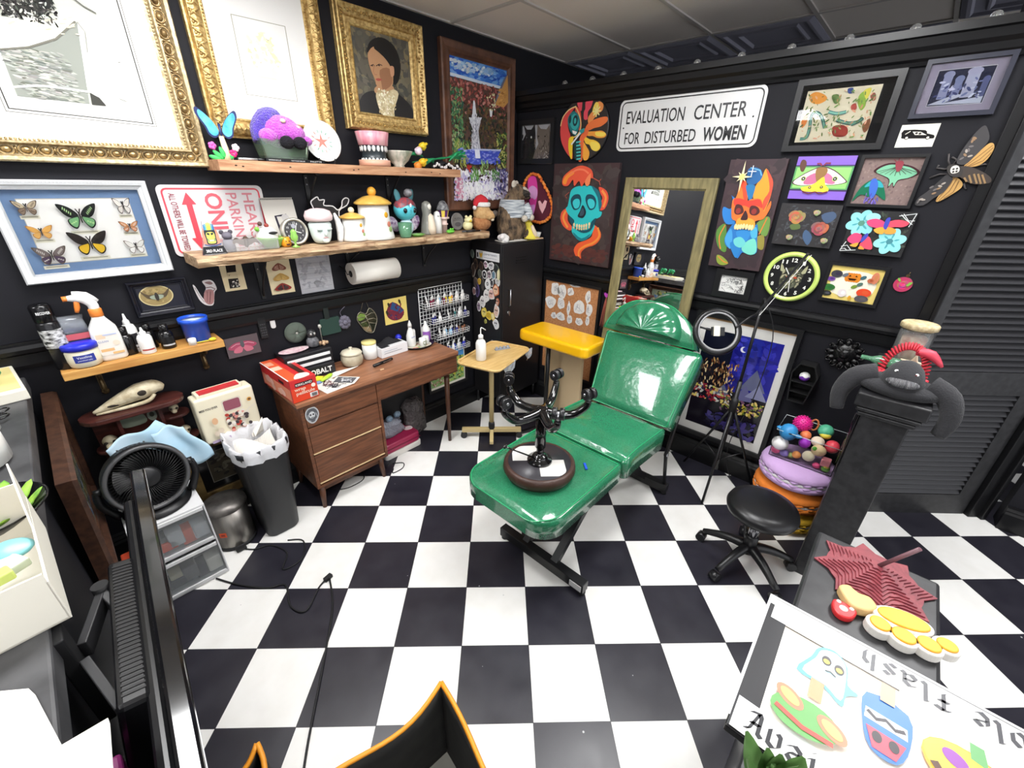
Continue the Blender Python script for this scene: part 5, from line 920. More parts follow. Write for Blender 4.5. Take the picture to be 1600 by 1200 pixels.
m=MB();m.box(0,0,.0,.46,.03,.42);single(m,'leaning_board',mat('black_board',(16,16,19),.5,k=1),'black board leaning on the wall under the desk','board',(-1.42,-.065,.215))
X0,Z0,X1,Z1=-1.09,.262,-.66,.66
t,a,o=pic('leaning_poster','bright landscape poster in a black frame standing behind the desk leg','L',X0,Z0,X1,Z1,.02,.02,BLKM,back=.028)
a.poly(rect(X0+.01,Z0+.01,X1-.01,Z1-.01),(246,240,226));a.poly(rect(X0+.03,Z0+.04,X1-.03,Z1-.03),(150,190,120));a.poly(rect(X0+.03,Z1-.14,X1-.03,Z1-.03),(90,160,226));dabs(a,170,X0+.18,Z0+.05,X1-.04,Z1-.13,[(110,150,70),(230,220,80),(80,110,60),(200,206,120),(70,70,60)],.016,.4);dabs(a,60,X0+.035,Z0+.06,X0+.17,Z1-.2,[(214,170,150),(150,90,80),(230,200,180)],.014,.4);part(a,'poster',VCG,t)
t=thing('wire_rack','white wire grid rack with four baskets on the left wall','wire rack',(-.885,-.012,.85))
WW=mat('white_wire',(240,240,240),.35)
b=MB(TR(.885,.012,-.85));x0,x1=-1.10,-.668
for k in range(15):x=x0+(x1-x0)*k/14;b.tube([(x,-.012,.555),(x,-.012,1.153)],.002 if k%14 else.0035,5)
for k in range(21):z=.555+.0299*k;b.tube([(x0,-.014,z),(x1,-.014,z)],.002 if k%20 else.0035,5)
part(b,'grid',WW,t)
BZ=((1.012,-1.10),(.875,-1.03),(.742,-.995),(.60,-.90))
for zb,xl in BZ:
 b=MB(TR(.885,.012,-.85))
 for y in(-.088,):
  for z in(zb,zb+.02,zb+.04):b.tube([(xl,-.016,z),(xl,y,z),(x1+.01,y,z),(x1+.01,-.016,z)],.0022,5)
  n_=int((x1-xl)/.02)
  for k in range(n_+1):x=xl+(x1+.01-xl)*k/n_;b.tube([(x,y,zb),(x,y,zb+.04)],.0018,5)
  for k in range(0,n_+1,2):x=xl+(x1+.01-xl)*k/n_;b.tube([(x,-.016,zb),(x,y,zb)],.0018,5)
 part(b,'basket',WW,t)
ORD=['first','second','third','fourth','fifth','sixth','seventh','eighth','ninth','tenth','eleventh','twelfth','thirteenth','fourteenth']
PAL={'black':(30,28,34),'dark red':(120,34,60),'yellow':(236,210,60),'white':(244,242,238),'pale blue':(160,206,236),'navy':(40,44,120),'teal':(60,140,140),'brown':(130,80,50),'orange':(232,150,60),'royal':(50,60,190)}
ROWS=(('top',0,'black,white,dark red,dark red,white,pale blue,dark red,yellow,yellow,orange,white,white,white,white'.split(',')),('second',1,'navy,navy,white,black,black,white,black,teal,white,white,navy'.split(',')),('third',2,'black,white,white,pale blue,pale blue,navy,navy,brown,brown,brown'.split(',')),('bottom',3,'navy,white,white,royal,white,white,royal,navy'.split(',')))
BPROT={}
for rn,ri,cols in ROWS:
 zb,xl=BZ[ri];n_=len(cols)
 for k,c in enumerate(cols):
  x=xl+.018+(x1-xl-.026)*k/(n_-1);y=-.05+.012*((k%2)*2-1)
  if c not in BPROT:
   q=thing('ink_bottle','x','ink bottle',(x,y,zb+.003),group='ink bottles in the wire rack');bm_=MB();bm_.lathe([(.0125,0),(.013,.002),(.013,.045),(.006,.052)],n=10);part(bm_,'bottle',mat('ink_'+c.replace(' ','_'),PAL[c],.25),q)
   bm_=MB();bm_.lathe([(.0075,.05),(.0075,.062),(.0035,.078),(.001,.08)],n=8);part(bm_,'cap',mat('white_plastic')if c not in('black','brown')else BLKG,q);BPROT[c]=q
  else:q=copy_tree(BPROT[c]);q.location=(x,y,zb+.003)
  q['label']='%s ink bottle, %s from left, %s basket of the wire rack'%(c,ORD[k],rn)
LX0,LX1,LY,LZ=-.555,-.03,-.365,1.475
t=thing('locker','tall black metal locker in the room corner with a magnet-covered side','locker',(-.29,-.19,0));LK=mat('locker_black',(26,25,27),.38,k=1)
def Q():return MB(TR(.29,.19,0))
b=Q();b.box((LX0+LX1)/2,LY/2-.012,(LZ+.13)/2,LX1-LX0,-LY-.03,LZ-.13);part(b,'body',LK,t,bev=.004)
b=Q();b.box((LX0+LX1)/2,LY-.001,.80,LX1-LX0-.02,.012,1.32);dr=part(b,'door',LK,t,bev=.003)
b=Q();hx=-.475;b.tube([(hx,LY-.008,1.11),(hx,LY-.03,1.12),(hx,LY-.03,.99),(hx,LY-.008,.98)],.006,8);part(b,'handle',mat('steel'),dr)
b=Q();b.cyl((hx,LY-.004,.925),(hx,LY-.016,.925),.014,n=14);b.box(hx,LY-.018,.915,.006,.006,.03);part(b,'lock',mat('steel'),dr)
for k in range(3):b=Q();b.box(-.33,LY-.008,1.36-.022*k,.12,.004,.008);part(b,'louver',mat('locker_slot',(12,12,13),.5,k=1),dr)
for x,y in((LX0+.03,LY+.03),(LX1-.03,LY+.03),(LX0+.03,-.04),(LX1-.03,-.04)):b=Q();b.cyl((x,y,.13),(x,y,0),.014,n=10);part(b,'leg',LK,t)
MAGS=[('I love sticker','white I-heart bumper sticker magnet at the top of the locker side',[(.05,1.40),(.345,1.385),(.345,1.318),(.06,1.345)],(238,238,238),(226,184,60))]
def mg(lb,c,P,c1,c2,dec=0,name='magnet'):
 m=MB(TR(-c[0],-c[1],0));Pq=smooth2(P,3)if len(P)>4 else P;m.prism(Pq,0,.004,c1);m.lay=14
 k_=[((p[0]-c[0])*.78+c[0],(p[1]-c[1])*.78+c[1])for p in Pq]
 if c2:m.poly(k_,c2)
 if dec==1:[m.ell((c[0]+s_*.009,c[1]+.008),(.006,.009),(24,24,28))for s_ in(-1,1)];m.line([(c[0]-.007,c[1]-.012),(c[0],c[1]-.015),(c[0]+.007,c[1]-.012)],.003,(40,36,40))
 if dec==2:m.ell(c,(.012,.016),(34,34,40));m.ell(c,(.006,.009),(220,220,220))
 if dec==3:[m.line([(c[0]-.018,c[1]+.014-.012*k),(c[0]+.018,c[1]+.014-.012*k)],.0035,(60,56,66))for k in range(3)]
 return single(m,name,VCS,lb,'magnet',(LX0-.0005,-c[0],c[1]),WR,group='magnets on the locker side')
c=(.2,1.355);m=MB(TR(-c[0],-c[1],0));m.prism([(.085,1.405),(.345,1.40),(.345,1.335),(.085,1.34)],0,.003,(236,236,238));m.lay=14;m.text('I',(.095,1.352),.036,.016,col=(30,30,34),bold=.03);m.poly(rect(.12,1.343,.165,1.40),(206,210,200));m.poly(smooth2([(.143,1.348),(.125,1.375),(.13,1.39),(.143,1.382),(.156,1.39),(.161,1.375)],3),(226,176,60));m.text('CEMETERIES',(.175,1.375),.013,.15,col=(120,124,140));m.text('and good bones',(.18,1.352),.010,.14,col=(150,154,170));single(m,'bumper_magnet',VCS,'white bumper sticker reading I heart at the top of the locker side','magnet',(LX0-.0005,-c[0],c[1]),WR)
def blob(cx,cz,w,h,n=9,s=1):
 r_=random.Random(s);return[(cx+w/2*math.cos(q)*r_.uniform(.75,1.1),cz+h/2*math.sin(q)*r_.uniform(.8,1.08))for q in np.arange(n)*2*PI/n]
WHM,DKM=(236,234,232),(70,62,66)
SPEC=[(.035,1.37,.04,.07,(120,130,120),(90,100,96),0,'grey-green oblong magnet in the top back corner of the locker side'),(.075,1.29,.05,.09,(90,70,56),(60,50,46),1,'brown dark-faced magnet below the bumper sticker at the back'),(.045,1.24,.05,.12,(150,140,130),(70,56,50),0,'tall oval magnet with a dark picture at the back edge'),(.14,1.285,.055,.07,(84,66,56),(60,48,44),0,'dark brown blocky magnet, third column under the sticker'),(.195,1.30,.05,.06,WHM,(200,160,180),1,'white magnet with a pinkish face under the sticker middle'),(.255,1.295,.07,.065,WHM,(206,206,210),1,'white cartoon head magnet right of the pinkish face'),(.31,1.285,.06,.07,(90,96,90),(50,56,54),3,'dark triangular patch magnet near the front edge'),(.335,1.24,.035,.11,(214,210,160),(236,230,190),0,'pale yellow long magnet on the front edge'),(.18,1.22,.06,.08,WHM,(40,40,46),2,'white oval magnet with a dark ring'),(.235,1.225,.055,.08,WHM,(170,150,160),1,'white magnet with a mauve figure beside the dark ring oval'),(.285,1.23,.045,.08,WHM,(120,160,180),3,'white magnet with blue lines'),(.325,1.18,.06,.065,WHM,None,3,'white square-shouldered magnet at the front edge'),(.125,1.22,.05,.07,(110,110,100),(80,84,76),0,'small grey jar magnet left of the dark ring oval'),(.115,1.155,.04,.06,(214,180,80),(190,150,60),0,'small gold magnet in the middle back'),(.07,1.14,.05,.09,(110,96,90),(80,70,66),0,'grey-brown bottle magnet at the middle back'),(.155,1.14,.03,.11,(96,90,84),(70,66,62),3,'thin dark bottle magnet next to the gold one'),(.215,1.15,.075,.09,WHM,(240,240,240),2,'large white round-eyed magnet in the middle'),(.265,1.165,.035,.06,WHM,(60,60,66),3,'narrow white lettered magnet in the middle'),(.31,1.115,.075,.105,(206,120,80),(240,200,170),1,'orange-haired face magnet near the front edge'),(.09,1.07,.05,.12,(96,84,130),(60,50,80),1,'purple hooded magnet toward the back'),(.05,1.06,.045,.07,(200,190,190),(150,110,110),3,'pale striped barrel magnet at the back'),(.255,1.07,.08,.10,WHM,(236,190,180),1,'white magnet with a pink heart chest'),(.20,1.05,.065,.12,WHM,(236,232,230),1,'tall white leaning figure magnet'),(.325,1.02,.04,.07,(190,110,80),(226,180,160),1,'small orange figure magnet on the front edge'),(.15,.99,.07,.10,WHM,(220,216,216),1,'white wizard-like figure magnet above the yellow cluster'),(.105,.94,.05,.09,WHM,(150,130,150),1,'white rabbit head magnet low at the back'),(.17,.90,.07,.09,(226,200,70),(240,224,130),1,'yellow magnet, left of the yellow cluster'),(.225,.885,.075,.08,(240,220,110),(232,196,60),3,'yellow wide magnet in the middle of the yellow cluster'),(.275,.89,.06,.07,(236,190,70),(246,232,170),0,'orange-yellow magnet at the right of the yellow cluster'),(.315,.94,.065,.12,WHM,(236,200,180),1,'white creature magnet low at the front edge'),(.31,.83,.07,.09,WHM,(230,230,234),1,'lowest white star-shaped magnet on the locker side'),(.185,.825,.03,.04,(206,200,110),(150,150,80),0,'tiny yellow-green ring magnet under the cluster')]
for i_,(u,v,w_,h_,c1,c2,dec,lb)in enumerate(SPEC):mg(lb,(u,v),blob(u,v,w_,h_,10,i_),c1,c2,dec)
t=thing('paper_sheets','loose printed papers lying on the locker top','paper',(-.36,-.25,LZ+.003));b=MB();b.prism([(-.15,-.08),(.12,-.1),(.14,.02),(-.1,.05)],0,.003);part(b,'sheets',mat('paper_white'),t);a=MB(TR(0,0,.0035));dabs(a,24,-.1,-.06,.1,.01,[(120,116,124),(190,186,190),(70,66,74)],.014,.4);part(a,'print',VCM,t)
FUR=mat('raccoon_fur',(150,124,96),.95,noise=(30,(60,52,46)),stretch=(1,1,.5),bump=(90,1,.03));FURD=mat('raccoon_dark_fur',(50,46,44),.95,noise=(40,(90,82,74)),bump=(90,1,.03));FURW=mat('raccoon_pale_fur',(220,210,194),.95,bump=(90,.8,.02))
t=thing('raccoon_mount','seated taxidermy raccoon in a striped shirt on the locker','taxidermy',(-.24,-.185,LZ+.002))
m=MB();m.tube([(.0,.01,.02),(-.01,.0,.08),(-.03,.01,.18),(-.01,0,.27),(.02,-.01,.33)],[.10,.125,.105,.075,.06],18,sub=4);m.sph((.03,-.02,.355),(.072,.065,.06),16,12);m.tube([(.06,-.04,.345),(.125,-.055,.315)],[.045,.02],10);m.tube([(.06,-.08,.05),(.10,-.11,.012)],[.05,.03],10);m.tube([(-.1,-.05,.05),(-.12,-.1,.012)],[.05,.03],10);part(m,'body',FUR,t)
m=MB();m.grid(lambda i,j:(lambda q,z:(-.02+.015*z/.3+(.113-.1*(z-.18))*math.cos(q)*(.98 if z<.3 else.85),.0+(.113-.1*(z-.18))*math.sin(q),z))(2*PI*i,.17+.13*j),26,6);m.tube([(.05,-.09,.26),(.06,-.13,.2),(-.0,-.14,.17)],[.035,.03,.028],10,sub=2);part(m,'striped_shirt',mat('striped_knit',(226,230,232),.9,noise=(40,(120,130,140)),stretch=(.2,.2,2)),t)
m=MB();m.tube([(.03,-.075,.36),(.085,-.075,.34),(.1,-.02,.345)],[.02,.028,.02],8,sub=2);part(m,'face_mask',FURD,t);many([one(0,'sph',p,r_,10,7)for p,r_ in(((-.02,-.03,.41),(.025,.015,.03)),((.065,.02,.41),(.02,.015,.028)))],'ear',FURW,t);m=MB();m.sph((.135,-.057,.312),.014,8,6);part(m,'nose',BLKG,t);m=MB();m.tube([(.04,-.08,.385),(.09,-.075,.365),(.12,-.07,.335)],.012,6,sub=2);part(m,'muzzle_stripe',FURW,t);many([one(0,'sph',p,.026,8,6)for p in((-.02,-.15,.165),(.06,-.15,.17))],'paw',FURW,t)
t=thing('yellow_duck','yellow and white duck ornament in front of the raccoon','duck ornament',(-.135,-.29,LZ+.001));m=MB();m.tube([(0,0,.0),(0,0,.03),(-.01,0,.09),(-.035,0,.14)],[.06,.058,.035,.022],14,sub=3);m.sph((-.05,-.0,.155),(.03,.024,.026),12,8);m.sph((.02,0,.012),(.085,.06,.012),14,6);part(m,'body',mat('lemon_felt',(236,218,80),.8),t);m=MB();m.tube([(-.02,-.035,.11),(.0,-.05,.05),(.015,-.06,.02)],[.012,.02,.008],8,sub=2);part(m,'white_front',mat('cream_felt'),t)
t=thing('white_dish','small white dish on the locker by the wall','dish',(-.07,-.30,LZ+.001));m=MB();m.lathe([(.02,0),(.036,.012),(.046,.05),(.042,.05),(.03,.014),(.001,.008)],n=20);part(m,'dish',CHW,t)
m=MB();m.box(0,0,.005,.09,.02,.01);single(m,'wood_stick',mat('pale_wood'),'pale wooden stick on the locker front edge','stick',(-.085,-.352,LZ+.001),bev=.002)
m=MB();[m.sph((.035*math.cos(k*2.4)*(k/14),.035*math.sin(k*2.4)*(k/14),.03+.012*math.sin(k*1.7)),.024,8,6)for k in range(14)];single(m,'fluffy_ball',mat('white_fleece',(244,240,238),.95,bump=(120,.8,.01)),'fluffy white pompom between the bear and the raccoon','pompom',(-.47,-.30,LZ+.001))

def rp(P,o):return P
FB=mat('black_frame',(22,22,24),.35,k=1)
X0,Z0,X1,Z1=.035,2.041,.400,2.346
t,a,o=pic('cat_portrait','black framed grey portrait of a black cat and a tabby cat','R',X0,Z0,X1,Z1,.035,.025,FB)
a.poly(rect(X0+.02,Z0+.02,X1-.02,Z1-.02),(166,166,170))
for ox,c,c2 in((0,(34,33,36),(24,24,26)),(1,(110,100,92),(70,62,58))):
 P=G(".038,2.174 .08,2.218 .105,2.251 .08,2.318 .12,2.283 .162,2.281 .197,2.319 .21,2.235 .217,2.038 .033,2.04")if ox==0 else G(".223,2.234 .226,2.315 .261,2.281 .317,2.275 .346,2.303 .359,2.228 .375,2.174 .385,2.036 .174,2.039 .212,2.135 .242,2.179")
 a.poly(P,c)
 dabs(a,70,min(p[0]for p in P)+.03,min(p[1]for p in P)+.02,max(p[0]for p in P)-.03,max(p[1]for p in P)-.07,[c,c2,jit(c,16)],.014,.3,(1.2,2.0),j=8)
a.ell((.167,2.228),(.007,.008),(220,220,216));a.ell((.118,2.228),(.006,.006),(90,90,90))
for q in G(".243,2.231 .308,2.228"):a.ell(q,(.007,.005),(40,36,34))
dabs(a,26,*(.242,2.049),*(.364,2.163),[(170,160,150),(60,54,50)],.012,.25);part(a,'photo',VCG,t)
o=(.667,2.258);m=MB();m.lathe([(.001,0),(.205,0),(.205,.02),(.001,.02)],n=48);t=thing('round_painting','round black painting of a teal skull saint with orange flame petals','painting',wr(*o),WR);part(m,'disc',IRON,t)
a=MB(TR(-o[0],-o[1],.0202));a.ell(o,.2,(44,38,36),n=48)
for P,c in((G(".593,2.429 .608,2.449 .633,2.445 .64,2.411 .634,2.368 .607,2.395"),(236,80,96)),(G(".666,2.418 .682,2.455 .718,2.452 .729,2.432 .716,2.386 .693,2.359 .694,2.316 .664,2.318 .659,2.362 .669,2.38"),(236,78,96)),(G(".697,2.32 .726,2.357 .751,2.374 .766,2.41 .791,2.412 .816,2.392 .811,2.36 .781,2.343 .745,2.312 .716,2.275"),(244,150,80)),(G(".684,2.262 .707,2.291 .758,2.311 .822,2.321 .858,2.317 .858,2.291 .81,2.265 .758,2.258 .713,2.246"),(240,120,60)),(G(".693,2.237 .767,2.238 .826,2.238 .862,2.214 .845,2.196 .792,2.196 .751,2.21 .71,2.212"),(244,160,60)),(G(".675,2.213 .726,2.191 .767,2.184 .81,2.163 .824,2.133 .796,2.113 .754,2.125 .73,2.156 .694,2.167"),(248,200,60)),(G(".665,2.183 .711,2.141 .736,2.105 .727,2.064 .692,2.059 .672,2.111"),(246,170,60)),(G(".647,2.214 .684,2.262 .713,2.246 .703,2.212 .679,2.183 .678,2.059 .642,2.06 .639,2.164"),(240,110,60)),(G(".586,2.401 .631,2.364 .647,2.284 .638,2.235 .591,2.347"),(240,90,70))):
 a.poly(smooth2(P,3),c)
for P in(G(".753,2.411 .78,2.399 .779,2.353 .755,2.336 .732,2.366"),G(".741,2.175 .803,2.163 .82,2.133 .783,2.114 .745,2.14"),G(".775,2.233 .854,2.224 .844,2.203 .784,2.208")):a.poly(smooth2(P,3),(250,220,90))
for an in range(8):q=an*PI/4;cx,cz=(.769,2.358);a.line([(cx,cz),(cx+.035*math.cos(q),cz+.035*math.sin(q))],.008,(250,240,160))
a.poly(smooth2(G(".589,2.401 .531,2.381 .485,2.339 .464,2.28 .475,2.196 .519,2.126 .567,2.082 .594,2.069 .585,2.124 .551,2.172 .562,2.213 .535,2.271 .529,2.326 .554,2.364"),3),(224,74,72));a.line(smooth2(G(".593,2.4 .531,2.383 .481,2.34 .464,2.285"),3,False),.007,(250,220,150));a.line(smooth2(G(".59,2.396 .626,2.345 .647,2.284 .638,2.24 .605,2.211 .562,2.208"),3,False),.007,(250,214,140))
a.poly(smooth2(G(".575,2.373 .619,2.345 .639,2.295 .623,2.241 .605,2.216 .558,2.249 .528,2.306 .535,2.346"),3),(30,120,124));a.poly(smooth2(G(".583,2.357 .614,2.326 .626,2.286 .601,2.252 .563,2.274 .544,2.32"),3),(52,170,168));a.ell((.595,2.312),(.022,.034),(16,50,56));a.ell((.594,2.311),(.01,.018),(60,180,176));a.ell((.548,2.323),(.012,.026),(16,60,64));a.poly(G(".576,2.253 .62,2.241 .607,2.224 .582,2.233"),(240,236,230))
a.poly(smooth2(G(".552,2.203 .591,2.212 .588,2.166 .59,2.071 .571,2.082 .55,2.146"),3),(246,206,40));a.poly(G(".593,2.186 .626,2.185 .666,2.137 .671,2.059 .621,2.06"),(24,60,60))
for k in range(6):z=(.637,2.174)[1]-.022*k;x=(.637,2.174)[0]+.003*k;a.line([(x-.018,z),(x+.02,z+.004)],.010,(80,190,186))
a.poly(G(".64,2.25 .684,2.262 .683,2.238 .647,2.219"),(46,150,150));a.line(G(".578,2.161 .652,2.234"),.012,(230,232,236));part(a,'painted_saint',VC,t)
X0,Z0,X1,Z1=.432,1.32,1.003,2.037
t,a,o=canvas('skull_snake_painting','dark canvas of a turquoise skull wound by an orange octopus','R',X0,Z0,X1,Z1,.035,mat('dark_canvas_edge',(44,30,32),.7,k=1))
a.poly(rect(X0,Z0,X1,Z1),(62,40,42));dabs(a,300,X0+.04,Z0+.04,X1-.04,Z1-.04,[(66,54,54),(58,46,46),(72,60,58)],.05,.6,j=4);dabs(a,90,X0+.03,Z0+.03,X1-.03,Z0+.12,[(92,50,44),(84,44,42)],.03,.5,(0,.4),j=4)
def pp(P,c,s=3):a.poly(smooth2(P,s),c)
pp(G(".84,1.618 .897,1.588 .914,1.538 .873,1.481 .789,1.446 .748,1.405 .753,1.359 .722,1.378 .699,1.376 .677,1.424 .712,1.474 .783,1.503 .834,1.539"),(240,96,50));a.line(smooth2(G(".879,1.604 .899,1.545 .855,1.493 .777,1.458 .729,1.421 .729,1.374"),4,False),.016,(250,150,60))
pp(G(".855,1.883 .918,1.86 .945,1.806 .924,1.74 .885,1.726 .861,1.754 .895,1.804 .87,1.843"),(236,84,60));a.line(smooth2(G(".883,1.86 .922,1.813 .908,1.747"),4,False),.018,(250,150,70))
pp(G(".589,1.724 .533,1.695 .526,1.64 .561,1.589 .622,1.562 .649,1.586 .598,1.636"),(238,92,60));a.line(smooth2(G(".574,1.706 .552,1.651 .603,1.583"),4,False),.018,(250,160,70))
sk="1030,200 1070,170 1130,160 1200,165 1255,200 1275,260 1285,320 1262,370 1285,380 1270,420 1215,450 1225,500 1195,570 1155,605 1110,620 1070,595 1035,545 1040,490 1055,450 1005,400 985,350 1000,330 1015,260"
pp(G(".611,1.853 .653,1.879 .718,1.888 .792,1.886 .853,1.859 .879,1.811 .895,1.763 .877,1.721 .902,1.714 .891,1.68 .836,1.652 .852,1.61 .827,1.547 .787,1.513 .739,1.495 .691,1.513 .646,1.554 .647,1.604 .661,1.64 .599,1.681 .572,1.723 .588,1.741 .599,1.802"),(44,200,204));pp(G(".792,1.886 .853,1.859 .879,1.811 .895,1.763 .877,1.725 .853,1.81"),(24,110,124));pp(G(".658,1.555 .742,1.513 .821,1.556 .793,1.513 .739,1.493 .691,1.511"),(24,130,142))
for E_ in [G(".613,1.777 .637,1.82 .692,1.826 .713,1.781 .697,1.729 .647,1.718"), G(".75,1.79 .762,1.828 .815,1.825 .846,1.786 .837,1.736 .79,1.725")]:pp(E_,(18,74,92));c_=cen(E_);pp([((p[0]-c_[0])*.68+c_[0]+.004,(p[1]-c_[1])*.62+c_[1]-.012)for p in E_],(60,206,214))
pp(G(".73,1.756 .765,1.707 .748,1.668 .721,1.662 .691,1.673 .71,1.713"),(20,40,52));pp(G(".729,1.735 .749,1.702 .735,1.68 .707,1.682"),(60,84,100))
pp(G(".647,1.604 .607,1.663 .654,1.649 .671,1.597 .741,1.575 .806,1.589 .821,1.642 .861,1.67 .841,1.609 .808,1.568 .732,1.557"),(18,80,96))
for k in range(8):
 x=1062+17*k
tt=G(".664,1.61 .693,1.605 .716,1.604 .738,1.604 .76,1.608 .781,1.614 .807,1.624")
for(x,z)in tt:a.ell((x,z),(.0085,.013),(246,226,170));a.ell((x+.001,z-.021),(.0075,.010),(236,206,150))
pp(G(".526,1.91 .54,1.952 .608,1.997 .682,2.021 .746,2.012 .791,1.985 .802,1.938 .764,1.945 .78,1.897 .736,1.913 .708,1.88 .682,1.92 .642,1.883 .626,1.928 .586,1.886 .54,1.885"),(238,90,60));pp(G(".532,1.906 .552,1.948 .61,1.985 .633,1.969 .581,1.936 .562,1.894"),(250,150,50));a.line(smooth2(G(".59,1.96 .653,1.993 .717,1.993 .762,1.969"),4,False),.012,(250,130,90))
pp(G(".736,1.913 .758,1.953 .782,1.969 .78,1.905 .756,1.885"),(250,140,90));a.line(G(".801,1.942 .86,1.918 .873,1.934"),.006,(190,90,70));a.line(G(".86,1.918 .872,1.891"),.005,(190,90,70));a.line(G(".601,1.84 .564,1.814 .583,1.797"),.006,(170,84,66));part(a,'painting',VC,t)
X0,Z0,X1,Z1=.943,2.107,1.841,2.407;o=((X0+X1)/2,(Z0+Z1)/2)
t=thing('evaluation_sign','white metal sign reading EVALUATION CENTER FOR DISTURBED WOMEN','sign',wr(*o),WR)
b=MB();b.prism(rr(-.449,-.15,.449,.15,.04),.004,.008);part(b,'plate',mat('sign_white',(226,226,226),.3),t)
a=MB(TR(-o[0],-o[1],.0084));a.line(rr(X0+.017,Z0+.017,X1-.017,Z1-.017,.03),.007,(24,24,26),closed=True)
INK=(26,26,30)
a.text('EVALUATION',(1.0,2.268),.075,.395,a=-.006,col=INK,bold=.008);a.text('CENTER',(1.455,2.264),.077,.30,a=.0,col=INK,bold=.008)
a.text('FOR',(1.003,2.15),.07,.11,col=INK,bold=.006);a.text('DISTURBED',(1.152,2.15),.07,.335,col=INK,bold=.006);a.text('WOMEN',(1.53,2.15),.072,.245,col=INK,bold=.028)
a.ell((.985,2.245),.005,INK);a.ell((1.795,2.258),.005,INK);part(a,'lettering',vcm('sign_ink',.3),t)
t=thing('leaning_mirror','tall mirror in a weathered olive wood frame leaning on the right wall','mirror',wr(1.378,0,0),(PI/2,0,-PI/2))
MZ=1.945;MT=TR(0,0,.0,rx=math.asin(-.06/1.5));tl=math.atan2(.135,MZ)
def MT_():return MB(TR(0,0,.15,rx=-tl))
f=frame_mb(.625,MZ,.072,.03,[(0,0),(0,.85),(.1,1),(.85,.9),(.95,.5),(1,.4),(1,.1)]);f2=MT_();f2 .add(np.array(f.v)+(0,MZ/2+.004,0),f.f);part(f2,'frame',mat('olive_barnwood',(150,138,94),.6,noise=(9,(112,104,70)),stretch=(5,.7,4),bump=(40,.3,.004)),t)
g=MT_();g.box(0,MZ/2+.004,.009,.625-.14,MZ-.14,.004);part(g,'glass',mat('mirror_silver',(245,245,245),.01,metal=1,k=1),t)
X0,Z0,X1,Z1=1.735,1.44,2.035,2.044
t,a,o=canvas('skull_rose_painting','narrow dark canvas of an orange skull with blue roses and leaves','R',X0,Z0,X1,Z1,.035,mat('dark_canvas_edge'))
a.poly(rect(X0,Z0,X1,Z1),(66,48,54));dabs(a,160,X0+.03,Z0+.03,X1-.03,Z1-.03,[(62,44,50),(70,52,56),(54,42,46)],.04,.6,j=3)
S5=(1100,220,5.333)
pp(G("1.813,1.825 1.814,1.865 1.815,1.916 1.836,1.935 1.851,1.917 1.876,1.828"),(244,130,50));pp(G("1.815,1.916 1.836,1.939 1.859,1.891 1.873,1.828 1.853,1.84 1.834,1.891"),(236,80,50))
pp(G("1.903,1.848 1.902,1.905 1.923,1.949 1.935,1.997 1.97,1.955 1.99,1.913 1.993,1.845 1.98,1.774 1.953,1.805 1.919,1.836"),(246,160,50));pp(G("1.935,1.997 1.981,1.943 1.993,1.894 1.99,1.832 1.973,1.774 1.962,1.831 1.98,1.882 1.961,1.943"),(236,84,60))
pp(G("1.845,1.954 1.842,1.992 1.871,2.004 1.909,1.991 1.926,1.961 1.915,1.93 1.881,1.911 1.852,1.923"),(36,100,160));pp(G("1.852,1.91 1.898,1.91 1.902,1.867 1.897,1.835 1.884,1.834 1.864,1.872"),(40,120,176));a.line(G("1.853,2.001 1.906,1.988 1.92,1.961"),.006,(110,180,220))
for P,c in((G("1.793,1.838 1.778,1.857 1.811,1.832 1.802,1.798 1.79,1.778 1.752,1.789 1.756,1.742 1.788,1.695 1.833,1.699 1.833,1.726"),(44,130,210)),(G("1.784,1.695 1.743,1.657 1.755,1.586 1.791,1.539 1.825,1.536 1.809,1.62"),(90,140,60)),(G("1.958,1.707 1.999,1.749 2.025,1.731 2.03,1.653 2.006,1.644 1.973,1.675"),(110,150,70)),(G("1.979,1.635 2.013,1.645 2.028,1.585 2.02,1.564 1.99,1.581"),(150,140,60)),(G("1.776,1.508 1.814,1.501 1.855,1.466 1.819,1.45 1.786,1.465"),(140,160,60))):pp(P,c)
for q in [G("1.786,1.688 1.766,1.616 1.79,1.546"), G("2.006,1.743 1.992,1.677 1.986,1.649"), G("1.785,1.502 1.82,1.476 1.851,1.467")]:a.line(smooth2(q,3,False),.006,(226,130,60))
pp(G("1.824,1.691 1.853,1.7 1.894,1.669 1.937,1.686 1.966,1.701 1.983,1.622 1.998,1.548 1.962,1.53 1.919,1.539 1.9,1.501 1.86,1.554 1.822,1.564 1.8,1.612"),(40,120,196))
for P,c in((G("1.804,1.627 1.825,1.67 1.847,1.609 1.846,1.552 1.808,1.591"),(70,160,220)),(G("1.857,1.652 1.894,1.669 1.937,1.659 1.929,1.61 1.889,1.606"),(50,140,210)),(G("1.911,1.573 1.936,1.611 1.973,1.621 1.996,1.554 1.969,1.53 1.921,1.546"),(120,216,196)),(G("1.838,1.587 1.876,1.605 1.904,1.573 1.893,1.504 1.86,1.539"),(40,130,200)),(G("1.854,1.61 1.891,1.627 1.926,1.596 1.906,1.566 1.869,1.576"),(110,206,206)),(G("1.934,1.672 1.963,1.688 1.979,1.635 1.952,1.626"),(80,180,220))):pp(P,c)
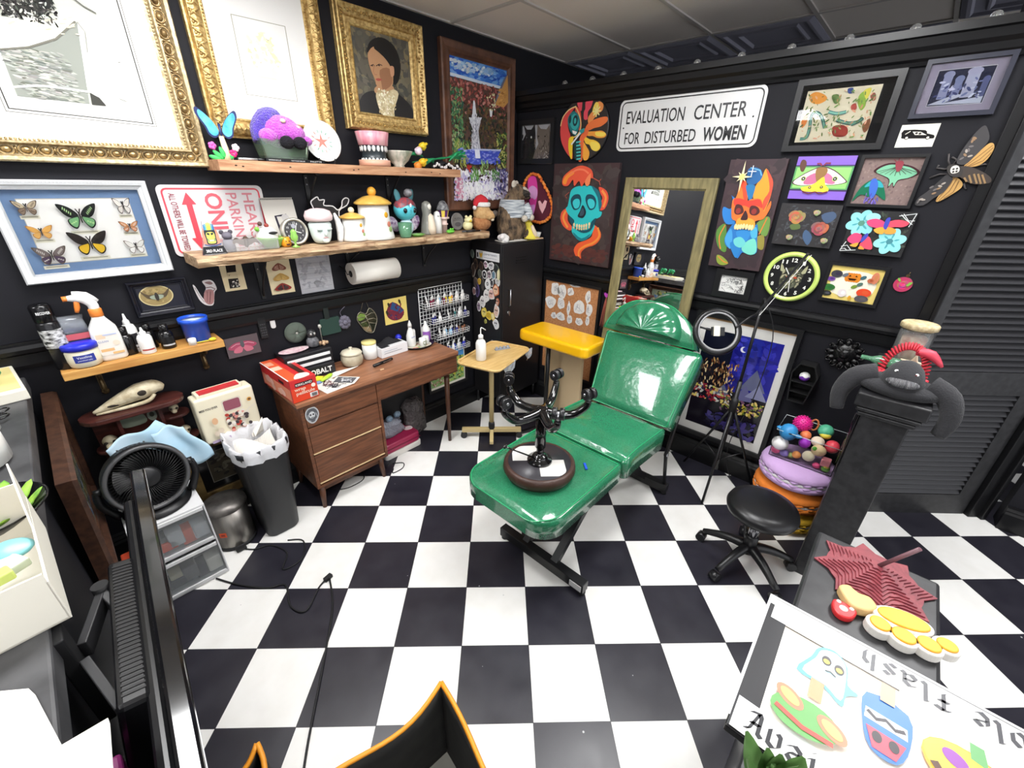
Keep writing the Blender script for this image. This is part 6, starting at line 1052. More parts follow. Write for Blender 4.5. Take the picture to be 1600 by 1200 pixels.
pp(G("1.796,1.825 1.82,1.839 1.882,1.828 1.899,1.838 1.951,1.837 1.98,1.774 2.002,1.832 2.009,1.795 1.989,1.736 1.948,1.72 1.952,1.68 1.904,1.683 1.873,1.674 1.85,1.669 1.843,1.713 1.814,1.731"),(240,120,50));pp(G("1.805,1.832 1.833,1.84 1.889,1.828 1.944,1.838 1.969,1.793 1.934,1.804 1.905,1.79 1.869,1.801 1.816,1.799"),(226,64,50));pp(G("1.846,1.699 1.858,1.734 1.926,1.732 1.952,1.707 1.947,1.673 1.904,1.687 1.853,1.669"),(248,170,60))
for E_ in [G("1.819,1.772 1.824,1.806 1.856,1.801 1.874,1.768 1.854,1.751 1.83,1.753"), G("1.902,1.777 1.908,1.803 1.942,1.798 1.961,1.773 1.947,1.753 1.917,1.754")]:pp(E_,(80,34,34));c_=cen(E_);a.ell((c_[0],c_[1]-.004),(.014,.016),(150,50,46))
pp(G("1.882,1.776 1.901,1.75 1.904,1.727 1.885,1.722 1.867,1.725 1.872,1.748"),(60,30,34))
for q in G("1.849,1.683 1.864,1.682 1.878,1.685 1.893,1.688 1.91,1.687 1.927,1.685 1.941,1.685"):a.ell(q,(.008,.016),(250,220,160))
st=(1.822,1.954)
for k in range(8):q=k*PI/4;r_=.085 if k%2==0 else.035;a.poly([(st[0]+.008*math.cos(q+1.57),st[1]+.008*math.sin(q+1.57)),(st[0]+r_*(.65 if k in(0,4)else 1)*math.cos(q),st[1]+r_*math.sin(q)),(st[0]-.008*math.cos(q+1.57),st[1]-.008*math.sin(q+1.57))],(250,240,190))
a.ell(st,.016,(250,226,130));st=(1.87,1.982);a.line([(st[0]-.022,st[1]),(st[0]+.022,st[1])],.004,(236,244,250));a.line([(st[0],st[1]-.03),(st[0],st[1]+.03)],.004,(236,244,250));part(a,'painting',VC,t)
X0,Z0,X1,Z1=1.984,2.078,2.416,2.402
def glazed(t,o,X0,Z0,X1,Z1,ins,z):g=MB();g.box(0,0,z,X1-X0-ins,Z1-Z0-ins,.0015);part(g,'glazing',mat('picture_glass',(255,255,255),.01,trans=1,ior=1.3,k=1.1),t)
t,a,o=pic('insect_print','insect and centipede print with a black mat in a black glazed frame','R',X0,Z0,X1,Z1,.028,.03,FB)
a.poly(rect(X0+.015,Z0+.015,X1-.015,Z1-.015),(18,18,20));Pq=G("2.03,2.351 2.34,2.355 2.344,2.121 2.034,2.122");x0,x1=Pq[3][0],Pq[1][0];z0,z1=Pq[3][1],Pq[0][1];a.poly(rect(x0,z0,x1,z1),(236,228,200))
for P,c in((G("2.046,2.33 2.07,2.345 2.109,2.331 2.129,2.309 2.099,2.291 2.061,2.301"),(240,160,70)),(G("2.041,2.232 2.063,2.245 2.066,2.209 2.05,2.188"),(236,140,70)),(G("2.26,2.317 2.283,2.334 2.295,2.336 2.288,2.308 2.297,2.268 2.284,2.249 2.261,2.284"),(150,190,80)),(G("2.272,2.329 2.297,2.34 2.3,2.32 2.292,2.295"),(230,220,90)),(G("2.187,2.181 2.21,2.193 2.246,2.184 2.261,2.156 2.246,2.139 2.204,2.145"),(170,70,60)),(G("2.239,2.273 2.255,2.281 2.266,2.257 2.248,2.252"),(190,90,80)),(G("2.204,2.345 2.226,2.346 2.229,2.326 2.213,2.325"),(60,80,150)),(G("2.145,2.321 2.171,2.325 2.186,2.297 2.169,2.285"),(110,140,80)),(G("2.303,2.31 2.319,2.318 2.33,2.291 2.317,2.286"),(160,90,80)),(G("2.31,2.188 2.333,2.213 2.34,2.172 2.327,2.153"),(150,100,70))):pp(P,c)
for q in [G("2.057,2.137 2.084,2.143 2.087,2.186 2.081,2.244 2.103,2.253 2.132,2.226 2.155,2.182"), G("2.197,2.215 2.248,2.198 2.286,2.202 2.301,2.215 2.295,2.205 2.264,2.19"), G("2.152,2.253 2.189,2.243 2.227,2.247")]:a.line(smooth2(q,4,False),.014,(60,110,110));a.line(smooth2(q,4,False),.006,(120,170,150))
dabs(a,120,x0+.01,z0+.01,x1-.01,z1-.01,[(110,140,80),(150,150,100),(200,150,120),(96,110,70)],.009,.35,j=16);part(a,'print',VCM,t);glazed(t,o,X0,Z0,X1,Z1,.05,.017)
X0,Z0,X1,Z1=2.475,2.20,2.755,2.424
t,a,o=pic('mansion_print','blue-grey print of moonlit haunted architecture with a grey mat','R',X0,Z0,X1,Z1,.018,.022,mat('blue_black_frame',(34,36,50),.35,k=1))
a.poly(rect(X0+.01,Z0+.01,X1-.01,Z1-.01),(158,152,172));q=(X0+.05,Z0+.045,X1-.05,Z1-.045);a.poly(rect(*q),(40,44,70));a.line(rect(*q),.002,(220,220,226),closed=True)
for x,w_,h_,c in((2.565,.03,.09,(150,156,190)),(2.605,.025,.07,(130,138,176)),(2.645,.04,.095,(176,180,206)),(2.69,.02,.06,(90,98,140))):a.poly(rect(x-w_/2,2.27,x+w_/2,2.27+h_),c);a.ell((x,2.27+h_),(w_*.6,.014),jit(c,10))
a.poly([(2.525,2.25),(2.61,2.285),(2.64,2.28),(2.58,2.255),(2.70,2.27),(2.70,2.246)],(190,196,216));dabs(a,40,2.54,2.26,2.69,2.34,[(70,78,120),(110,118,160),(200,204,226)],.01,.4,j=8);part(a,'print',VCM,t);glazed(t,o,X0,Z0,X1,Z1,.03,.014)
t,a,o=card('hearse_card','white card printed with a small black hearse','art print',2.464,2.085,2.60,2.178,(236,232,220),wall='R')
pp(G("2.476,2.132 2.477,2.157 2.555,2.153 2.564,2.14 2.591,2.132 2.595,2.12 2.588,2.118 2.567,2.119 2.506,2.121 2.48,2.122"),(26,24,24),2);a.poly(G("2.511,2.149 2.54,2.147 2.566,2.133 2.523,2.135"),(236,232,220));a.line(G("2.487,2.139 2.503,2.151"),.003,(236,232,220));
for q in G("2.497,2.124 2.573,2.122"):a.ell(q,.0075,(26,24,24));a.ell(q,.005,(236,232,220))
for q in G("2.527,2.142 2.54,2.14"):a.ell(q,(.005,.004),(60,56,56))
part(a,'hearse_drawing',VCM,t)
X0,Z0,X1,Z1=2.078,1.847,2.336,2.053
t,a,o=canvas('emperor_moth_painting','green and purple canvas of a pink and yellow eyed moth','R',X0,Z0,X1,Z1,.03,mat('purple_edge',(70,40,120),.6))
zA,zB=(2.074,2.006)[1],(2.08,1.896)[1]
a.poly(rect(X0,Z0,X1,Z1),(136,100,206));a.poly(rect(X0,zB-.008,X1,zA+.006),(60,40,90));a.poly(rect(X0,zB,X1,zA),(90,160,96));a.poly(rect(X0+.008,zB+.006,X1-.008,zA-.006),(150,226,120))
pp(G("2.094,2.014 2.099,2.037 2.116,2.034 2.125,2.014 2.12,1.982 2.105,1.985"),(96,60,50))
out_=G("2.2,2.005 2.258,1.988 2.316,1.946 2.324,1.93 2.279,1.918 2.231,1.917 2.193,1.916 2.122,1.912 2.082,1.923 2.09,1.944 2.146,1.985");pp(out_,(80,34,50));pp([((p[0]-cen(out_)[0])*.95+cen(out_)[0],(p[1]-cen(out_)[1])*.92+cen(out_)[1])for p in out_],(240,230,224))
for P,c in((G("2.144,1.956 2.183,1.974 2.193,1.928 2.137,1.921"),(200,110,150)),(G("2.22,1.974 2.25,1.963 2.276,1.926 2.233,1.928"),(204,116,156)),(G("2.181,1.999 2.218,1.999 2.229,1.979 2.211,1.94 2.196,1.928 2.177,1.974"),(150,110,60)),(G("2.19,1.928 2.22,1.957 2.236,1.92 2.257,1.9 2.252,1.883 2.219,1.885 2.197,1.884 2.146,1.886 2.13,1.903 2.167,1.913"),(240,214,60))):pp(P,c)
for q in G("2.129,1.947 2.271,1.947"):a.ell(q,(.012,.012),(190,210,130));a.ell(q,(.0085,.0085),(20,20,20));a.ell(q,(.003,.003),(240,240,240))
for q in G("2.17,1.905 2.223,1.908"):a.ell(q,(.007,.006),(70,60,20));a.ell(q,(.003,.003),(220,210,160))
for q in [G("2.197,2.007 2.188,2.019 2.173,2.018"), G("2.205,2.009 2.212,2.02 2.233,2.02")]:a.line(q,.007,(140,50,70))
a.line(smooth2(G("2.141,1.886 2.172,1.875 2.2,1.884 2.221,1.876 2.256,1.886"),3,False),.006,(110,40,50));part(a,'painting',VC,t)
X0,Z0,X1,Z1=2.353,1.82,2.608,2.056
t,a,o=pic('luna_moth_picture','brown speckled picture of a green luna moth and a blue moth, framed','R',X0,Z0,X1,Z1,.014,.025,FB)
a.poly(rect(X0+.008,Z0+.008,X1-.008,Z1-.008),(140,120,116));dabs(a,220,X0+.015,Z0+.015,X1-.015,Z1-.015,[(150,130,124),(128,110,108)],.006,.7,j=6)
L1=G("2.501,2.018 2.464,2.018 2.432,2.003 2.418,1.982 2.449,1.966 2.488,1.945 2.495,1.907 2.507,1.929 2.518,1.908 2.526,1.94 2.563,1.951 2.588,1.966 2.594,1.981 2.563,2.002 2.529,2.012");pp(L1,(70,40,46),3);pp([((p[0]-cen(L1)[0])*.88+cen(L1)[0],(p[1]-cen(L1)[1])*.86+cen(L1)[1])for p in L1],(130,196,160),3)
c_=(2.506,2.002)
for k in range(-4,5):a.line([c_,(c_[0]+.02*k,c_[1]-.04+abs(k)*.004)],.002,(70,60,60))
pp(G("2.492,2.023 2.511,2.028 2.523,2.017 2.52,1.987 2.508,1.981 2.497,2.002"),(150,70,80));a.line(G("2.482,2.033 2.5,2.02 2.501,2.038"),.003,(150,70,80))
pp(G("2.422,1.944 2.456,1.942 2.484,1.907 2.503,1.853 2.455,1.884 2.448,1.862 2.399,1.877 2.372,1.842 2.389,1.91"),(30,110,80));pp(G("2.423,1.941 2.457,1.939 2.48,1.912 2.456,1.912 2.431,1.917 2.403,1.911"),(60,170,180));pp(G("2.422,1.944 2.44,1.949 2.457,1.917 2.456,1.868 2.443,1.862 2.426,1.9"),(70,110,200));dabs(a,24,*(2.417,1.836),*(2.476,1.88),[(130,110,190),(90,80,170)],.012,.2,(.8,2.2));part(a,'picture',VCM,t)
m=MB(TR(-2.72,-1.985,0));m.lay=1;base_=.012
def slab(P,c,z0,z1,s=3):m.prism(smooth2(P,s),z0,z1,c)
slab(G("2.708,2.015 2.704,2.049 2.714,2.095 2.727,2.136 2.744,2.16 2.761,2.143 2.778,2.107 2.769,2.071 2.754,2.038 2.737,2.01"),(58,56,58),.006,.012);slab(G("2.709,1.967 2.691,1.971 2.67,1.936 2.646,1.895 2.625,1.868 2.622,1.839 2.653,1.837 2.68,1.87 2.705,1.896 2.719,1.937"),(54,52,54),.006,.012)
slab(G("2.734,2.001 2.747,2.024 2.767,2.066 2.784,2.091 2.799,2.088 2.806,2.065 2.799,2.028 2.781,2.005 2.756,2"),(200,156,88),.005,.011);slab(G("2.714,1.962 2.749,1.942 2.758,1.918 2.736,1.887 2.705,1.858 2.691,1.857 2.693,1.881 2.708,1.922"),(204,160,92),.005,.011)
slab(G("2.721,2.001 2.756,2 2.801,1.981 2.835,1.958 2.842,1.939 2.819,1.931 2.784,1.933 2.75,1.952 2.729,1.967"),(60,50,44),.006,.022);slab(G("2.681,2.001 2.693,2.011 2.719,2.006 2.738,1.986 2.738,1.962 2.715,1.959 2.691,1.976"),(48,44,42),.006,.024)
m.lay=0
def onz(z):m.lay=int(z/LAY)
onz(.0245);pp_=G("2.696,1.986 2.697,2.001 2.711,2.006 2.723,1.996 2.726,1.981 2.716,1.974 2.704,1.974");m.poly(smooth2(pp_,3),(236,230,220))
for q in G("2.705,1.991 2.716,1.993 2.708,1.98 2.718,1.982"):m.ell(q,(.004,.004),(30,26,26))
onz(.0225)
for k in range(6):x,z=1110+35*k,500
for q in [G("2.752,1.957 2.766,1.94"), G("2.764,1.967 2.783,1.935"), G("2.778,1.972 2.801,1.933"), G("2.791,1.972 2.814,1.932"), G("2.805,1.969 2.827,1.934")]:m.line(q,.006,(150,120,80))
onz(.0115)
for q in [G("2.739,2.003 2.763,2.034 2.797,2.083"), G("2.746,2.001 2.776,2.029 2.802,2.074"), G("2.752,2.001 2.789,2.024 2.803,2.056"), G("2.72,1.957 2.712,1.912 2.692,1.86"), G("2.73,1.952 2.723,1.902 2.701,1.859"), G("2.74,1.945 2.737,1.897 2.714,1.869")]:m.line(q,.0025,(120,84,44))
onz(.0125);r_=random.Random(5)
for q in G("2.717,2.034 2.723,2.048 2.728,2.067 2.731,2.081 2.729,2.109 2.722,2.063 2.741,2.043 2.731,2.113 2.727,2.102 2.656,1.916 2.672,1.906 2.683,1.911 2.673,1.89 2.636,1.863 2.63,1.852 2.645,1.861 2.692,1.932 2.684,1.921"):m.ell(q,(.008,.004),r_.choice([(170,160,150),(150,120,90),(110,104,104)]),r_.uniform(0,3))
for q in [G("2.69,1.996 2.676,1.991 2.646,1.996 2.65,2.009"), G("2.691,2.001 2.676,2.025 2.668,2.054"), G("2.697,2.011 2.703,2.03 2.683,2.04"), G("2.695,1.971 2.666,1.971 2.635,1.954"), G("2.777,2.005 2.798,2.01 2.811,2.009"), G("2.76,1.933 2.771,1.913 2.776,1.911")]:m.tube([(*p,.006)for p in q],.004,5,col=(70,66,66))
single(m,'deaths_head_moth',VC,"large carved death's-head moth with tan hind wings on the right wall",'wall decoration',wr(2.72,1.985),WR)
X0,Z0,X1,Z1=2.06,1.606,2.345,1.823
t,a,o=canvas('dark_roses_painting','small dark canvas of muted roses and pale blossoms','R',X0,Z0,X1,Z1,.03,FB)
a.poly(rect(X0,Z0,X1,Z1),(44,42,44));dabs(a,150,X0+.01,Z0+.01,X1-.01,Z1-.01,[(52,52,56),(60,58,62),(40,38,40),(70,72,78)],.012,.4,j=5)
def rose2(cx,cz,r_,c,c2,seed=0):
 q_=random.Random(seed)
 for k in range(16):an=k*2.4;rr_=r_*(1-k/17);a.ell((cx+rr_*.45*math.cos(an),cz+rr_*.4*math.sin(an)),(r_*.42*(1.1-k/20),r_*.3*(1.1-k/20)),tuple(c[i]+(c2[i]-c[i])*q_.random()for i in range(3)),an+1.3)
for P,c in((G("2.262,1.771 2.31,1.791 2.33,1.763 2.296,1.731"),(70,90,120)),(G("2.205,1.655 2.211,1.693 2.25,1.659 2.24,1.613"),(70,96,130)),(G("2.13,1.713 2.169,1.722 2.181,1.697 2.143,1.688"),(90,110,60))):pp(P,c)
q=(2.148,1.755);rose2(*q,.055,(150,96,70),(216,150,100),1);q=(2.271,1.704);rose2(*q,.055,(130,60,66),(196,110,110),2)
for q in G("2.24,1.782 2.144,1.649 2.312,1.646"):rose2(*q,.022,(150,130,90),(210,190,160),3)
part(a,'painting',VC,t)
X0,Z0,X1,Z1=2.395,1.595,2.648,1.805
t,a,o=canvas('pink_moths_painting','small black canvas of pink moths on pale turquoise flowers with cobwebs','R',X0,Z0,X1,Z1,.03,FB)
a.poly(rect(X0,Z0,X1,Z1),(26,26,28));dabs(a,90,X0+.015,Z0+.015,X1-.015,Z1-.015,[(52,62,52),(70,80,66),(40,48,42)],.018,.3,j=6)
def flower5(q,r_,c,c2,cc):
 for k in range(6):an=k*PI/3+.3;a.ell((q[0]+r_*.55*math.cos(an),q[1]+r_*.55*math.sin(an)),(r_*.5,r_*.38),jit(c,8),an);a.ell((q[0]+r_*.38*math.cos(an),q[1]+r_*.38*math.sin(an)),(r_*.24,r_*.07),c2,an)
 a.ell(q,(r_*.22,r_*.22),cc)
flower5((2.445,1.743),.062,(150,226,230),(80,170,180),(90,150,130));flower5((2.583,1.667),.06,(150,226,230),(80,170,180),(70,140,150));q=(2.484,1.774);a.ell(q,(.03,.02),(160,230,236))
for A_,B_,C_,D_,bd in((G("2.536,1.755 2.498,1.769 2.465,1.756 2.48,1.734 2.516,1.725 2.539,1.73"),G("2.55,1.756 2.587,1.769 2.629,1.758 2.615,1.738 2.579,1.735 2.557,1.731"),G("2.538,1.732 2.504,1.718 2.524,1.7 2.548,1.702"),G("2.547,1.733 2.588,1.725 2.589,1.705 2.553,1.702"),G("2.537,1.766 2.547,1.778 2.555,1.767 2.553,1.722 2.538,1.732")),(G("2.465,1.686 2.431,1.695 2.41,1.663 2.432,1.644 2.462,1.644"),G("2.486,1.682 2.506,1.672 2.526,1.626 2.499,1.623 2.469,1.638"),G("2.461,1.65 2.429,1.634 2.457,1.628"),G("2.475,1.636 2.47,1.62 2.495,1.62"),G("2.474,1.687 2.485,1.699 2.491,1.682 2.475,1.651 2.467,1.662"))):
 pp(A_,(236,70,120));pp(B_,(236,76,100));pp(C_,(246,170,60));pp(D_,(246,160,60));pp(bd,(60,70,180))
for q in [G("2.582,1.786 2.644,1.8"), G("2.596,1.797 2.624,1.766 2.646,1.768"), G("2.589,1.792 2.613,1.771 2.642,1.751"), G("2.633,1.739 2.644,1.8"), G("2.394,1.603 2.461,1.613"), G("2.409,1.651 2.395,1.606"), G("2.395,1.625 2.419,1.633 2.441,1.611"), G("2.396,1.613 2.413,1.617 2.424,1.608")]:a.line(q,.003,(226,230,230))
part(a,'painting',VC,t)
o=(2.205,1.43);t=thing('wall_clock','lime green rimmed wall clock with a dark demon dial','clock',wr(*o),WR)
b=MB();b.lathe([(.112,0),(.14,.004),(.142,.02),(.134,.034),(.122,.034),(.116,.02)],n=48);part(b,'rim',mat('lime_rim',(206,232,120),.3),t)
a=MB(TR(0,0,.0205));a.ell((0,0),.118,(26,26,28),n=48)
pp([(-.05,.01),(-.02,.05),(.03,.06),(.06,.03),(.05,-.03),(.02,-.06),(-.03,-.07),(-.05,-.04)],(70,72,58));dabs(a,46,-.045,-.055,.05,.045,[(150,150,120),(90,94,76),(40,40,36),(176,170,140)],.016,.3,j=8)
for x in(-.05,.055):pp([(x-.01,.03),(x+.012,.03),(x+(.014 if x>0 else-.014),.075)],(176,176,140),2)
a.ell((-.012,.0),(.01,.005),(190,70,40));a.ell((.024,.0),(.01,.005),(190,70,40))
for k in range(1,13):
 q=PI/2-k*PI/6;s_=str(k);w_=.012*len(s_);a.text(s_,(.096*math.cos(q)-w_*.6,.096*math.sin(q)-.010),.021,w_*1.2,col=(240,240,232),bold=.03)
a.line([(0,0),(.012,-.085)],.004,(236,236,232));a.line([(0,0),(-.035,.05)],.005,(236,236,232));part(a,'dial',VCS,t)
X0,Z0,X1,Z1=2.368,1.327,2.630,1.540
t,a,o=pic('halloween_flash','yellow halloween flash sheet with a jack-o-lantern, framed in black','R',X0,Z0,X1,Z1,.016,.02,FB)
a.poly(rect(X0+.008,Z0+.008,X1-.008,Z1-.008),(246,222,130));a.poly(smooth2(rect(X0+.05,Z0+.05,X1-.05,Z1-.05),4),(250,246,226))
q=(2.49,1.468)
for k in range(5):a.ell((q[0]-.022+.011*k,q[1]),(.014,.024),(226,140-10*(k%2),50))
for s_ in(-1,1):a.poly([(q[0]+s_*.008,q[1]+.006),(q[0]+s_*.02,q[1]+.004),(q[0]+s_*.014,q[1]+.014)],(60,34,20))
a.poly([(q[0]-.02,q[1]-.004),(q[0]+.02,q[1]-.004),(q[0]+.012,q[1]-.014),(q[0]-.012,q[1]-.014)],(60,34,20))
for q2,c in zip(G("2.455,1.478 2.535,1.474 2.509,1.422 2.53,1.438"),((110,120,130),(70,110,120),(120,150,60),(90,120,110))):a.ell(q2,(.014,.009),c,.6)
for(x,z),(rx,rz,c)in zip(G("2.416,1.479 2.397,1.45 2.399,1.404 2.398,1.37 2.467,1.382 2.506,1.362 2.559,1.398 2.558,1.365 2.584,1.479 2.569,1.464"),((.026,.02,(70,70,76)),(.02,.012,(120,80,160)),(.03,.018,(60,120,60)),(.024,.014,(50,54,50)),(.02,.022,(236,226,226)),(.008,.012,(230,170,60)),(.032,.022,(226,80,50)),(.03,.018,(90,86,90)),(.016,.03,(210,130,100)),(.014,.012,(190,110,80)))):a.ell((x,z),(rx,rz),c);a.ell((x+rx*.2,z+rz*.1),(rx*.45,rz*.45),jit(c,40))
part(a,'flash_sheet',VCG,t)
X0,Z0,X1,Z1=1.792,1.25,2.018,1.425
t,a,o=pic('sketch_frame','small black framed ink sketch under the skull and roses canvas','R',X0,Z0,X1,Z1,.035,.025,FB)
a.poly(rect(X0+.035,Z0+.035,X1-.035,Z1-.035),(240,240,236))
for k in range(46):x,z=rng.uniform(X0+.05,X1-.05),rng.uniform(Z0+.045,Z1-.045);a.line(smooth2([(x+rng.uniform(-.015,.015),z+rng.uniform(-.012,.012))for _ in range(4)],3,False),.0016,(60,60,64))
part(a,'sketch',VCM,t)
o=(2.699,1.465);m=MB();m.lathe([(.001,0),(.038,0),(.038,.008),(.001,.008)],n=32);t=thing('rose_ornament','small round pink rose ornament on the right wall','ornament',wr(*o),WR);part(m,'disc',mat('dark_ornament',(80,40,56),.5),t);a=MB(TR(0,0,.0082));a.ell((0,0),.037,(190,60,100),n=30);rose2(0,0,.036,(170,40,84),(236,130,160),8);a.ell((.024,.006),(.014,.006),(130,190,80),.9);a.ell((-.02,.022),(.01,.005),(130,190,80),2.2);part(a,'rose',VCS,t);b=MB();b.lathe([(.008,.0),(.008,.01)],n=10,c=(.006,.044,0));b.tube([(.006,.05,.004),(.01,.062,.004)],.002,5);part(b,'hanger',BRASS,t)
o=(2.578,1.048);t=thing('black_medallion','ornate glossy black round ceiling-style medallion on the wall','medallion',wr(*o),WR);m=MB();m.lathe([(.001,.0),(.06,0),(.06,.012),(.03,.02),(.001,.024)],n=28)
for k in range(12):q=k*PI/6;m.T=TR(.066*math.cos(q),.066*math.sin(q),.006,rz=q);m.sph((0,0,0),(.022,.016,.014),8,6);m.tube([(.0,-.014,.006),(.018,-.01,.014),(.024,0,.008),(.018,.01,.014),(0,.014,.006)],.004,5,sub=2)
m.T=TR();m.sph((0,0,.018),(.028,.028,.014),14,8);part(m,'rosette',mat('glossy_black_plaster',(14,14,15),.25,k=1,bump=(70,.6,.01)),t)
t=thing('coffin_shelf','small black coffin-shaped wall shelf','shelf',wr(2.437,.84),WR);P=[(-.045,-.13),(.045,-.13),(.07,.055),(.04,.12),(-.04,.12),(-.07,.055)]
b=MB()
for k in range(6):p,q=P[k],P[(k+1)%6];b.bar((p[0],p[1],.045),(q[0],q[1],.045),.09,.008,up=(0,0,1))if False else b.add([(p[0],p[1],0),(q[0],q[1],0),(q[0],q[1],.09),(p[0],p[1],.09),(p[0]*.88,p[1]*.94,0),(q[0]*.88,q[1]*.94,0),(q[0]*.88,q[1]*.94,.09),(p[0]*.88,p[1]*.94,.09)],[(0,1,2,3),(4,5,6,7),(3,2,6,7)])
b.prism(P,0,.005);part(b,'case',mat('black_coffin',(13,13,14),.5,k=1),t);b=MB();b.box(0,.0,.045,.12,.006,.085);b.box(0,-.065,.045,.1,.006,.085);part(b,'ledge',mat('black_coffin'),t)
t=thing('drip_ornament','white and purple dripping round ornament in the coffin shelf','ornament',wr(2.437,.844,.05));b=MB();b.sph((0,0,.028),.028,14,10);part(b,'ball',mat('purple_glaze',(120,60,180),.3),t);b=MB();b.grid(lambda i,j:(.0288*math.cos(2*PI*i)*math.cos(.15+.14*math.sin(10*PI*i)*(1-j)+1.4*j),.0288*math.sin(2*PI*i)*math.cos(.15+.14*math.sin(10*PI*i)*(1-j)+1.4*j),.028+.0288*math.sin(.15+.14*math.sin(10*PI*i)*(1-j)+1.4*j)),30,6);part(b,'icing',CHW,t)
m=MB(TR(-.24,-1.76,0));P=smooth2(G(".159,1.95 .221,1.962 .269,1.951 .333,1.882 .391,1.808 .423,1.733 .42,1.675 .384,1.629 .317,1.604 .24,1.599 .197,1.607 .137,1.639 .105,1.709 .101,1.804 .113,1.883"),3);m.prism(P,.004,.02,(96,30,50));m.lay=62
tg=smooth2(G(".153,1.926 .194,1.95 .236,1.941 .255,1.89 .263,1.823 .247,1.725 .22,1.649 .192,1.713 .162,1.82"),3);m.poly(tg,(238,70,170));m.poly(smooth2(G(".16,1.85 .204,1.879 .254,1.856 .26,1.804 .238,1.774 .213,1.783 .174,1.791"),3),(236,170,226));m.poly(smooth2(G(".188,1.722 .212,1.733 .24,1.73 .223,1.654"),3),(226,150,220))
m.poly(G(".273,1.763 .293,1.769 .319,1.743 .343,1.775 .367,1.767 .354,1.72 .323,1.67 .29,1.712"),(248,190,196));m.poly(G(".111,1.749 .147,1.753 .141,1.72 .12,1.699"),(240,180,190))
for k,p in enumerate(P):
 p2=P[(k+1)%len(P)];m.tube([(p[0]+rng.uniform(-.006,.006),p[1],.016),((p[0]+p2[0])/2,(p[1]+p2[1])/2+rng.uniform(-.008,.008),.03),(p2[0],p2[1],.016)],.012,6,col=rng.choice([(240,130,50),(226,110,44),(246,150,70)]))
single(m,'fringed_wall_hanging',vcm('felt_color',.9),'maroon and pink felt wall hanging with an orange fringe above the locker','wall decoration',wr(.24,1.76),WR)
X0,Z0,X1,Z1=.375,.30,.962,1.16
t,a,o=pic('cork_board','cork board in a black frame pinned with white paper stencils','R',X0,Z0,X1,Z1,.022,.025,FB,cat='notice board')
b=MB();b.box(0,0,.008,X1-X0-.02,Z1-Z0-.02,.008);part(b,'cork',mat('cork',(206,146,96),.85,noise=(70,(180,120,76))),t)
ST=[('large round bear-like',.50,1.07,.11,.12),('tall lumpy',.575,1.06,.10,.13),('small round',.66,1.075,.075,.075),('narrow hooded',.84,1.06,.06,.11),('wide mask-like',.46,.95,.12,.12),('folded white',.57,.96,.09,.11),('leaf sprig',.655,.93,.035,.12),('broad flower',.76,.96,.12,.13),('bent figure',.86,.955,.07,.12),('low wreath',.58,.84,.10,.08),('small bone',.50,.835,.06,.06),('pale ribbon',.675,.835,.06,.08),('swirl',.77,.835,.075,.075),('thin tail',.855,.86,.04,.09),('square tag',.70,1.13,.11,.02)]
for i_,(nm,u,v,w_,h_)in enumerate(ST):
 m=MB(TR(-u,-v,0));P=smooth2(blob(u,v,w_,h_,11,i_+40),3);m.prism(P,0,.0015,(244,242,238));m.lay=6
 r_=random.Random(i_);[m.line(smooth2([(u+r_.uniform(-.3,.3)*w_,v+r_.uniform(-.3,.3)*h_)for _ in range(4)],3,False),.0018,(150,150,160))for _ in range(4)];m.sph((u,v+h_*.42,.003),.003,6,4,col=(90,90,96))
 single(m,'paper_stencil',VCM,nm+' white paper stencil pinned to the cork board','paper stencil',wr(u,v,.0135),WR,group='stencils on the cork board')
m=MB();m.prism(smooth2([(0,-.022),(-.02,0),(-.016,.016),(0,.008),(.016,.016),(.02,0)],3),0,.008);t=thing('heart_garland','magenta heart with hanging red ribbons by the mirror frame','garland',wr(1.02,1.115,.03),WR);part(m,'heart',mat('magenta_heart',(206,80,206),.5),t)
for k in range(5):b=MB();b.tube([(0,-.02,.004),(-.012+.006*k,-.1,.01),(-.03+.014*k,-.26-.02*(k%2),.006)],.0035,5,sub=4);part(b,'ribbon',mat('ribbon_%d'%(k%2),((196,110,90),(150,80,70))[k%2],.7),t)
X0,Z0,X1,Z1=1.735,.215,2.36,1.14
t,a,o=pic('night_castle_print','large framed print of a blue night sky over lights, standing by the ring light','R',X0,Z0,X1,Z1,.028,.03,FB,back=.015)
a.poly(rect(X0+.015,Z0+.015,X1-.015,Z1-.015),(232,230,226));a.poly(rect(X0+.02,Z1-.045,X1-.02,Z1-.028),(190,150,110))
q=(X0+.075,Z0+.09,X1-.075,Z1-.11);a.poly(rect(*q),(26,22,34));W_,H_=q[2]-q[0],q[3]-q[1]
a.poly(rect(q[0]+W_*.42,q[1]+H_*.45,q[2],q[3]),(40,40,150));dabs(a,90,q[0]+W_*.45,q[1]+H_*.5,q[2]-.02,q[3]-.02,[(40,44,170),(60,60,190),(30,30,130)],.03,.5,j=8);a.poly(rect(q[0],q[1]+H_*.7,q[0]+W_*.42,q[3]),(20,22,40))
mo=(q[0]+W_*.55,q[3]-.09);a.ell(mo,.02,(240,240,250));a.ell((mo[0]+.01,mo[1]+.004),.017,(50,50,170))
for tri in(((.62,.50),(.78,.72),(.95,.52)),((.58,.38),(.7,.55),(.84,.40)),((.72,.44),(.86,.58),(1.0,.44)),((.3,.38),(.42,.5),(.54,.38))):a.poly([(q[0]+W_*x,q[1]+H_*y)for x,y in tri],jit((126,126,166),20))
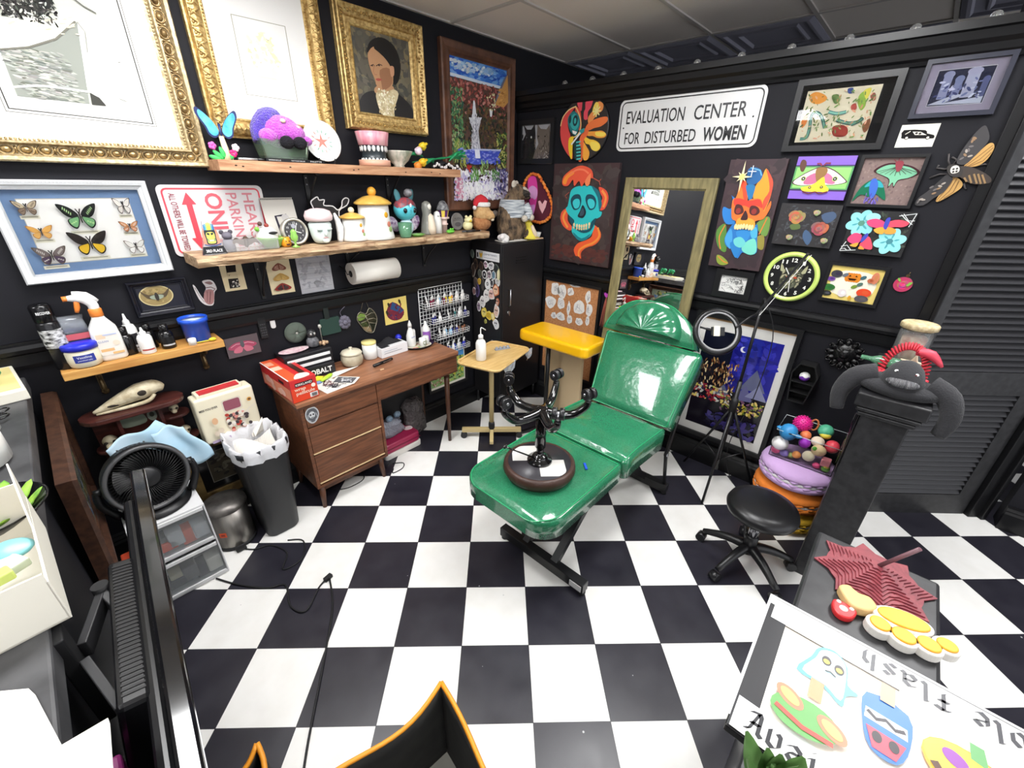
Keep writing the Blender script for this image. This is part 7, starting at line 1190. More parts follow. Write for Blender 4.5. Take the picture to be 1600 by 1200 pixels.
dabs(a,130,q[0]+W_*.05,q[1]+H_*.42,q[0]+W_*.55,q[1]+H_*.72,[(226,180,120),(150,100,60),(60,40,34),(240,220,170),(110,70,50)],.016,.3,(1.1,2.0),j=16);dabs(a,120,q[0]+W_*.02,q[1]+H_*.3,q[0]+W_*.55,q[1]+H_*.45,[(200,60,70),(240,220,120),(150,40,60),(230,230,220),(70,60,90)],.014,.5,j=16);dabs(a,90,q[0]+W_*.45,q[1]+H_*.25,q[2]-.01,q[1]+H_*.4,[(190,170,60),(110,130,60),(226,200,110),(120,80,110)],.014,.5,j=14);dabs(a,60,q[0]+W_*.3,q[1]+.02,q[2]-.02,q[1]+H_*.2,[(50,44,110),(70,60,130),(30,28,50)],.03,.5,j=8)
part(a,'print',VCG,t)
t=thing('globe_string_light','string of clear globe bulbs along the partition top','string light',wr(1.5,2.535,-.06))
for u in(.415,.655,.899,1.142,1.391,1.64,1.886,2.136,2.382,2.638):
 b=MB(TR(0,1.5-u,.028));b.sph((0,0,0),.021,14,10);bb=part(b,'globe_bulb',mat('bulb_glass',(250,250,250),.02,trans=.85,ior=1.3,k=1.1),t);b=MB(TR(0,1.5-u,.028));b.tube([(-.006,0,-.012),(-.008,0,.004),(.008,0,.004),(.006,0,-.012)],.0015,5);b.cyl((0,0,-.02),(0,0,-.028),.009,n=8);part(b,'filament',mat('bulb_filament',(236,232,220),.3),bb)
b=MB();b.tube([(.012,1.09-.1*k,.004)for k in range(23)],.003,5);part(b,'cord',BLKM,t)

VIN=mat('green_sparkle_vinyl',(38,108,76),.22,flake=420,coat=.7,k=1,bump=(7,.35,.03));CFR=mat('chair_black_steel',(20,20,22),.38,k=1)
t=thing('tattoo_chair','reclined green sparkle vinyl tattoo chair on a black steel frame','chair',(-1.1,-1.66,0))
def cushion(prof,y0,y1,th,r_,nm,taper=0,pil=.012,shift=0):
 """padded slab following (x,z) top points; rounded in plan"""
 b=MB(TR(1.1,1.66,0));m=len(prof);P=[np.array(p,float)for p in prof];cum=[0]
 for i in range(1,m):cum.append(cum[-1]+np.linalg.norm(P[i]-P[i-1]))
 L=cum[-1]
 def at(s_):
  for i in range(1,m):
   if s_<=cum[i]+1e-9:f=(s_-cum[i-1])/(cum[i]-cum[i-1]);d=P[i]-P[i-1];return P[i-1]+d*f,d/np.linalg.norm(d)
  return P[-1],(P[-1]-P[-2])/np.linalg.norm(P[-1]-P[-2])
 yc=(y0+y1)/2;hw=(y1-y0)/2;n=26;rings=[]
 for i in range(n+1):
  s_=L*(1-math.cos(PI*i/n))/2;p,d=at(s_);nn=np.array((-d[1],d[0]));e=min(s_,1e9)
  rs,re=r_;w_=hw+taper*(s_/L)
  if rs and s_<rs:w_-=rs-math.sqrt(max(0,rs*rs-(rs-s_)**2))
  if re and L-s_<re:w_-=re-math.sqrt(max(0,re*re-(re-L+s_)**2))
  end=min(1,min(s_,L-s_)/.03);rr2=th*.28;ring=[];pf=pil*(math.sin(PI*s_/L))**.5
  for a_,o_ in((-1,-th),(-1,-th*.5),(-1,-rr2),(-.985,-rr2*.3),(-.94,0),(-.5,pf),(0,pf*1.2),(.5,pf),(.94,0),(.985,-rr2*.3),(1,-rr2),(1,-th*.5),(1,-th)):
   q=p+nn*(o_ if o_<-.001 else o_-rr2*(1-end)*.6);ring.append((q[0],yc+shift*s_/L+a_*w_,q[1]))
  rings.append(ring)
 b.ring(rings);o_=part(b,nm,VIN,t)
 pipe=MB(TR(1.1,1.66,0));pts_=[r2[4]for r2 in rings]+[r2[8]for r2 in rings][::-1];pipe.tube([(q[0],q[1],q[2]+.001)for q in pts_],.004,5,True);part(pipe,'piping',mat('green_piping',(34,140,90),.25,coat=.5,k=1),o_);return o_
cushion([(-1.885,.597),(-1.25,.60)],-1.925,-1.365,.10,(.12,.03),'leg_rest')
cushion([(-1.245,.622),(-1.1,.628),(-.76,.60)],-1.94,-1.355,.125,(.03,.03),'seat_cushion')
cushion([(-.755,.605),(-.60,.80),(-.44,.99)],-1.945,-1.375,.11,(.02,.02),'back_cushion',taper=.05,shift=.05)
cushion([(-.435,1.0),(-.33,1.215)],-1.90,-1.24,.09,(.0,.22),'head_panel',taper=-.06,shift=.02)
b=MB(TR(1.1,1.66,0));hd=np.array((.105,0,.215));hd/=np.linalg.norm(hd);hn=np.array((-hd[2],0,hd[0]));c0=np.array((-.43,-1.565,1.01))
def pilw(i,j):
 q=PI*i;r_=j;y=-.225*math.cos(q)*r_;s_=.02+.205*math.sin(q)*r_;bulge=.10*math.sqrt(max(0,1-r_**3))*(1+.10*math.sin(13*q)*r_)+.004;p=c0+hd*s_+hn*bulge;return(p[0],p[1]+y,p[2])
b.grid(pilw,40,12);b.grid(lambda i,j:tuple(c0+hd*(.03-.012*math.sin(PI*j))+hn*(.10*math.sqrt(max(0,1-abs(2*i-1)**3))*j+.002)+np.array((0,-.225*(2*i-1)*-1,0))),24,6);part(b,'head_pillow',VIN,t)
def CB():return MB(TR(1.1,1.66,0))
for x,y0,y1 in((-1.605,-1.985,-1.405),(-.57,-1.955,-1.42)):
 b=CB();b.bar((x,y0,.05),(x,y1,.05),.05,.06);part(b,'floor_bar',CFR,t,bev=.003)
 for y in(y0+.02,y1-.02):b=CB();b.cyl((x,y,.02),(x,y,0),.022,n=12);part(b,'levelling_foot',BLKM,t)
for y in(-1.58,-1.78):
 b=CB();b.bar((-1.6,y,.06),(-1.1,y,.49),.04,.04);part(b,'leg',CFR,t);b=CB();b.bar((-.57,y,.06),(-1.12,y,.49),.04,.04);part(b,'leg',CFR,t)
b=CB();b.bar((-1.75,-1.65,.49),(-.8,-1.65,.485),.36,.03);part(b,'under_frame',CFR,t)
for y in(-1.93,-1.38):b=CB();b.tube([(-.57,y,.07),(-.66,y,.36),(-.58,y,.62),(-.40,y-.01,.86)],.012,8);part(b,'back_strut',CFR,t);b=CB();b.cyl((-.655,y-.012,.36),(-.655,y+.012,.36),.014,n=10);part(b,'bolt',mat('steel'),t)
b=CB();b.box(-1.632,-1.94,.05,.004,.07,.035);part(b,'maker_plate',mat('plate_white',(214,214,214),.4),t)
m=MB();m.box(0,0,0,.05,.012,.006);single(m,'blue_tab',mat('blue_plastic'),'tiny blue strip sticking out under the upturned stool on the leg rest','strip',(-1.42,-1.80,.613),(0,0,.8))
t=thing('arm_rest','yellow padded arm rest on a black post beside the green chair','arm rest',(-.49,-.94,0))
b=MB();b.prism(rr(-.155,-.32,.155,.31,.05),.80,.885);part(b,'pad',mat('yellow_vinyl',(246,186,10),.28,coat=.4),t,bev=.022,seg=4)
b=MB();b.cyl((-.02,.1,.80),(-.02,.1,.04),.017,n=12);b.box(-.02,0,.79,.05,.4,.02);part(b,'post',CFR,t)
b=MB()
for q in(0.5,2.6,4.7):b.bar((-.02,.1,.05),(-.02+.2*math.cos(q),.1+.2*math.sin(q),.012),.03,.02)
part(b,'base',CFR,t)
m=MB();m.box(0,0,.345,.03,.40,.69);single(m,'tan_panel',mat('tan_board',(226,200,160),.6),'blank tan board standing on the floor behind the yellow arm rest','board',(-.30,-.86,0),(0,R(-2),R(-6)),bev=.006)
LEA=mat('brown_leather',(66,44,36),.45,bump=(30,.6,.006))
t=thing('upturned_stool','wheeled stool turned upside down on the leg rest with a black and white checked underside','stool',(-1.615,-1.655,.606))
b=MB();b.lathe([(.13,0),(.165,.012),(.178,.04),(.174,.066),(.162,.076),(.15,.07)],n=40);part(b,'seat',LEA,t,label='brown leather seat cushion')
a=MB(TR(0,0,.071));a.lathe([(.001,0),(.156,0),(.156,.001),(.001,.001)],n=36,col=(54,52,58));a.lay=4
def clipc(P):return[(p if math.hypot(*p)<.15 else(p[0]*.15/math.hypot(*p),p[1]*.15/math.hypot(*p)))for p in P]
ux,uy=(math.cos(-.78),math.sin(-.78)),(math.cos(.79),math.sin(.79))
def sq(i0,j0,s_=.125):return clipc([((i0+a_)*s_*ux[0]+(j0+c_)*s_*uy[0],(i0+a_)*s_*ux[1]+(j0+c_)*s_*uy[1])for a_,c_ in[(k/6,0)for k in range(6)]+[(1,k/6)for k in range(6)]+[(1-k/6,1)for k in range(6)]+[(0,1-k/6)for k in range(6)]])
a.poly(sq(-1.05,.0),(232,230,226));a.poly(sq(-.05,-1.0),(232,230,226));part(a,'checked_underside',VCS,t)
GB=mat('gloss_black_paint',(12,12,13),.12,k=1,coat=.5)
b=MB();b.lathe([(.062,.073),(.06,.085),(.042,.09),(.04,.1),(.03,.11),(.018,.115),(.018,.15),(.026,.155),(.026,.30),(.02,.31),(.03,.335),(.034,.36),(.02,.37),(.001,.372)],n=26);part(b,'column',GB,t)
b=MB();b.tube([(-.03,-.0,.1),(-.1,.07,.145),(-.13,.1,.165)],.004,6);b.sph((-.135,.105,.168),(.014,.008,.01),8,6);part(b,'lever',GB,t)
for k in range(5):
 q=R(20+72*k);c_,s_=math.cos(q),math.sin(q)
 b=MB();b.tube([(.015*c_,.015*s_,.345),(.07*c_,.07*s_,.335),(.14*c_,.14*s_,.34),(.195*c_,.195*s_,.385),(.205*c_,.205*s_,.415)],[.026,.023,.02,.017,.014],10,sub=4);ar=part(b,'arm',GB,t)
 e=R(40*k);ax=np.array((math.cos(e),math.sin(e),0));o_=np.array((.205*c_,.205*s_,.45))
 for d_ in(-1,1):b=MB();b.cyl(tuple(o_+ax*.006*d_),tuple(o_+ax*.026*d_),.026,n=18);part(b,'caster_wheel',mat('caster_black',(26,26,28),.3,k=1),ar)
 b=MB();b.cyl(tuple(o_-ax*.03),tuple(o_+ax*.03),.006,n=8);b.cyl((o_[0],o_[1],.41),tuple(o_),.01,n=8);part(b,'caster_axle',mat('steel'),ar)
t=thing('tray_stand','tan rolling instrument tray stand with a film-wrapped tray','stand',(-.90,-.60,0));TANM=mat('tan_enamel',(206,184,132),.35)
b=MB();b.cyl((0,0,.07),(0,0,.765),.019,n=16);part(b,'post',TANM,t)
b=MB();b.bar((-.17,.17,.075),(.17,-.17,.075),.035,.035);b.bar((0,0,.075),(-.12,-.12,.055),.03,.03);part(b,'base',TANM,t,bev=.003);b=MB();b.lathe([(.024,.05),(.026,.13),(.022,.15)],n=14);part(b,'base_clamp',BLKM,t)
for x,y in((-.16,.16),(.16,-.16)):b=MB();b.cyl((x-.012,y-.012,.026),(x+.012,y+.012,.026),.026,n=14);part(b,'caster',mat('caster_black'),t)
TT=TR(-.08,-.115,.772,rz=R(15));b=MB(TT);b.prism(rr(-.25,-.165,.25,.165,.05),0,.008);b.tube([(*p,.012)for p in rr(-.25,-.165,.25,.165,.05)],.009,6,True);part(b,'tray',mat('tray_wood_tone',(222,188,126),.35,noise=(8,(202,164,100)),stretch=(1,6,1)),t)
b=MB(TT)
for cx,cy,w_ in((-.1,-.168,.16),(.2,-.168,.10),(.15,.168,.2),(.253,.05,.12)):
 def fl(i,j,cx=cx,cy=cy,w_=w_):s_=(2*i-1)*w_/2;sx=abs(cx)>.22;o_=.012*math.sin(9*i+3*j);return((cx+o_*j+.002)if sx else cx+s_,(cy+s_)if sx else cy+(o_*j-.002)*(1 if cy>0 else 1),.02-.085*j*math.sin(PI*i)**.6)
 b.grid(fl,16,6)
part(b,'plastic_wrap',mat('cling_film',(210,214,220),.08,trans=.7,k=1),t)
t=thing('wash_bottle','white squeeze wash bottle with a bent nozzle on the tray','bottle',(-1.10,-.70,.782));b=MB();b.lathe([(.033,0),(.036,.004),(.036,.12),(.028,.14),(.016,.15),(.015,.165)],n=22);part(b,'bottle',WP,t);b=MB();b.lathe([(.018,.155),(.018,.178),(.006,.186)],n=14);b.tube([(0,0,.18),(0,0,.215),(.008,0,.23),(.045,0,.205)],.004,6,sub=3);part(b,'nozzle_cap',WP,t)
m=MB();[m.lathe([(.009,0),(.011,.02),(.009,.02),(.007,.004)],c=(-.045+.03*k,0,0),n=10)for k in range(4)];m.box(0,0,.004,.12,.026,.008);single(m,'ink_cap_strip',mat('cling_cap',(170,176,186),.15,trans=.4,k=1),'clear strip of ink caps wrapped on the tray','ink caps',(-.85,-.665,.782),(0,0,-.35))
t=thing('ring_light','black ring light on a tripod in front of the large night print','ring light',(-.22,-2.14,0))
b=MB();b.cyl((0,0,.12),(0,0,.8),.014,n=10);b.cyl((0,0,.75),(0,0,1.28),.009,n=10);part(b,'pole',CFR,t)
for k,q in enumerate((3.25,5.35,1.15)):
 b=MB();b.cyl((0,0,.62),(.27*math.cos(q),.27*math.sin(q),.0),.009,.008,n=8);part(b,'leg',CFR,t);b=MB();b.cyl((0,0,.2),(.15*math.cos(q),.15*math.sin(q),.27),.005,n=6);part(b,'brace',CFR,t)
b=MB();b.lathe([(.024,.58),(.024,.66),(.016,.68)],n=12);part(b,'collar',BLKM,t)
rc=np.array((-.13,.17,1.115));T_=TR(*rc,rx=R(62),rz=R(-52))
b=MB(T_);b.tube([(.125*math.cos(q),.125*math.sin(q),0)for q in np.arange(40)*2*PI/40],.019,10,True);part(b,'ring',mat('ring_black',(18,18,20),.3,k=1),t)
b=MB(T_);b.lathe([(.108,.012),(.118,.0195),(.132,.0195),(.142,.012)],n=40)if False else b.tube([(.113*math.cos(q),.113*math.sin(q),.012)for q in np.arange(40)*2*PI/40],.006,6,True);part(b,'diffuser_edge',mat('ring_diffuser',(150,150,152),.3),t)
b=MB(T_);b.tube([(-.12,.03,0),(-.05,.01,.005),(.0,.0,.01)],.006,6);b.box(0,0,.012,.075,.05,.014);part(b,'phone_clamp',BLKM,t);b=MB(T_);b.box(-.01,.0,.022,.035,.06,.006);part(b,'clamp_pad',mat('cream_plastic'),t)
b=MB();b.tube([(0,0,1.24),(.0,.05,1.2),tuple(rc+np.array((.06,-.08,.03)))],.007,8,sub=4);b.tube([(0,0,1.27),(-.03,-.01,1.33),(-.07,-.03,1.29),(-.06,-.02,1.24)],.007,8,sub=4);part(b,'gooseneck',CFR,t)
b=MB();b.bar((-.07,.0,1.25),(-.07,-.155,1.60),.012,.034,up=(1,0,0));b.T=TR();lb_=part(b,'light_bar',mat('bar_black',(34,34,36),.35,k=1),t,bev=.003);b=MB();b.bar((-.0775,-.016,1.245),(-.0775,-.171,1.595),.003,.006,up=(1,0,0));part(b,'bar_edge',mat('white_plastic'),lb_)
b=MB();b.tube([(.01,-.02,1.3),(.02,-.1,1.1),(.04,-.09,.7),(.03,-.03,.3),(.1,-.1,.01),(.0,-.25,.006)],.003,5,sub=5);part(b,'cable',BLKM,t)
t=thing('rolling_stool','black round rolling stool by the macaron cushions','stool',(-.82,-2.52,0));BV=mat('black_vinyl',(20,20,22),.35,k=1)
b=MB();b.lathe([(.01,.36),(.14,.36),(.165,.372),(.17,.395),(.16,.42),(.12,.434),(.001,.438)],n=44);part(b,'seat',BV,t)
b=MB();b.cyl((0,0,.12),(0,0,.36),.026,n=16);part(b,'gas_column',mat('dark_chrome',(120,120,124),.15,metal=1,k=1),t)
b=MB();b.lathe([(.032,.09),(.034,.2),(.026,.21)],n=16);b.tube([(.04,.02,.35),(.09,.06,.33),(.1,.08,.24)],.006,6);part(b,'hub',CFR,t)
for k in range(5):
 q=R(16+72*k);c_,s_=math.cos(q),math.sin(q);b=MB();b.tube([(.02*c_,.02*s_,.13),(.12*c_,.12*s_,.115),(.235*c_,.235*s_,.07)],[.028,.023,.016],8,sub=3);lg=part(b,'leg',CFR,t)
 b=MB();d_=(-s_*.022,c_*.022);b.cyl((.24*c_-d_[0],.24*s_-d_[1],.026),(.24*c_+d_[0],.24*s_+d_[1],.026),.026,n=14);part(b,'caster',mat('caster_black'),lg)
def macaron(z,h,c,c2,lab):
 t=thing('macaron_cushion',lab,'cushion',(-.245,-2.575,z));r_=.20
 for z0,z1,s_ in((0,h*.42,1),(h*.58,h,-1)):
  pr=[(.01,0),(.16,.004),(.192,.025),(.2,.045),(.198,.06),(.01,.062)]if s_<0 else[(.01,0),(.198,.002),(.2,.016),(.192,.036),(.16,.058),(.01,.062)]
  k_=(z1-z0)/.062;b=MB();b.lathe([(r2,z0+z2*k_)for r2,z2 in([(p[0],.062-p[1])for p in pr][::-1]if s_>0 else[(p[0],.062-p[1])for p in pr][::-1])],n=44);part(b,'shell',c,t)
  b=MB();zz=z1 if s_>0 else z0;b.tube([((.19+.006*math.sin(9*q*2))*math.cos(q),(.19+.006*math.sin(18*q))*math.sin(q),zz+.003*math.sin(23*q))for q in np.arange(80)*2*PI/80],.009,6,True);part(b,'ruffle',c,t)
 b=MB();b.lathe([(.01,h*.42),(.194,h*.42),(.197,h*.5),(.194,h*.58),(.01,h*.58)],n=40);part(b,'filling',c2,t)
WF=mat('white_plush',(240,238,238),.9)
macaron(0,.145,mat('mustard_plush',(214,170,40),.85,bump=(50,.4,.008)),WF,'mustard yellow macaron cushion at the bottom of the stack');macaron(.147,.145,mat('orange_plush',(232,130,44),.85,bump=(50,.4,.008)),WF,'orange macaron cushion in the middle of the stack');macaron(.294,.145,mat('lilac_plush',(206,170,220),.85,bump=(50,.4,.008)),WF,'lilac macaron cushion at the top of the stack')
AX0,AX1,AY0,AY1,AZ=-.335,-.095,-2.735,-2.42,.441
t=thing('acrylic_toy_box','open clear acrylic box full of squeeze toys on the lilac cushion','box',((AX0+AX1)/2,(AY0+AY1)/2,AZ));AC=mat('box_acrylic',(240,246,248),.02,trans=1,ior=1.12,k=1.1);w_,d_=AX1-AX0,AY1-AY0
for cx,cy,sx,sy,nm in((-w_/2,0,.003,d_,0),(w_/2,0,.003,d_,0),(0,-d_/2,w_,.003,0),(0,d_/2,w_,.003,0)):b=MB();b.box(cx,cy,.09,sx,sy,.175);part(b,'side_panel',AC,t)
b=MB();b.box(0,0,.002,w_,d_,.004);part(b,'bottom_panel',AC,t)
b=MB();b.tube([(sx*w_/2,sy*d_/2,.178)for sx,sy in((-1,-1),(1,-1),(1,1),(-1,1))],.0022,5,True);part(b,'rim',mat('acrylic_edge',(226,236,238),.1),t)
TOYS=[('blue bird-like squeeze toy at the top left of the acrylic box',-.295,-2.475,.165,.05,(50,140,200)),('hot pink spiky ball at the back of the acrylic box',-.20,-2.52,.20,.05,(236,40,150)),('mint green dripping toy at the right back of the acrylic box',-.17,-2.635,.185,.042,(90,190,150)),('white lumpy ball on the left of the acrylic box',-.31,-2.455,.085,.042,(240,238,238)),('purple ball in the middle of the acrylic box',-.285,-2.565,.125,.032,(170,50,200)),('cream and lilac toy in the middle right of the acrylic box',-.255,-2.62,.145,.032,(240,220,196)),('red squeeze toy at the right of the acrylic box',-.22,-2.69,.125,.038,(226,70,86)),('tan toy with a green spot in the acrylic box',-.29,-2.64,.11,.035,(236,206,160)),('cream egg toy low in the front of the acrylic box',-.30,-2.605,.06,.033,(240,232,200)),('small pink dotted cube toy in the acrylic box',-.30,-2.69,.06,.028,(226,140,150)),('small orange ball near the front of the acrylic box',-.305,-2.55,.045,.024,(244,160,90)),('pink small ball at the bottom left of the acrylic box',-.305,-2.445,.032,.024,(240,100,150)),('green and yellow toy at the bottom right of the acrylic box',-.305,-2.70,.024,.022,(110,170,70)),('lavender toy at the bottom left of the acrylic box',-.305,-2.49,.03,.024,(140,120,190)),('coral toy behind the purple ball in the acrylic box',-.235,-2.555,.15,.03,(240,130,80)),('orange loop toy standing up in the acrylic box',-.19,-2.575,.21,.0,(200,120,70)),('olive toy at the bottom middle of the acrylic box',-.30,-2.525,.026,.02,(150,160,90)),('pink ring toy at the bottom of the acrylic box',-.305,-2.655,.022,.019,(236,80,140))]
for k,(lb,x,y,z,r_,c)in enumerate(TOYS):
 m=MB();tm=mat('toy_%d_%d_%d'%c,c,.45)
 if r_==0:m.tube([(.0,.018*math.cos(q),.035*math.sin(q))for q in np.arange(14)*PI/7],.005,6,True)
 elif k==1:
  m.sph((0,0,0),r_*.88,16,12)
  for i in range(150):ph=math.acos(1-2*(i+.5)/150);th_=i*2.39996;d_=np.array((math.sin(ph)*math.cos(th_),math.sin(ph)*math.sin(th_),math.cos(ph)));m.tube([d_*r_*.85,d_*r_*1.05],[.0035,.0008],4)
 elif k==9:m.box(0,0,0,r_*1.6,r_*1.6,r_*1.6)
 else:m.sph((0,0,0),(r_,r_*(1.05 if k%2 else.95),r_*(.92 if k%3 else 1)),16,11)
 if k==0:m.sph((-.01,-.045,-.005),(.016,.03,.012),10,6);m.sph((.0,.045,.01),(.018,.02,.01),10,6)
 t=thing('squeeze_toy',lb,'toy',(x,y,AZ+z),group='toys in the acrylic box');part(m,'body',tm,t,bev=.006 if k==9 else 0)
 if k==0:b=MB();b.sph((-.044,-.012,.012),(.004,.012,.004),8,5);part(b,'eye',BLKG,t)
 if k==2:b=MB();b.sph((-.02,-.006,-.016),(.03,.03,.022),10,7);part(b,'face',mat('toy_yellow',(236,220,80),.4),t)
 if k==7:b=MB();b.sph((-.024,.02,.016),.012,8,6);part(b,'spot',mat('frog_green'),t)
 if k==12:b=MB();b.sph((-.008,.0,.016),(.016,.016,.008),8,6);part(b,'top',mat('toy_yellow',(236,220,80),.4),t)

t=thing('trash_can','tall tapered black trash can with a white liner beside the desk','trash can',(-2.475,-.335,0));BP=mat('bin_black',(26,27,31),.45,k=1)
b=MB();b.ring([[(x,y,z)for x,y in rr(-w_,-d_,w_,d_,.05,5)]for w_,d_,z in((.085,.11,0),(.09,.115,.01),(.122,.155,.58),(.128,.16,.585),(.128,.16,.61),(.12,.152,.61),(.11,.142,.5),(.08,.1,.02))]);part(b,'bin',BP,t)
def liner(i,j):
 q=2*PI*i;c_,s_=math.cos(q),math.sin(q);k_=(abs(c_)**4+abs(s_)**4)**-.25;w_=.006*math.sin(11*q)+.004*math.sin(23*q+2);pr=((.135,.167,.545),(.137,.168,.60),(.128,.158,.632),(.112,.142,.60),(.10,.13,.50),(.085,.11,.42));f=j*5;a_=min(4,int(f));f-=a_;p=[pr[a_][n]*(1-f)+pr[a_+1][n]*f for n in range(3)];return((p[0]+w_)*c_*k_,(p[1]+w_)*s_*k_,p[2]+w_*1.5)
b=MB();b.grid(liner,60,14);part(b,'liner',mat('white_bag',(238,238,242),.3,trans=.15,bump=(30,.6,.01)),t)
m=MB();m.grid(lambda i,j:(-.09+.19*i+.01*math.sin(9*j),-.12+.24*j,.50+.10*abs(math.sin(3.1*i+2*j))*math.sin(PI*j)+.03*math.sin(7*i+11*j)),16,18,smooth=False);m.grid(lambda i,j:(.02+.06*i,.06+.07*j,.58+.09*i*(1-j)+.03*math.sin(6*j)),5,6,smooth=False);single(m,'crumpled_paper_towel',mat('paper_white'),'crumpled white paper towels in the trash can liner','paper towel',(-2.475,-.335,0))
t=thing('pedal_bin','small round brushed steel pedal bin between the drawers and the trash can','trash can',(-2.695,-.295,0));SS=mat('brushed_steel',(150,146,140),.35,metal=.9,noise=(20,(110,106,102)),stretch=(1,1,.15),k=1)
b=MB();b.lathe([(.098,.02),(.1,.025),(.1,.25),(.09,.25),(.085,.03)],n=40);part(b,'body',SS,t);b=MB();b.lathe([(.1,0),(.104,.004),(.102,.022),(.02,.022)],n=40);b.box(-.01,-.108,.014,.05,.05,.012);part(b,'base_and_pedal',BLKM,t)
b=MB();b.lathe([(.104,.25),(.108,.256),(.106,.275),(.08,.292),(.001,.299)],n=40);part(b,'lid',mat('worn_lid',(124,120,116),.4,metal=.8,noise=(16,(84,80,78)),k=1),t)
a=MB(TR(-.062,-.0785,.12,rx=PI/2,rz=R(-38)));a.poly(rect(-.018,-.016,.018,.016),(236,96,50));a.poly(rect(-.01,-.008,.01,.006),(150,50,40));part(a,'orange_sticker',VCS,t)
t=thing('drawer_tower','white plastic drawer unit with clear fronts full of supplies','drawers',(-2.94,-.345,0));DW=mat('drawer_white',(232,232,234),.4)
b=MB();b.box(0,0,.458,.29,.35,.014);b.box(0,0,.24,.286,.345,.012);b.box(0,0,.008,.288,.348,.014)
for x in(-.141,.141):b.box(x,0,.23,.008,.35,.45)
b.box(0,.172,.23,.28,.006,.45);part(b,'carcass',DW,t,bev=.003)
CF=mat('clear_front',(236,240,242),.06,trans=.9,ior=1.2,k=1)
for z0,cs in((.018,((80,78,84),(206,196,170),(120,116,120),(60,60,66),(226,222,210))),(.25,((226,84,50),(60,60,64),(214,214,216),(236,96,60),(200,200,204)))):
 b=MB();b.box(0,-.172,z0+.1,.268,.004,.185);dw=part(b,'drawer_front',CF,t);b=MB();b.box(0,-.176,z0+.195,.268,.012,.016);b.box(0,-.176,z0+.006,.268,.008,.012);part(b,'pull_rail',DW,dw)
 for k,c in enumerate(cs):b=MB();x=-.1+.05*k;b.box(x,-.12+.01*(k%2),z0+.05+.012*(k%3),.062 if k else.2,.07,.085 if k else.05);part(b,'stored_item',mat('stored_%d_%d_%d'%c,c,.6),dw,bev=.006)
t=thing('floor_fan','round black air circulator fan sitting on the white drawers','fan',(-2.945,-.37,.465));FK=mat('fan_black',(24,24,26),.4,k=1)
T_=TR(0,0,.17,rx=R(76),rz=R(6));b=MB(T_);b.ring([[(r_*math.cos(q),r_*math.sin(q),z)for q in np.arange(48)*2*PI/48]for r_,z in((.12,-.07),(.152,-.05),(.16,.04),(.156,.056),(.138,.058),(.134,.03),(.13,-.04))],cap=False);part(b,'housing',FK,t)
b=MB(T_);b.lathe([(.05,.03),(.05,.042),(.04,.05),(.001,.052)],n=24);gr=part(b,'centre_cap',FK,t)
b=MB(T_)
for k in range(60):q=k*2*PI/60;b.tube([(.045*math.cos(q),.045*math.sin(q),.04),(.09*math.cos(q+.12),.09*math.sin(q+.12),.05),(.138*math.cos(q+.3),.138*math.sin(q+.3),.05)],.0016,4)
part(b,'grille',FK,t)
b=MB(T_);b.lathe([(.139,.05),(.146,.058),(.156,.056)],n=48)if False else b.tube([(.148*math.cos(q),.148*math.sin(q),.055)for q in np.arange(48)*2*PI/48],.009,8,True);part(b,'front_ring',mat('fan_rim',(70,70,72),.3,k=1),t)
b=MB(T_);b.lathe([(.001,-.06),(.118,-.06),(.12,-.05),(.001,-.05)],n=30);part(b,'motor_back',BLKM,t)
for k in range(5):b=MB(T_);q=k*2*PI/5;b.grid(lambda i,j:((.03+.085*i)*math.cos(q+.9*j),(.03+.085*i)*math.sin(q+.9*j),-.02+.04*j),4,5);part(b,'blade',mat('fan_blade',(16,16,18),.4,k=1),t)
for s_ in(-1,1):b=MB();b.tube([(s_*.175,.0,.17),(s_*.178,0,.1),(s_*.14,0,.015)],[.014,.016,.02],8,sub=3);b.cyl((s_*.155,0,.17),(s_*.182,0,.17),.016,n=12);part(b,'yoke_arm',FK,t)
b=MB();b.lathe([(.13,0),(.135,.008),(.1,.024),(.01,.03)],n=32);part(b,'base',FK,t)
b=MB(T_)
for k in range(7):b.box(-.05+.016*k,.155,-.0,.006,.006,.012)
part(b,'control_buttons',mat('grey_plastic'),t)
BLU=mat('blue_pad',(178,216,238),.8,noise=(5,(206,230,246)));
def pad(label,P,seed):
 m=MB();r_=random.Random(seed);p=[r_.uniform(0,6)for _ in range(3)]
 c=[np.array(q,float)for q in P]
 def fn(i,j):q=(c[0]*(1-i)+c[1]*i)*(1-j)+(c[3]*(1-i)+c[2]*i)*j;return(q[0]+.012*math.sin(6*j+p[0]),q[1]+.012*math.sin(7*i+p[1]),q[2]+.02*math.sin(5*i+3*j+p[2])*math.sin(PI*i))
 m.grid(fn,16,14);m2=single(m,'absorbent_pad',BLU,label,'pad',solid=.003);return m2
pad('pale blue absorbent pad draped behind the fan top',[(-3.03,-.20,.74),(-2.82,-.16,.80),(-2.74,-.19,.62),(-3.06,-.21,.55)],2)
pad('white-blue absorbent pad spread at the right of the fan',[(-2.86,-.20,.76),(-2.73,-.19,.74),(-2.65,-.22,.54),(-2.82,-.22,.50)],5)
MH=mat('mahogany',(80,40,34),.3,noise=(8,(56,28,26)),stretch=(1,4,6),k=1);BONE=mat('bone',(216,206,178),.6,noise=(22,(176,160,128)),bump=(50,.4,.006))
t=thing('whatnot_shelf','curved dark mahogany whatnot shelf standing on the left wall under the pine shelf','wall shelf',(-2.88,-.02,.52))
b=MB();b.prism(rr(-.20,-.16,.20,0,.08),.335,.36);part(b,'top_shelf',MH,t,bev=.005);b=MB();b.box(0,-.012,.17,.34,.018,.34);part(b,'back_panel',MH,t)
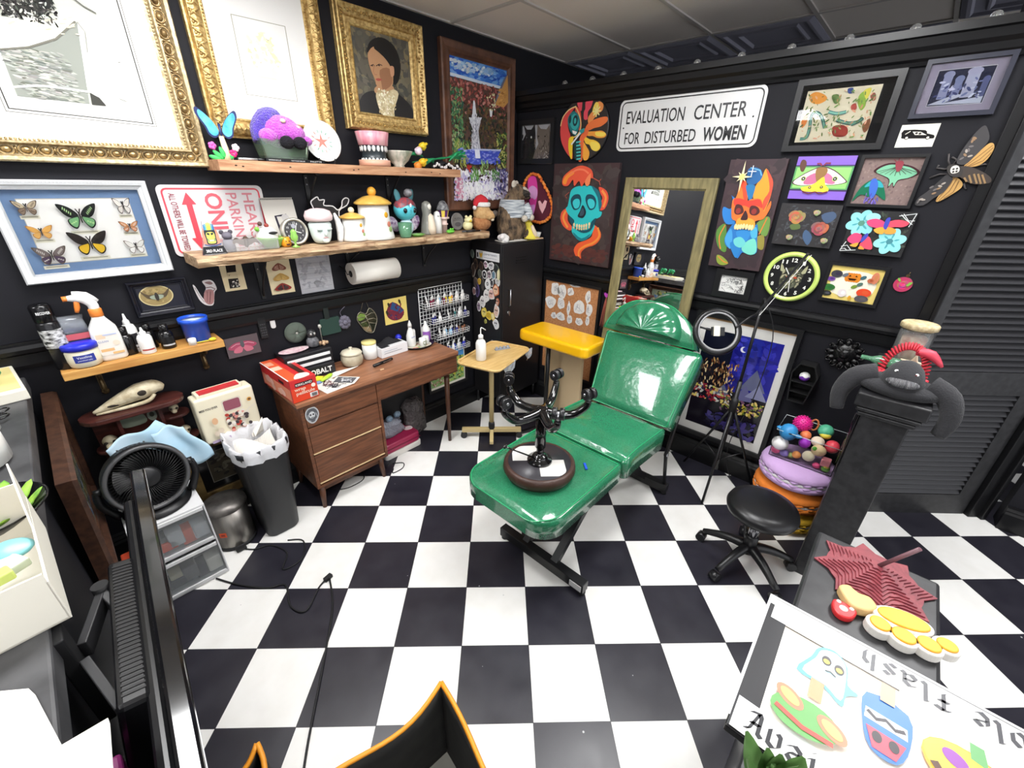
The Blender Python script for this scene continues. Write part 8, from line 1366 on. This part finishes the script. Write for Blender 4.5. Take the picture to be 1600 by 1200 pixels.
for x,z,w_ in((-.13,.16,.12),(.14,.24,.13),(.15,.1,.13)):b=MB();b.prism(rr(x-w_/2,-.11,x+w_/2,0,.05),z,z+.014);part(b,'side_shelf',MH,t,bev=.003)
for x in(-.075,.085):b=MB();b.box(x,-.06,.17,.014,.1,.33);part(b,'upright',MH,t)
a=MB(TR(0,-.0215,.26,rx=PI/2));a.poly(smooth2([(-.06,-.03),(.02,-.03),(.03,0),(.01,.03),(-.06,.03),(-.07,0)],3),(150,160,140));a.ell((.055,0),(.02,.03),(170,176,160));a.ell((.055,.005),(.01,.014),(90,90,80));part(a,'painted_panel',VCS,t)
t=thing('deer_skull','large pale animal skull lying on the whatnot top','skull',(-2.87,-.10,.882));t.scale=(.8,.8,.72);b=MB();b.tube([(-.19,-.01,.02),(-.13,-.005,.035),(-.05,0,.06),(.04,.0,.085),(.11,.01,.09),(.155,.01,.07)],[.008,.026,.042,.058,.05,.022],14,sub=4);part(b,'cranium',BONE,t)
b=MB();b.tube([(-.18,-.02,.008),(-.05,-.035,.012),(.06,-.04,.02),(.1,-.035,.055)],[.006,.012,.014,.01],8,sub=3);part(b,'jaw',BONE,t);many([one(0,'sph',p,r_,10,7)for p,r_ in(((.045,-.05,.09),(.024,.012,.02)),((-.09,-.03,.045),(.035,.008,.01)))],'socket',mat('socket_dark',(40,34,28),.9,k=1),t)
for lb,x,y,z,s_ in(('small pale ram-like skull on the left ledge of the whatnot',-3.01,-.09,.70,.05),('tiny skull on the right upper ledge of the whatnot',-2.735,-.08,.78,.036),('small white skull at the lower right of the whatnot',-2.72,-.085,.64,.042)):
 t=thing('small_skull',lb,'skull',(x,y,z));b=MB();b.sph((0,.2*s_,.55*s_),(.6*s_,.6*s_,.55*s_),12,9);b.sph((-.1*s_,-.6*s_,.35*s_),(.35*s_,.55*s_,.3*s_),10,7);part(b,'cranium',BONE,t);many([one(0,'sph',(q*s_,-.42*s_,.62*s_),(.17*s_,.12*s_,.17*s_),8,6)for q in(-.34,.3)],'socket',mat('socket_dark'),t)
t=thing('toy_television','cream toy television case with a red handle recess and cartoon drawings','toy',(-2.525,-.135,.565),(0,0,.05));b=MB();b.box(0,0,.15,.285,.10,.27);part(b,'case',mat('cream_plastic'),t,bev=.012,seg=3);b=MB();b.box(-.01,0,.292,.22,.075,.03);hn_=part(b,'handle_frame',mat('cream_plastic'),t,bev=.006);b=MB();b.box(-.01,-.012,.3,.19,.05,.022);part(b,'red_recess',mat('toy_red',(206,60,64),.4),t)
a=MB(TR(0,-.0508,0,rx=PI/2));a.poly(rr(-.025,.17,.07,.245,.012),(222,214,196));a.poly(rr(-.018,.178,.063,.238,.01),(150,84,100));a.text('MISS YOU EVER',(-.13,.215),.012,.085,col=(60,56,60),bold=.02)
for k in range(44):x,z=rng.uniform(-.02,.085),rng.uniform(.06,.16);a.ell((x,z),(.011,.009),rng.choice([(70,60,64),(236,230,220),(190,70,60),(226,150,140),(236,230,220)]),rng.uniform(0,3))
a.line([(.03,.13),(.10,.165),(.125,.175)],.008,(236,228,210));a.ell((.105,.215),.012,(220,160,70));a.ell((.105,.215),.006,(90,60,40));[a.ell((-.085+.02*k,.075+.012*(k%2)),(.014,.016),(226,210,190))for k in range(2)];a.ell((-.08,.15),(.014,.02),(226,180,140));a.poly(rect(-.12,.025,-.03,.04),(190,170,200));part(a,'printed_graphics',VCS,t)
X0,Z0,X1,Z1=-2.78,.165,-2.40,.555
t,a,o=pic('gilt_leaning_picture','dark picture in a wide worn gilt frame standing behind the steel bin','L',X0,Z0,X1,Z1,.05,.03,mat('worn_gilt',(150,124,76),.5,metal=.4,noise=(20,(96,76,48)),k=1),back=.045)
a.poly(rect(X0+.03,Z0+.03,X1-.03,Z1-.03),(24,24,26));a.poly(rect(X0+.10,Z0+.10,X1-.10,Z1-.09),(70,64,54));a.line(rect(X0+.10,Z0+.10,X1-.10,Z1-.09),.004,(140,136,126),closed=True);dabs(a,40,X0+.12,Z0+.12,X1-.12,Z1-.11,[(90,84,70),(50,46,44),(110,104,90)],.02,.5,j=5);part(a,'picture',VCG,t)
m=MB();m.tube([(-2.86,-.53,.006),(-2.79,-.66,.006),(-2.7,-.78,.006),(-2.63,-.83,.006),(-2.66,-.97,.006),(-2.62,-1.05,.006),(-2.52,-.97,.006),(-2.47,-.95,.008)],.0045,6,sub=6);m.bar((-2.48,-.955,.012),(-2.44,-.945,.012),.022,.018);m.tube([(-2.455,-.955,.01),(-2.52,-1.12,.006),(-2.66,-1.33,.006),(-2.84,-1.58,.006),(-2.93,-1.72,.006)],.0045,6,sub=5);single(m,'extension_cord',BLKM,'black extension cord with a plug crossing the tiles below the drawers','cord')
m=MB();m.tube([(-2.73,-.36,.005),(-2.66,-.46,.005),(-2.58,-.5,.005),(-2.54,-.62,.005),(-2.60,-.72,.005),(-2.50,-.72,.005),(-2.44,-.60,.005),(-2.50,-.53,.005)],.004,6,sub=6);single(m,'looped_cable',BLKM,'looped black cable on the floor in front of the steel bin','cord')
b=MB();b.box(-3.50,-2.0,.53,.62,3.8,1.06);struct(b,'wall_counter',M_WALL)
b=MB();b.box(-3.49,-2.0,1.09,.65,3.86,.06);struct(b,'trim_8',mat('counter_top_grey',(54,54,56),.45,noise=(12,(74,74,76)),k=1),bev=.006)
t=thing('leaning_painting','large landscape painting in a dark bronze frame fixed on the inner side of the counter','framed picture',(-3.165,-.48,.755),(PI/2,0,PI/2));FW,FH=.90,.53
tl2=TR(0,0,0,rx=R(3));f=frame_mb(FW,FH,.055,.05,OG);f.T=_I();f2=MB(tl2);f2 .add(np.array(f.v),f.f);part(f2,'frame',mat('bronze_frame',(86,58,44),.4,metal=.3,noise=(40,(60,40,32)),k=1),t)
a=MB(tl2@TR(0,0,.022));a.poly(rect(-.41,-.225,.41,.225),(226,206,160));a.poly(rect(-.40,-.21,.40,.215),(150,160,140));dabs(a,260,-.38,-.19,.38,.19,[(110,140,190),(190,190,110),(90,100,70),(214,206,150),(60,70,60),(150,176,210)],.03,.5,j=12);part(a,'landscape',VCG,t)
t=thing('television','black flat television seen edge-on, on a wall arm from the counter','television',(-3.062,-1.72,.82),(R(11),0,R(-4.8)+PI/2));TL=1.12
TV_=mat('tv_black',(22,22,24),.3,k=1)
b=MB();b.box(0,.0,0,TL,.035,.58);part(b,'bezel',mat('tv_gloss',(12,12,14),.12,k=1,coat=.5),t,bev=.006);b=MB();b.box(0,.025,-.02,TL-.12,.03,.5);part(b,'back_shell',TV_,t,bev=.012);b=MB();b.box(.02,.055,.09,.42,.05,.28);part(b,'back_housing',TV_,t,bev=.01)
for k in range(34):
 b=MB();b.box(-.165+.0112*k,.055,.2305,.005,.034,.002);part(b,'vent_slot',BLKM,t)
b=MB();b.box(0,-.0185,0,TL-.03,.002,.55);part(b,'screen',mat('tv_screen',(6,6,8),.05,k=1),t)
t=thing('television_bracket','black articulating wall arm between the counter and the television','wall mount',(-3.175,-1.70,.90));b=MB();b.box(.012,0,.08,.024,.055,.26);part(b,'wall_plate',BLKM,t,bev=.003)
for p,q in(((.03,.02,.12),(.075,.16,.12)),((.03,-.02,.12),(.06,-.16,.1)),((.075,.15,.12),(.1,.06,.1)),((.06,-.15,.1),(.1,.0,.1))):b=MB();b.bar(p,q,.016,.04);part(b,'arm_link',mat('bracket_grey',(40,40,42),.45,k=1),t,bev=.002)
b=MB();b.cyl((.075,.16,.09),(.075,.16,.15),.016,n=12);b.box(.1,.05,.1,.012,.05,.06);part(b,'tilt_head',BLKM,t)
t=thing('hanging_packet','magenta item in clear packaging hanging on the counter side behind the television','packet',(-3.168,-1.93,.80),(0,R(4),0));b=MB();b.box(.012,0,0,.02,.045,.34);part(b,'item',mat('magenta_plastic',(176,60,140),.3),t,bev=.006);b=MB();b.box(.014,0,-.03,.03,.085,.14);part(b,'packaging',CLR,t,bev=.01);b=MB();b.box(.018,-.06,-.08,.01,.03,.04);part(b,'orange_tab',mat('orange_plastic'),t)
m=MB();m.tube([(-3.14,-1.98,.66),(-3.12,-2.02,.58),(-3.13,-2.1,.52)],.004,6,sub=3);single(m,'lime_cable',mat('lime_plastic'),'yellow-green cable hanging below the magenta packet','cord')
Q_=1.121
t=thing('cardboard_tray_box','open white carton with flaps holding small packets on the counter','box',(-3.30,-1.52,Q_),(0,0,.06));CW=mat('white_carton',(240,236,222),.6)
for cx,cy,sx,sy,h_,z0 in((.155,0,.004,.36,.10,0),(-.155,0,.004,.36,.10,0),(0,.178,.31,.004,.14,0),(0,-.178,.31,.004,.12,0),(0,0,.31,.36,.004,0)):b=MB();b.box(cx,cy,z0+h_/2,sx,sy,h_);part(b,'panel',CW,t)
b=MB();b.add([(.155,.02,.10),(.155,.178,.10),(.16,.16,.20),(.157,.06,.14)],[(0,1,2,3)]);part(b,'flap',CW,t,solid=.003)
t=thing('teal_pacifier_disc','teal round packet in the open white carton','packet',(-3.185,-1.50,Q_+.075),(.3,.2,0));b=MB();b.lathe([(.001,0),(.028,0),(.032,.008),(.026,.011),(.001,.009)],n=24,sq=(1,.8));part(b,'disc',mat('teal_plastic',(130,200,206),.3),t)
m=MB();m.box(0,0,.01,.12,.05,.02);single(m,'clear_packet',mat('packet_film',(226,236,214),.2,trans=.3,k=1),'clear packet in front of the teal disc in the carton','packet',(-3.225,-1.56,Q_+.06),(0,0,.5),bev=.004);m=MB();m.box(0,0,.01,.04,.03,.02);single(m,'lime_packet',mat('lime_packet',(206,222,120),.4),'lime green small packet in the white carton','packet',(-3.20,-1.60,Q_+.08),(0,0,.3),bev=.003);m=MB();m.box(0,0,.03,.12,.12,.06);single(m,'peach_packet',mat('peach_packet',(236,206,180),.5),'peach coloured packet at the left of the white carton','packet',(-3.35,-1.47,Q_+.005),bev=.01)
t=thing('leaf_bowl','round black bowl with green leaf pattern on the counter','bowl',(-3.245,-1.25,Q_));b=MB();b.lathe([(.06,0),(.07,.004),(.115,.05),(.118,.055),(.112,.054),(.065,.012),(.001,.01)],n=36);part(b,'bowl',BLKG,t)
b=MB()
for k in range(11):q=k*2*PI/11;b.T=TR(.075*math.cos(q),.075*math.sin(q),.036,rz=q)@TR(ry=-.75);b.sph((0,0,0),(.05,.018,.004),10,6)
part(b,'leaves',mat('leaf_print',(160,206,70),.5,noise=(30,(96,160,50))),t)
for lb,x,y,r_,h_ in(('white mug-like pot at the back of the counter',-3.31,-.62,.085,.10),('large white tub on the counter before the leaf bowl',-3.32,-.86,.12,.13)):t=thing('white_pot',lb,'pot',(x,y,Q_));b=MB();b.lathe([(r_*.8,0),(r_,.012),(r_,h_),(r_*.92,h_),(r_*.9,.02),(.001,.015)],n=32);part(b,'pot',CHW,t)
m=MB();m.grid(lambda i,j:(-.10+.2*i,-.13+.26*j,.006+.055*math.sin(PI*i)*math.sin(PI*j)+.02*math.sin(8*i+5*j)),14,14,smooth=False);single(m,'white_plastic_bag',mat('white_bag'),'crumpled white bag lying on the counter edge','bag',(-3.25,-.84,Q_+.001))if False else None
t=thing('model_board','yellow and white model board with two little green trees on the counter','model',(-3.30,-.20,Q_),(0,0,.1));b=MB();b.box(0,0,.02,.26,.36,.04);part(b,'board',CW,t,bev=.003);b=MB();b.box(.02,0,.042,.2,.3,.006);part(b,'yellow_top',mat('soft_yellow',(240,224,150),.6),t)
for y in(-.06,.06):
 b=MB();b.box(.06,y,.055,.03,.03,.024);part(b,'pot',mat('grey_plastic'),t);b=MB();r_=random.Random(int(y*100));[b.sph((.06+r_.uniform(-.03,.03),y+r_.uniform(-.035,.035),.1+r_.uniform(-.02,.03)),.016,7,5)for _ in range(22)];part(b,'foliage',mat('toy_tree_green',(40,150,96),.35),t)
b=MB();b.sph((-.02,.13,.06),(.05,.02,.02),10,6);part(b,'green_handle',mat('tree_green_light',(90,170,110),.4),t)
for k,(lb,P)in enumerate((('white sheet of paper on the near end of the counter',G("-3.269,-1.748 -3.194,-1.814 -3.187,-1.835 -3.163,-1.961 -3.128,-2.128 -3.259,-1.987")),('second white sheet nearest the viewer at the counter edge',G("-3.162,-1.964 -3.11,-1.968 -3.109,-1.98 -3.12,-2.137 -3.161,-2.093")))):
 c_=cen(P);m=MB();m.prism(rel(P,c_),0,.002);single(m,'counter_paper',mat('paper_white'),lb,'paper',(c_[0],c_[1],Q_+.003*k))
t=thing('black_glasses','folded black glasses on the counter by the white pot','glasses',(-3.235,-.50,Q_));b=MB();[b.tube([(.03*math.cos(q)+.0,s_*.03+.024*math.sin(q),.014+.004*math.cos(q))for q in np.arange(12)*PI/6],.003,5,True)for s_ in(-1,1)];part(b,'frame',BLKG,t)
def fbin(label,cx,cy,rz,w_,d_,h_):
 t=thing('fabric_bin',label,'bin',(cx,cy,0),(0,0,rz));FBK=mat('bin_fabric',(34,34,34),.8,noise=(14,(44,44,42)),k=1);OT=mat('orange_trim',(246,160,40),.5)
 def side(x0,y0,x1,y1):
  b=MB();nx,ny=(y1-y0),-(x1-x0);L=math.hypot(nx,ny);nx,ny=nx/L,ny/L
  def fn(i,j):s_=.02*math.sin(PI*i)*j-.012*math.sin(2*PI*i)*j;return(x0+(x1-x0)*i+nx*s_,y0+(y1-y0)*i+ny*s_,h_*j-.03*math.sin(PI*i)*j)
  b.grid(fn,14,6);p_=part(b,'side_panel',FBK,t,solid=.012);b=MB();b.tube([fn(i/14,1)for i in range(15)],.0075,6);part(b,'orange_piping',OT,p_)
 side(0,0,w_,0);side(w_,0,w_,-d_);side(w_,-d_,0,-d_);side(0,-d_,0,0);b=MB();b.box(w_/2,-d_/2,.006,w_,d_,.01);part(b,'bottom',mat('bin_lining',(150,148,140),.8,k=1),t)
fbin('large black fabric bin with orange piping, open at the bottom of the view',-2.93,-1.93,R(-7),.43,.5,.43)
fbin('second black fabric bin with orange piping beside the television',-3.13,-1.70,R(-2),.16,.22,.40)

b=MB();b.box(-.33,-2.82,.52,.60,.13,1.04);b.box(-.33,-2.82,1.07,.64,.2,.06);struct(b,'wall_pony',M_TRIMW,bev=.006)
b=MB();b.box(-.60,-2.82,.5,.17,.17,1.02);b.box(-.60,-2.82,1.0,.20,.20,.02);b.box(-.60,-2.82,1.025,.22,.22,.02);b.box(-.595,-2.82,1.07,.24,.245,.062);struct(b,'trim_9',M_TRIMW,bev=.006)
CT=.91
t=thing('low_cabinet','long low black cabinet with a routed top edge, right of the stool','cabinet',(-2.1,-2.88,0));b=MB();b.box(0,0,CT-.02,1.14,.29,.04);part(b,'top',mat('cabinet_top_black',(30,30,32),.4,noise=(20,(44,44,46)),k=1),t,bev=.01,seg=3);b=MB();b.box(0,0,CT-.05,1.115,.265,.025);b.box(0,0,.43,1.09,.25,.86);part(b,'body',mat('cabinet_gloss_black',(16,16,17),.3,k=1),t,bev=.004)
GP=mat('charcoal_plush',(40,40,43),.95,bump=(140,.5,.006),sheen=.1,k=1)
t=thing('sea_creature_plush','charcoal plush creature with a moustache draped over the post top','plush toy',(-.63,-2.82,1.103))
m=MB();m.tube([(.09,0,.02),(.03,0,.03),(.0,0,.06),(.03,0,.105),(.05,0,.12)],[.05,.085,.078,.058,.03],16,sub=4);m.sph((.02,0,.03),(.1,.155,.045),16,10)
for s_ in(-1,1):m.tube([(.02,s_*.09,.06),(0,s_*.155,.035),(-.02,s_*.185,-.04),(-.03,s_*.175,-.12)],[.05,.042,.034,.026],12,sub=4)
part(m,'body',GP,t);b=MB();b.sph((-.055,0,.072),(.035,.056,.02),16,10);part(b,'moustache',mat('grey_fluff',(130,130,132),.9,noise=(60,(80,80,84)),stretch=(.3,3,.3),bump=(90,1,.02),k=1),t)
for s_ in(-1,1):b=MB();b.sph((-.036,s_*.03,.112),(.008,.010,.007),10,7);e_=part(b,'eye',mat('white_plastic'),t);b=MB();b.sph((-.0435,s_*.03,.113),.0035,6,5);part(b,'pupil',mat('pupil_red',(120,30,36),.4)if s_<0 else BLKG,e_)
t=thing('cork_jar','clear jar with a pale cork top behind the red headband','jar',(-.20,-2.82,1.102));b=MB();b.lathe([(.06,0),(.064,.006),(.064,.19),(.058,.2),(.056,.19),(.058,.01),(.001,.008)],n=28);part(b,'jar',mat('jar_glass',(240,244,244),.03,trans=.92,ior=1.3,k=1),t);b=MB();b.lathe([(.05,.012),(.052,.15),(.001,.16)],n=20);part(b,'contents',mat('jar_contents',(190,110,90),.6,noise=(30,(236,210,180))),t);b=MB();b.lathe([(.064,.198),(.072,.202),(.072,.222),(.066,.228),(.001,.229)],n=28);part(b,'lid',mat('pale_cork',(214,200,160),.6,noise=(60,(170,150,110))),t)
t=thing('coral_headband','red coral-like pleated headband resting before the jar','headband',(-.36,-2.82,1.102));RC=mat('coral_red',(206,44,60),.5)
for k in range(26):q=PI*(k/25);b=MB();c_=np.array((0,.075*math.cos(q),.02+.13*math.sin(q)));d_=np.array((0,math.cos(q),math.sin(q)));b.tube([c_-d_*.012+(-.02,0,0),c_+d_*.016,c_-d_*.012+(.02,0,0)],.005,5);part(b,'pleat',RC,t)
b=MB();b.tube([(-.05-.012*math.sin(k*2.4),-.09+.18*k/40,.014+.01*math.cos(k*2.4))for k in range(41)],.009,6,sub=2);part(b,'base_ruffle',RC,t);b=MB();b.tube([(0,-.02,.13),(-.01,-.07,.13),(-.01,-.12,.085)],[.018,.022,.006],8,sub=3);part(b,'ribbon_tail',mat('coral_pink',(220,70,90),.5),t)
t=thing('green_bottle','pale green glass bottle lying on the pony wall top','bottle',(-.27,-2.745,1.13));b=MB();b.tube([(0,-.12,0),(0,-.11,0),(0,.02,0),(0,.05,0),(0,.09,0)],[.01,.026,.026,.011,.011],12);part(b,'bottle',mat('sea_green_glass'),t);t=thing('starfish','white starfish behind the headband on the pony wall top','starfish',(-.29,-2.85,1.15),(PI/2,0,-PI/2));b=MB();b.prism([((.055 if k%2==0 else.022)*math.cos(k*PI/5+.3),(.055 if k%2==0 else.022)*math.sin(k*PI/5+.3))for k in range(10)],0,.014);part(b,'body',mat('cream_felt'),t,bev=.004)
m=MB(TR(0,0,0));m.prism(rect(-.09,-.17,.09,.15),0,.003,(24,24,26));m.lay=12
for k in range(26):m.ell((rng.uniform(-.07,.07),rng.uniform(-.15,.13)),(.035,.012),rng.choice([(220,60,160),(150,220,60),(30,30,34),(240,110,180),(240,240,240),(30,30,34)]),rng.uniform(.8,2.2))
single(m,'graffiti_sticker',VCS,'pink, green and black sticker on the left side of the post','sticker',(-.60,-2.7335,.84),(PI/2,0,PI))
t=thing('spider_web_model','dark red 3D printed stepped star model with a rod on the low cabinet','model',(-1.645,-2.88,CT));MR=mat('maroon_print',(150,66,74),.5,noise=(40,(126,52,62)))
for k in range(12):
 r0=.140-.0106*k;b=MB(TR(0,0,.003+.0042*k));P=[]
 for i in range(8):
  q=i*PI/4+.25;P.append((r0*1.0*math.cos(q),r0*math.sin(q)))
  for s_ in(.3,.5,.7):qq=q+s_*PI/4;rr3=r0*(.78-.05*(k%2)*(s_==.5));P.append((rr3*math.cos(qq),rr3*math.sin(qq)))
 b.prism(P,0,.0034);part(b,'layer',MR,t)
b=MB();b.tube([(0,0,.05),(-.01,-.05,.16)],.0055,8);part(b,'rod',mat('mauve_rod',(120,84,92),.4),t)
t=thing('mushroom_bird','tan and red dotted clay mushroom bird on the cabinet','figurine',(-1.81,-2.845,CT));t.scale=(.72,.72,.8);b=MB();b.prism(smooth2([(.03,.035),(.06,.045),(.085,.02),(.07,-.01),(.075,-.045),(.04,-.07),(.0,-.045),(-.01,0)],4),0,.035);part(b,'body',mat('tan_clay',(226,190,130),.6),t,bev=.008,seg=3);b=MB();b.prism(smooth2([(-.055,.045),(-.01,.05),(.0,.015),(-.015,-.02),(-.06,-.01),(-.075,.02)],4),0,.022);part(b,'red_cap',mat('cap_red',(216,50,54),.4),t,bev=.006);many([one(0,'sph',p,(r_,r_,.004),10,5)for p,r_ in(((-.035,.018,.022),.014),((-.012,.035,.022),.008),((-.018,-.004,.022),.008))],'white_dot',mat('white_plastic'),t)
t=thing('paw_ornament','white and orange paw print ornament on the cabinet','ornament',(-1.80,-2.952,CT),(0,0,.3));t.scale=(.66,.66,.8)
PW=[((.035,.0),(.045,.085)),((-.025,.085),(.034,.034)),((-.045,.02),(.036,.038)),((-.045,-.052),(.034,.036)),((-.02,-.11),(.03,.032))]
b=MB()
for c_,r_ in PW:b.prism([(c_[0]+(r_[0]+.008)*math.cos(q),c_[1]+(r_[1]+.008)*math.sin(q))for q in np.arange(26)*2*PI/26],0,.032)
part(b,'base',mat('white_clay',(240,236,228),.5),t,bev=.005)
for c_,r_ in PW:b=MB();b.prism([(c_[0]+r_[0]*.94*math.cos(q),c_[1]+r_[1]*.94*math.sin(q))for q in np.arange(26)*2*PI/26],.03,.038);part(b,'orange_pad',mat('paw_orange',(246,176,50),.45),t,bev=.004)
SX,SY,SW,SH=-2.115,-3.00,.62,.395
t=thing('flash_sign','white-bordered Available Flash sign with ghost, pop and pumpkin drawings lying on the cabinet','sign',(SX,SY,CT+.003),(0,0,-PI/2+R(1)));b=MB();b.box(0,0,.01,SW,SH,.02);part(b,'frame',mat('black_frame'),t,bev=.003)
a=MB(TR(0,0,.0202));a.poly(rect(-SW/2-.004,-SH/2+.025,SW/2,SH/2),(238,238,236));a.poly(rect(-SW/2+.002,-SH/2+.004,SW/2,SH/2-.03),(34,34,38));a.poly(rect(-SW/2+.045,-SH/2+.02,SW/2,SH/2-.07),(250,236,214));a.poly(rect(-SW/2+.045,-SH/2+.04,SW/2-.12,SH/2-.09),(252,244,232));a.poly(rect(-SW/2+.012,SH/2-.075,SW/2,SH/2-.008),(242,242,240));a.line([(-SW/2+.012,SH/2-.009),(SW/2,SH/2-.009)],.002,(60,60,66));a.line([(-SW/2+.045,SH/2-.079),(-.05,SH/2-.079)],.003,(40,40,46));a.poly(rect(-SW/2+.006,-SH/2+.004,-SW/2+.25,-SH/2+.075),(242,242,240))
GL={'A':['.1,.9 .5,1 .62,.85 .62,.1 .8,0','.5,1 .2,.1 0,.05','.2,.45 .62,.45'],'v':['0,.6 .15,.7 .15,.1 .4,-.02 .65,.15 .65,.6 .5,.7'],'a':['.05,.55 .35,.7 .6,.55 .6,.08 .75,0','.6,.4 .2,.34 .08,.16 .3,0 .6,.14'],'i':['0,.6 .2,.7 .2,.08 .36,0','.15,.92 .26,.98'],'l':['.05,.95 .2,1.02 .2,.08 .36,0'],'b':['.05,.95 .18,1.02 .18,.08 .4,-.02 .65,.15 .65,.52 .42,.7 .18,.52'],'e':['.6,.12 .35,-.02 .1,.14 .1,.52 .35,.7 .62,.52 .1,.32'],'F':['.1,.9 .4,1 .75,.92','.38,1 .38,.1 .2,0','.15,.5 .6,.52'],'s':['.6,.6 .35,.7 .1,.52 .6,.18 .35,0 .05,.1'],'h':['.05,.95 .18,1.02 .18,0','.18,.52 .42,.7 .62,.52 .62,.08 .5,-.1']}
def black(s,o,h,up,col,dirx=1):
 x=0;nib=np.array((math.cos(R(38)),math.sin(R(38))))*.12
 for ch in s:
  if ch==' ':x+=.55;continue
  for st in GL[ch]:
   P=[np.array(p)+(x,0)for p in G(st)]
   for p,q in zip(P[:-1],P[1:]):
    V=[p-nib,p+nib,q+nib,q-nib];a.poly([(o[0]+up*v[0]*h*.8,o[1]+up*v[1]*h)for v in V],col,z=a.lay*LAY)
  x+=.95 if ch not in 'il' else.55
 return x
a.lay+=1;black('Available Flash',(SW/2+.015,SH/2-.020),.046,-1,(70,70,76));a.lay+=1;black('Avai',(-SW/2+.03,-SH/2+.018),.046,1,(40,40,46))
def sh(dx,dy,P,s_=1):return[(dx+p[0]*s_,dy+p[1]*s_)for p in P]
gx,gy=-.185,.055;a.poly(smooth2(sh(gx,gy,[(-.04,-.035),(-.02,.02),(-.01,.055),(.02,.07),(.045,.045),(.05,.0),(.07,-.01),(.05,-.03),(.045,-.06),(.01,-.04)]),3),(110,190,220));a.poly(smooth2(sh(gx+.002,gy+.002,[(-.032,-.03),(-.014,.02),(-.006,.05),(.02,.062),(.04,.042),(.044,-.005),(.04,-.05),(.01,-.034)]),3),(206,238,248))
for s_ in(0,1):a.ell((gx+.008+.024*s_,gy+.03-.006*s_),(.009,.013),(70,64,66));a.ell((gx+.008+.024*s_,gy+.028-.006*s_),(.006,.006),(240,224,90))
a.line(sh(gx,gy,[(.008,.002),(.018,.006),(.028,0)]),.003,(60,56,60));a.poly(sh(gx,gy,[(-.012,-.085),(.012,-.085),(.012,-.035),(-.012,-.035)]),(206,160,120))
px_,py_=-.07,.035;a.poly(smooth2(sh(px_,py_,[(-.034,.03),(.034,.03),(.038,-.04),(.02,-.09),(-.02,-.09),(-.036,-.04)]),3),(60,120,200));a.poly(sh(px_,py_,[(-.033,-.005),(.033,-.005),(.034,-.03),(-.034,-.03)]),(240,238,236));a.line(sh(px_,py_,[(-.03,-.012),(-.015,-.022),(0,-.012),(.015,-.022),(.03,-.014)]),.008,(50,48,56));a.poly(sh(px_,py_,[(-.03,-.045),(.032,-.045),(.018,-.086),(-.018,-.086)]),(220,80,100));a.ell((px_-.012,py_-.06),(.008,.012),(50,44,50));a.ell((px_+.014,py_-.06),(.008,.012),(50,44,50));a.poly(sh(px_,py_,[(-.012,.028),(.012,.028),(.012,.075),(-.012,.075)]),(206,170,136))
ux_,uy_=.065,.0;a.ell((ux_,uy_),(.085,.06),(240,170,60),-.35);a.ell((ux_-.004,uy_+.004),(.078,.053),(250,210,80),-.35);a.poly(sh(ux_,uy_,[(-.012,.05),(.012,.045),(.008,.085),(-.012,.085)]),(110,170,110))
for s_ in(-1,1):a.ell((ux_+s_*.034,uy_+.014-s_*.014),(.02,.015),(150,80,170),-.5)
a.line(sh(ux_,uy_,[(-.065,-.002),(-.05,-.024),(-.03,-.016),(-.01,-.036),(.015,-.028),(.04,-.046),(.062,-.03)]),.014,(90,60,46));a.poly(sh(ux_,uy_,[(-.0,-.11),(.026,-.11),(.03,-.055),(.0,-.05)]),(220,180,140))
fx,fy=-.195,-.085;a.ell((fx,fy),(.06,.04),(110,170,100),.2);a.ell((fx-.03,fy+.025),(.028,.018),(240,140,110),-.5);a.ell((fx+.045,fy+.01),(.028,.018),(240,140,110),-.5);a.ell((fx-.03,fy+.025),(.02,.011),(246,196,120),-.5);a.ell((fx+.045,fy+.01),(.02,.011),(246,196,120),-.5);a.line(sh(fx,fy,[(-.05,-.01),(0,-.024),(.05,-.02)]),.01,(230,90,80));a.ell((.2,-.075),(.05,.03),(246,190,180),-.2);a.ell((.26,-.07),(.045,.03),(150,190,140),-.3);a.ell((-.03,-.11),(.03,.03),(240,220,90));part(a,'printed_sheet',VCS,t)
t=thing('potted_plant','green leafy plant in front of the flash sign at the bottom of the view','plant',(-2.42,-2.80,CT));PG=mat('leaf_green',(84,122,66),.45,noise=(12,(116,152,90)),k=1);b=MB();b.lathe([(.04,0),(.05,.05),(.055,.06),(.05,.062),(.045,.05),(.001,.05)],n=20);part(b,'pot',mat('grey_green_pot',(110,120,112),.5),t)
r_=random.Random(11)
for k in range(26):
 q=k*2.4;L=r_.uniform(.07,.12);tilt=r_.uniform(.25,1.0);b=MB(TR(.01*math.cos(q),.01*math.sin(q),.05,rz=q)@TR(ry=PI/2-1.45+tilt-PI/2))
 def lf(i,j,L=L):w_=.022*math.sin(PI*min(1,i*.93+.05))**.8;y=(2*j-1)*w_;return(.012*i*i*3*.6,y,.03+L*i)if True else 0
 b.grid(lambda i,j:(abs(2*j-1)*.006+.04*i*i,(2*j-1)*.023*math.sin(PI*min(1,i*.93+.05))**.8,.02+L*i),8,4);part(b,'leaf',PG,t)
b=MB();b.sph((.0,-.07,.05),(.05,.05,.035),14,9);single(b,'grey_stone',mat('grey_green_pot'),'rounded grey-green stone beside the plant','stone',(-2.27,-2.90,CT+.022))
b=MB();b.box(-6.6,-2.6,CEIL/2,.1,6,CEIL);struct(b,'wall_far',mat('pale_shop_wall',(150,150,150),.8))
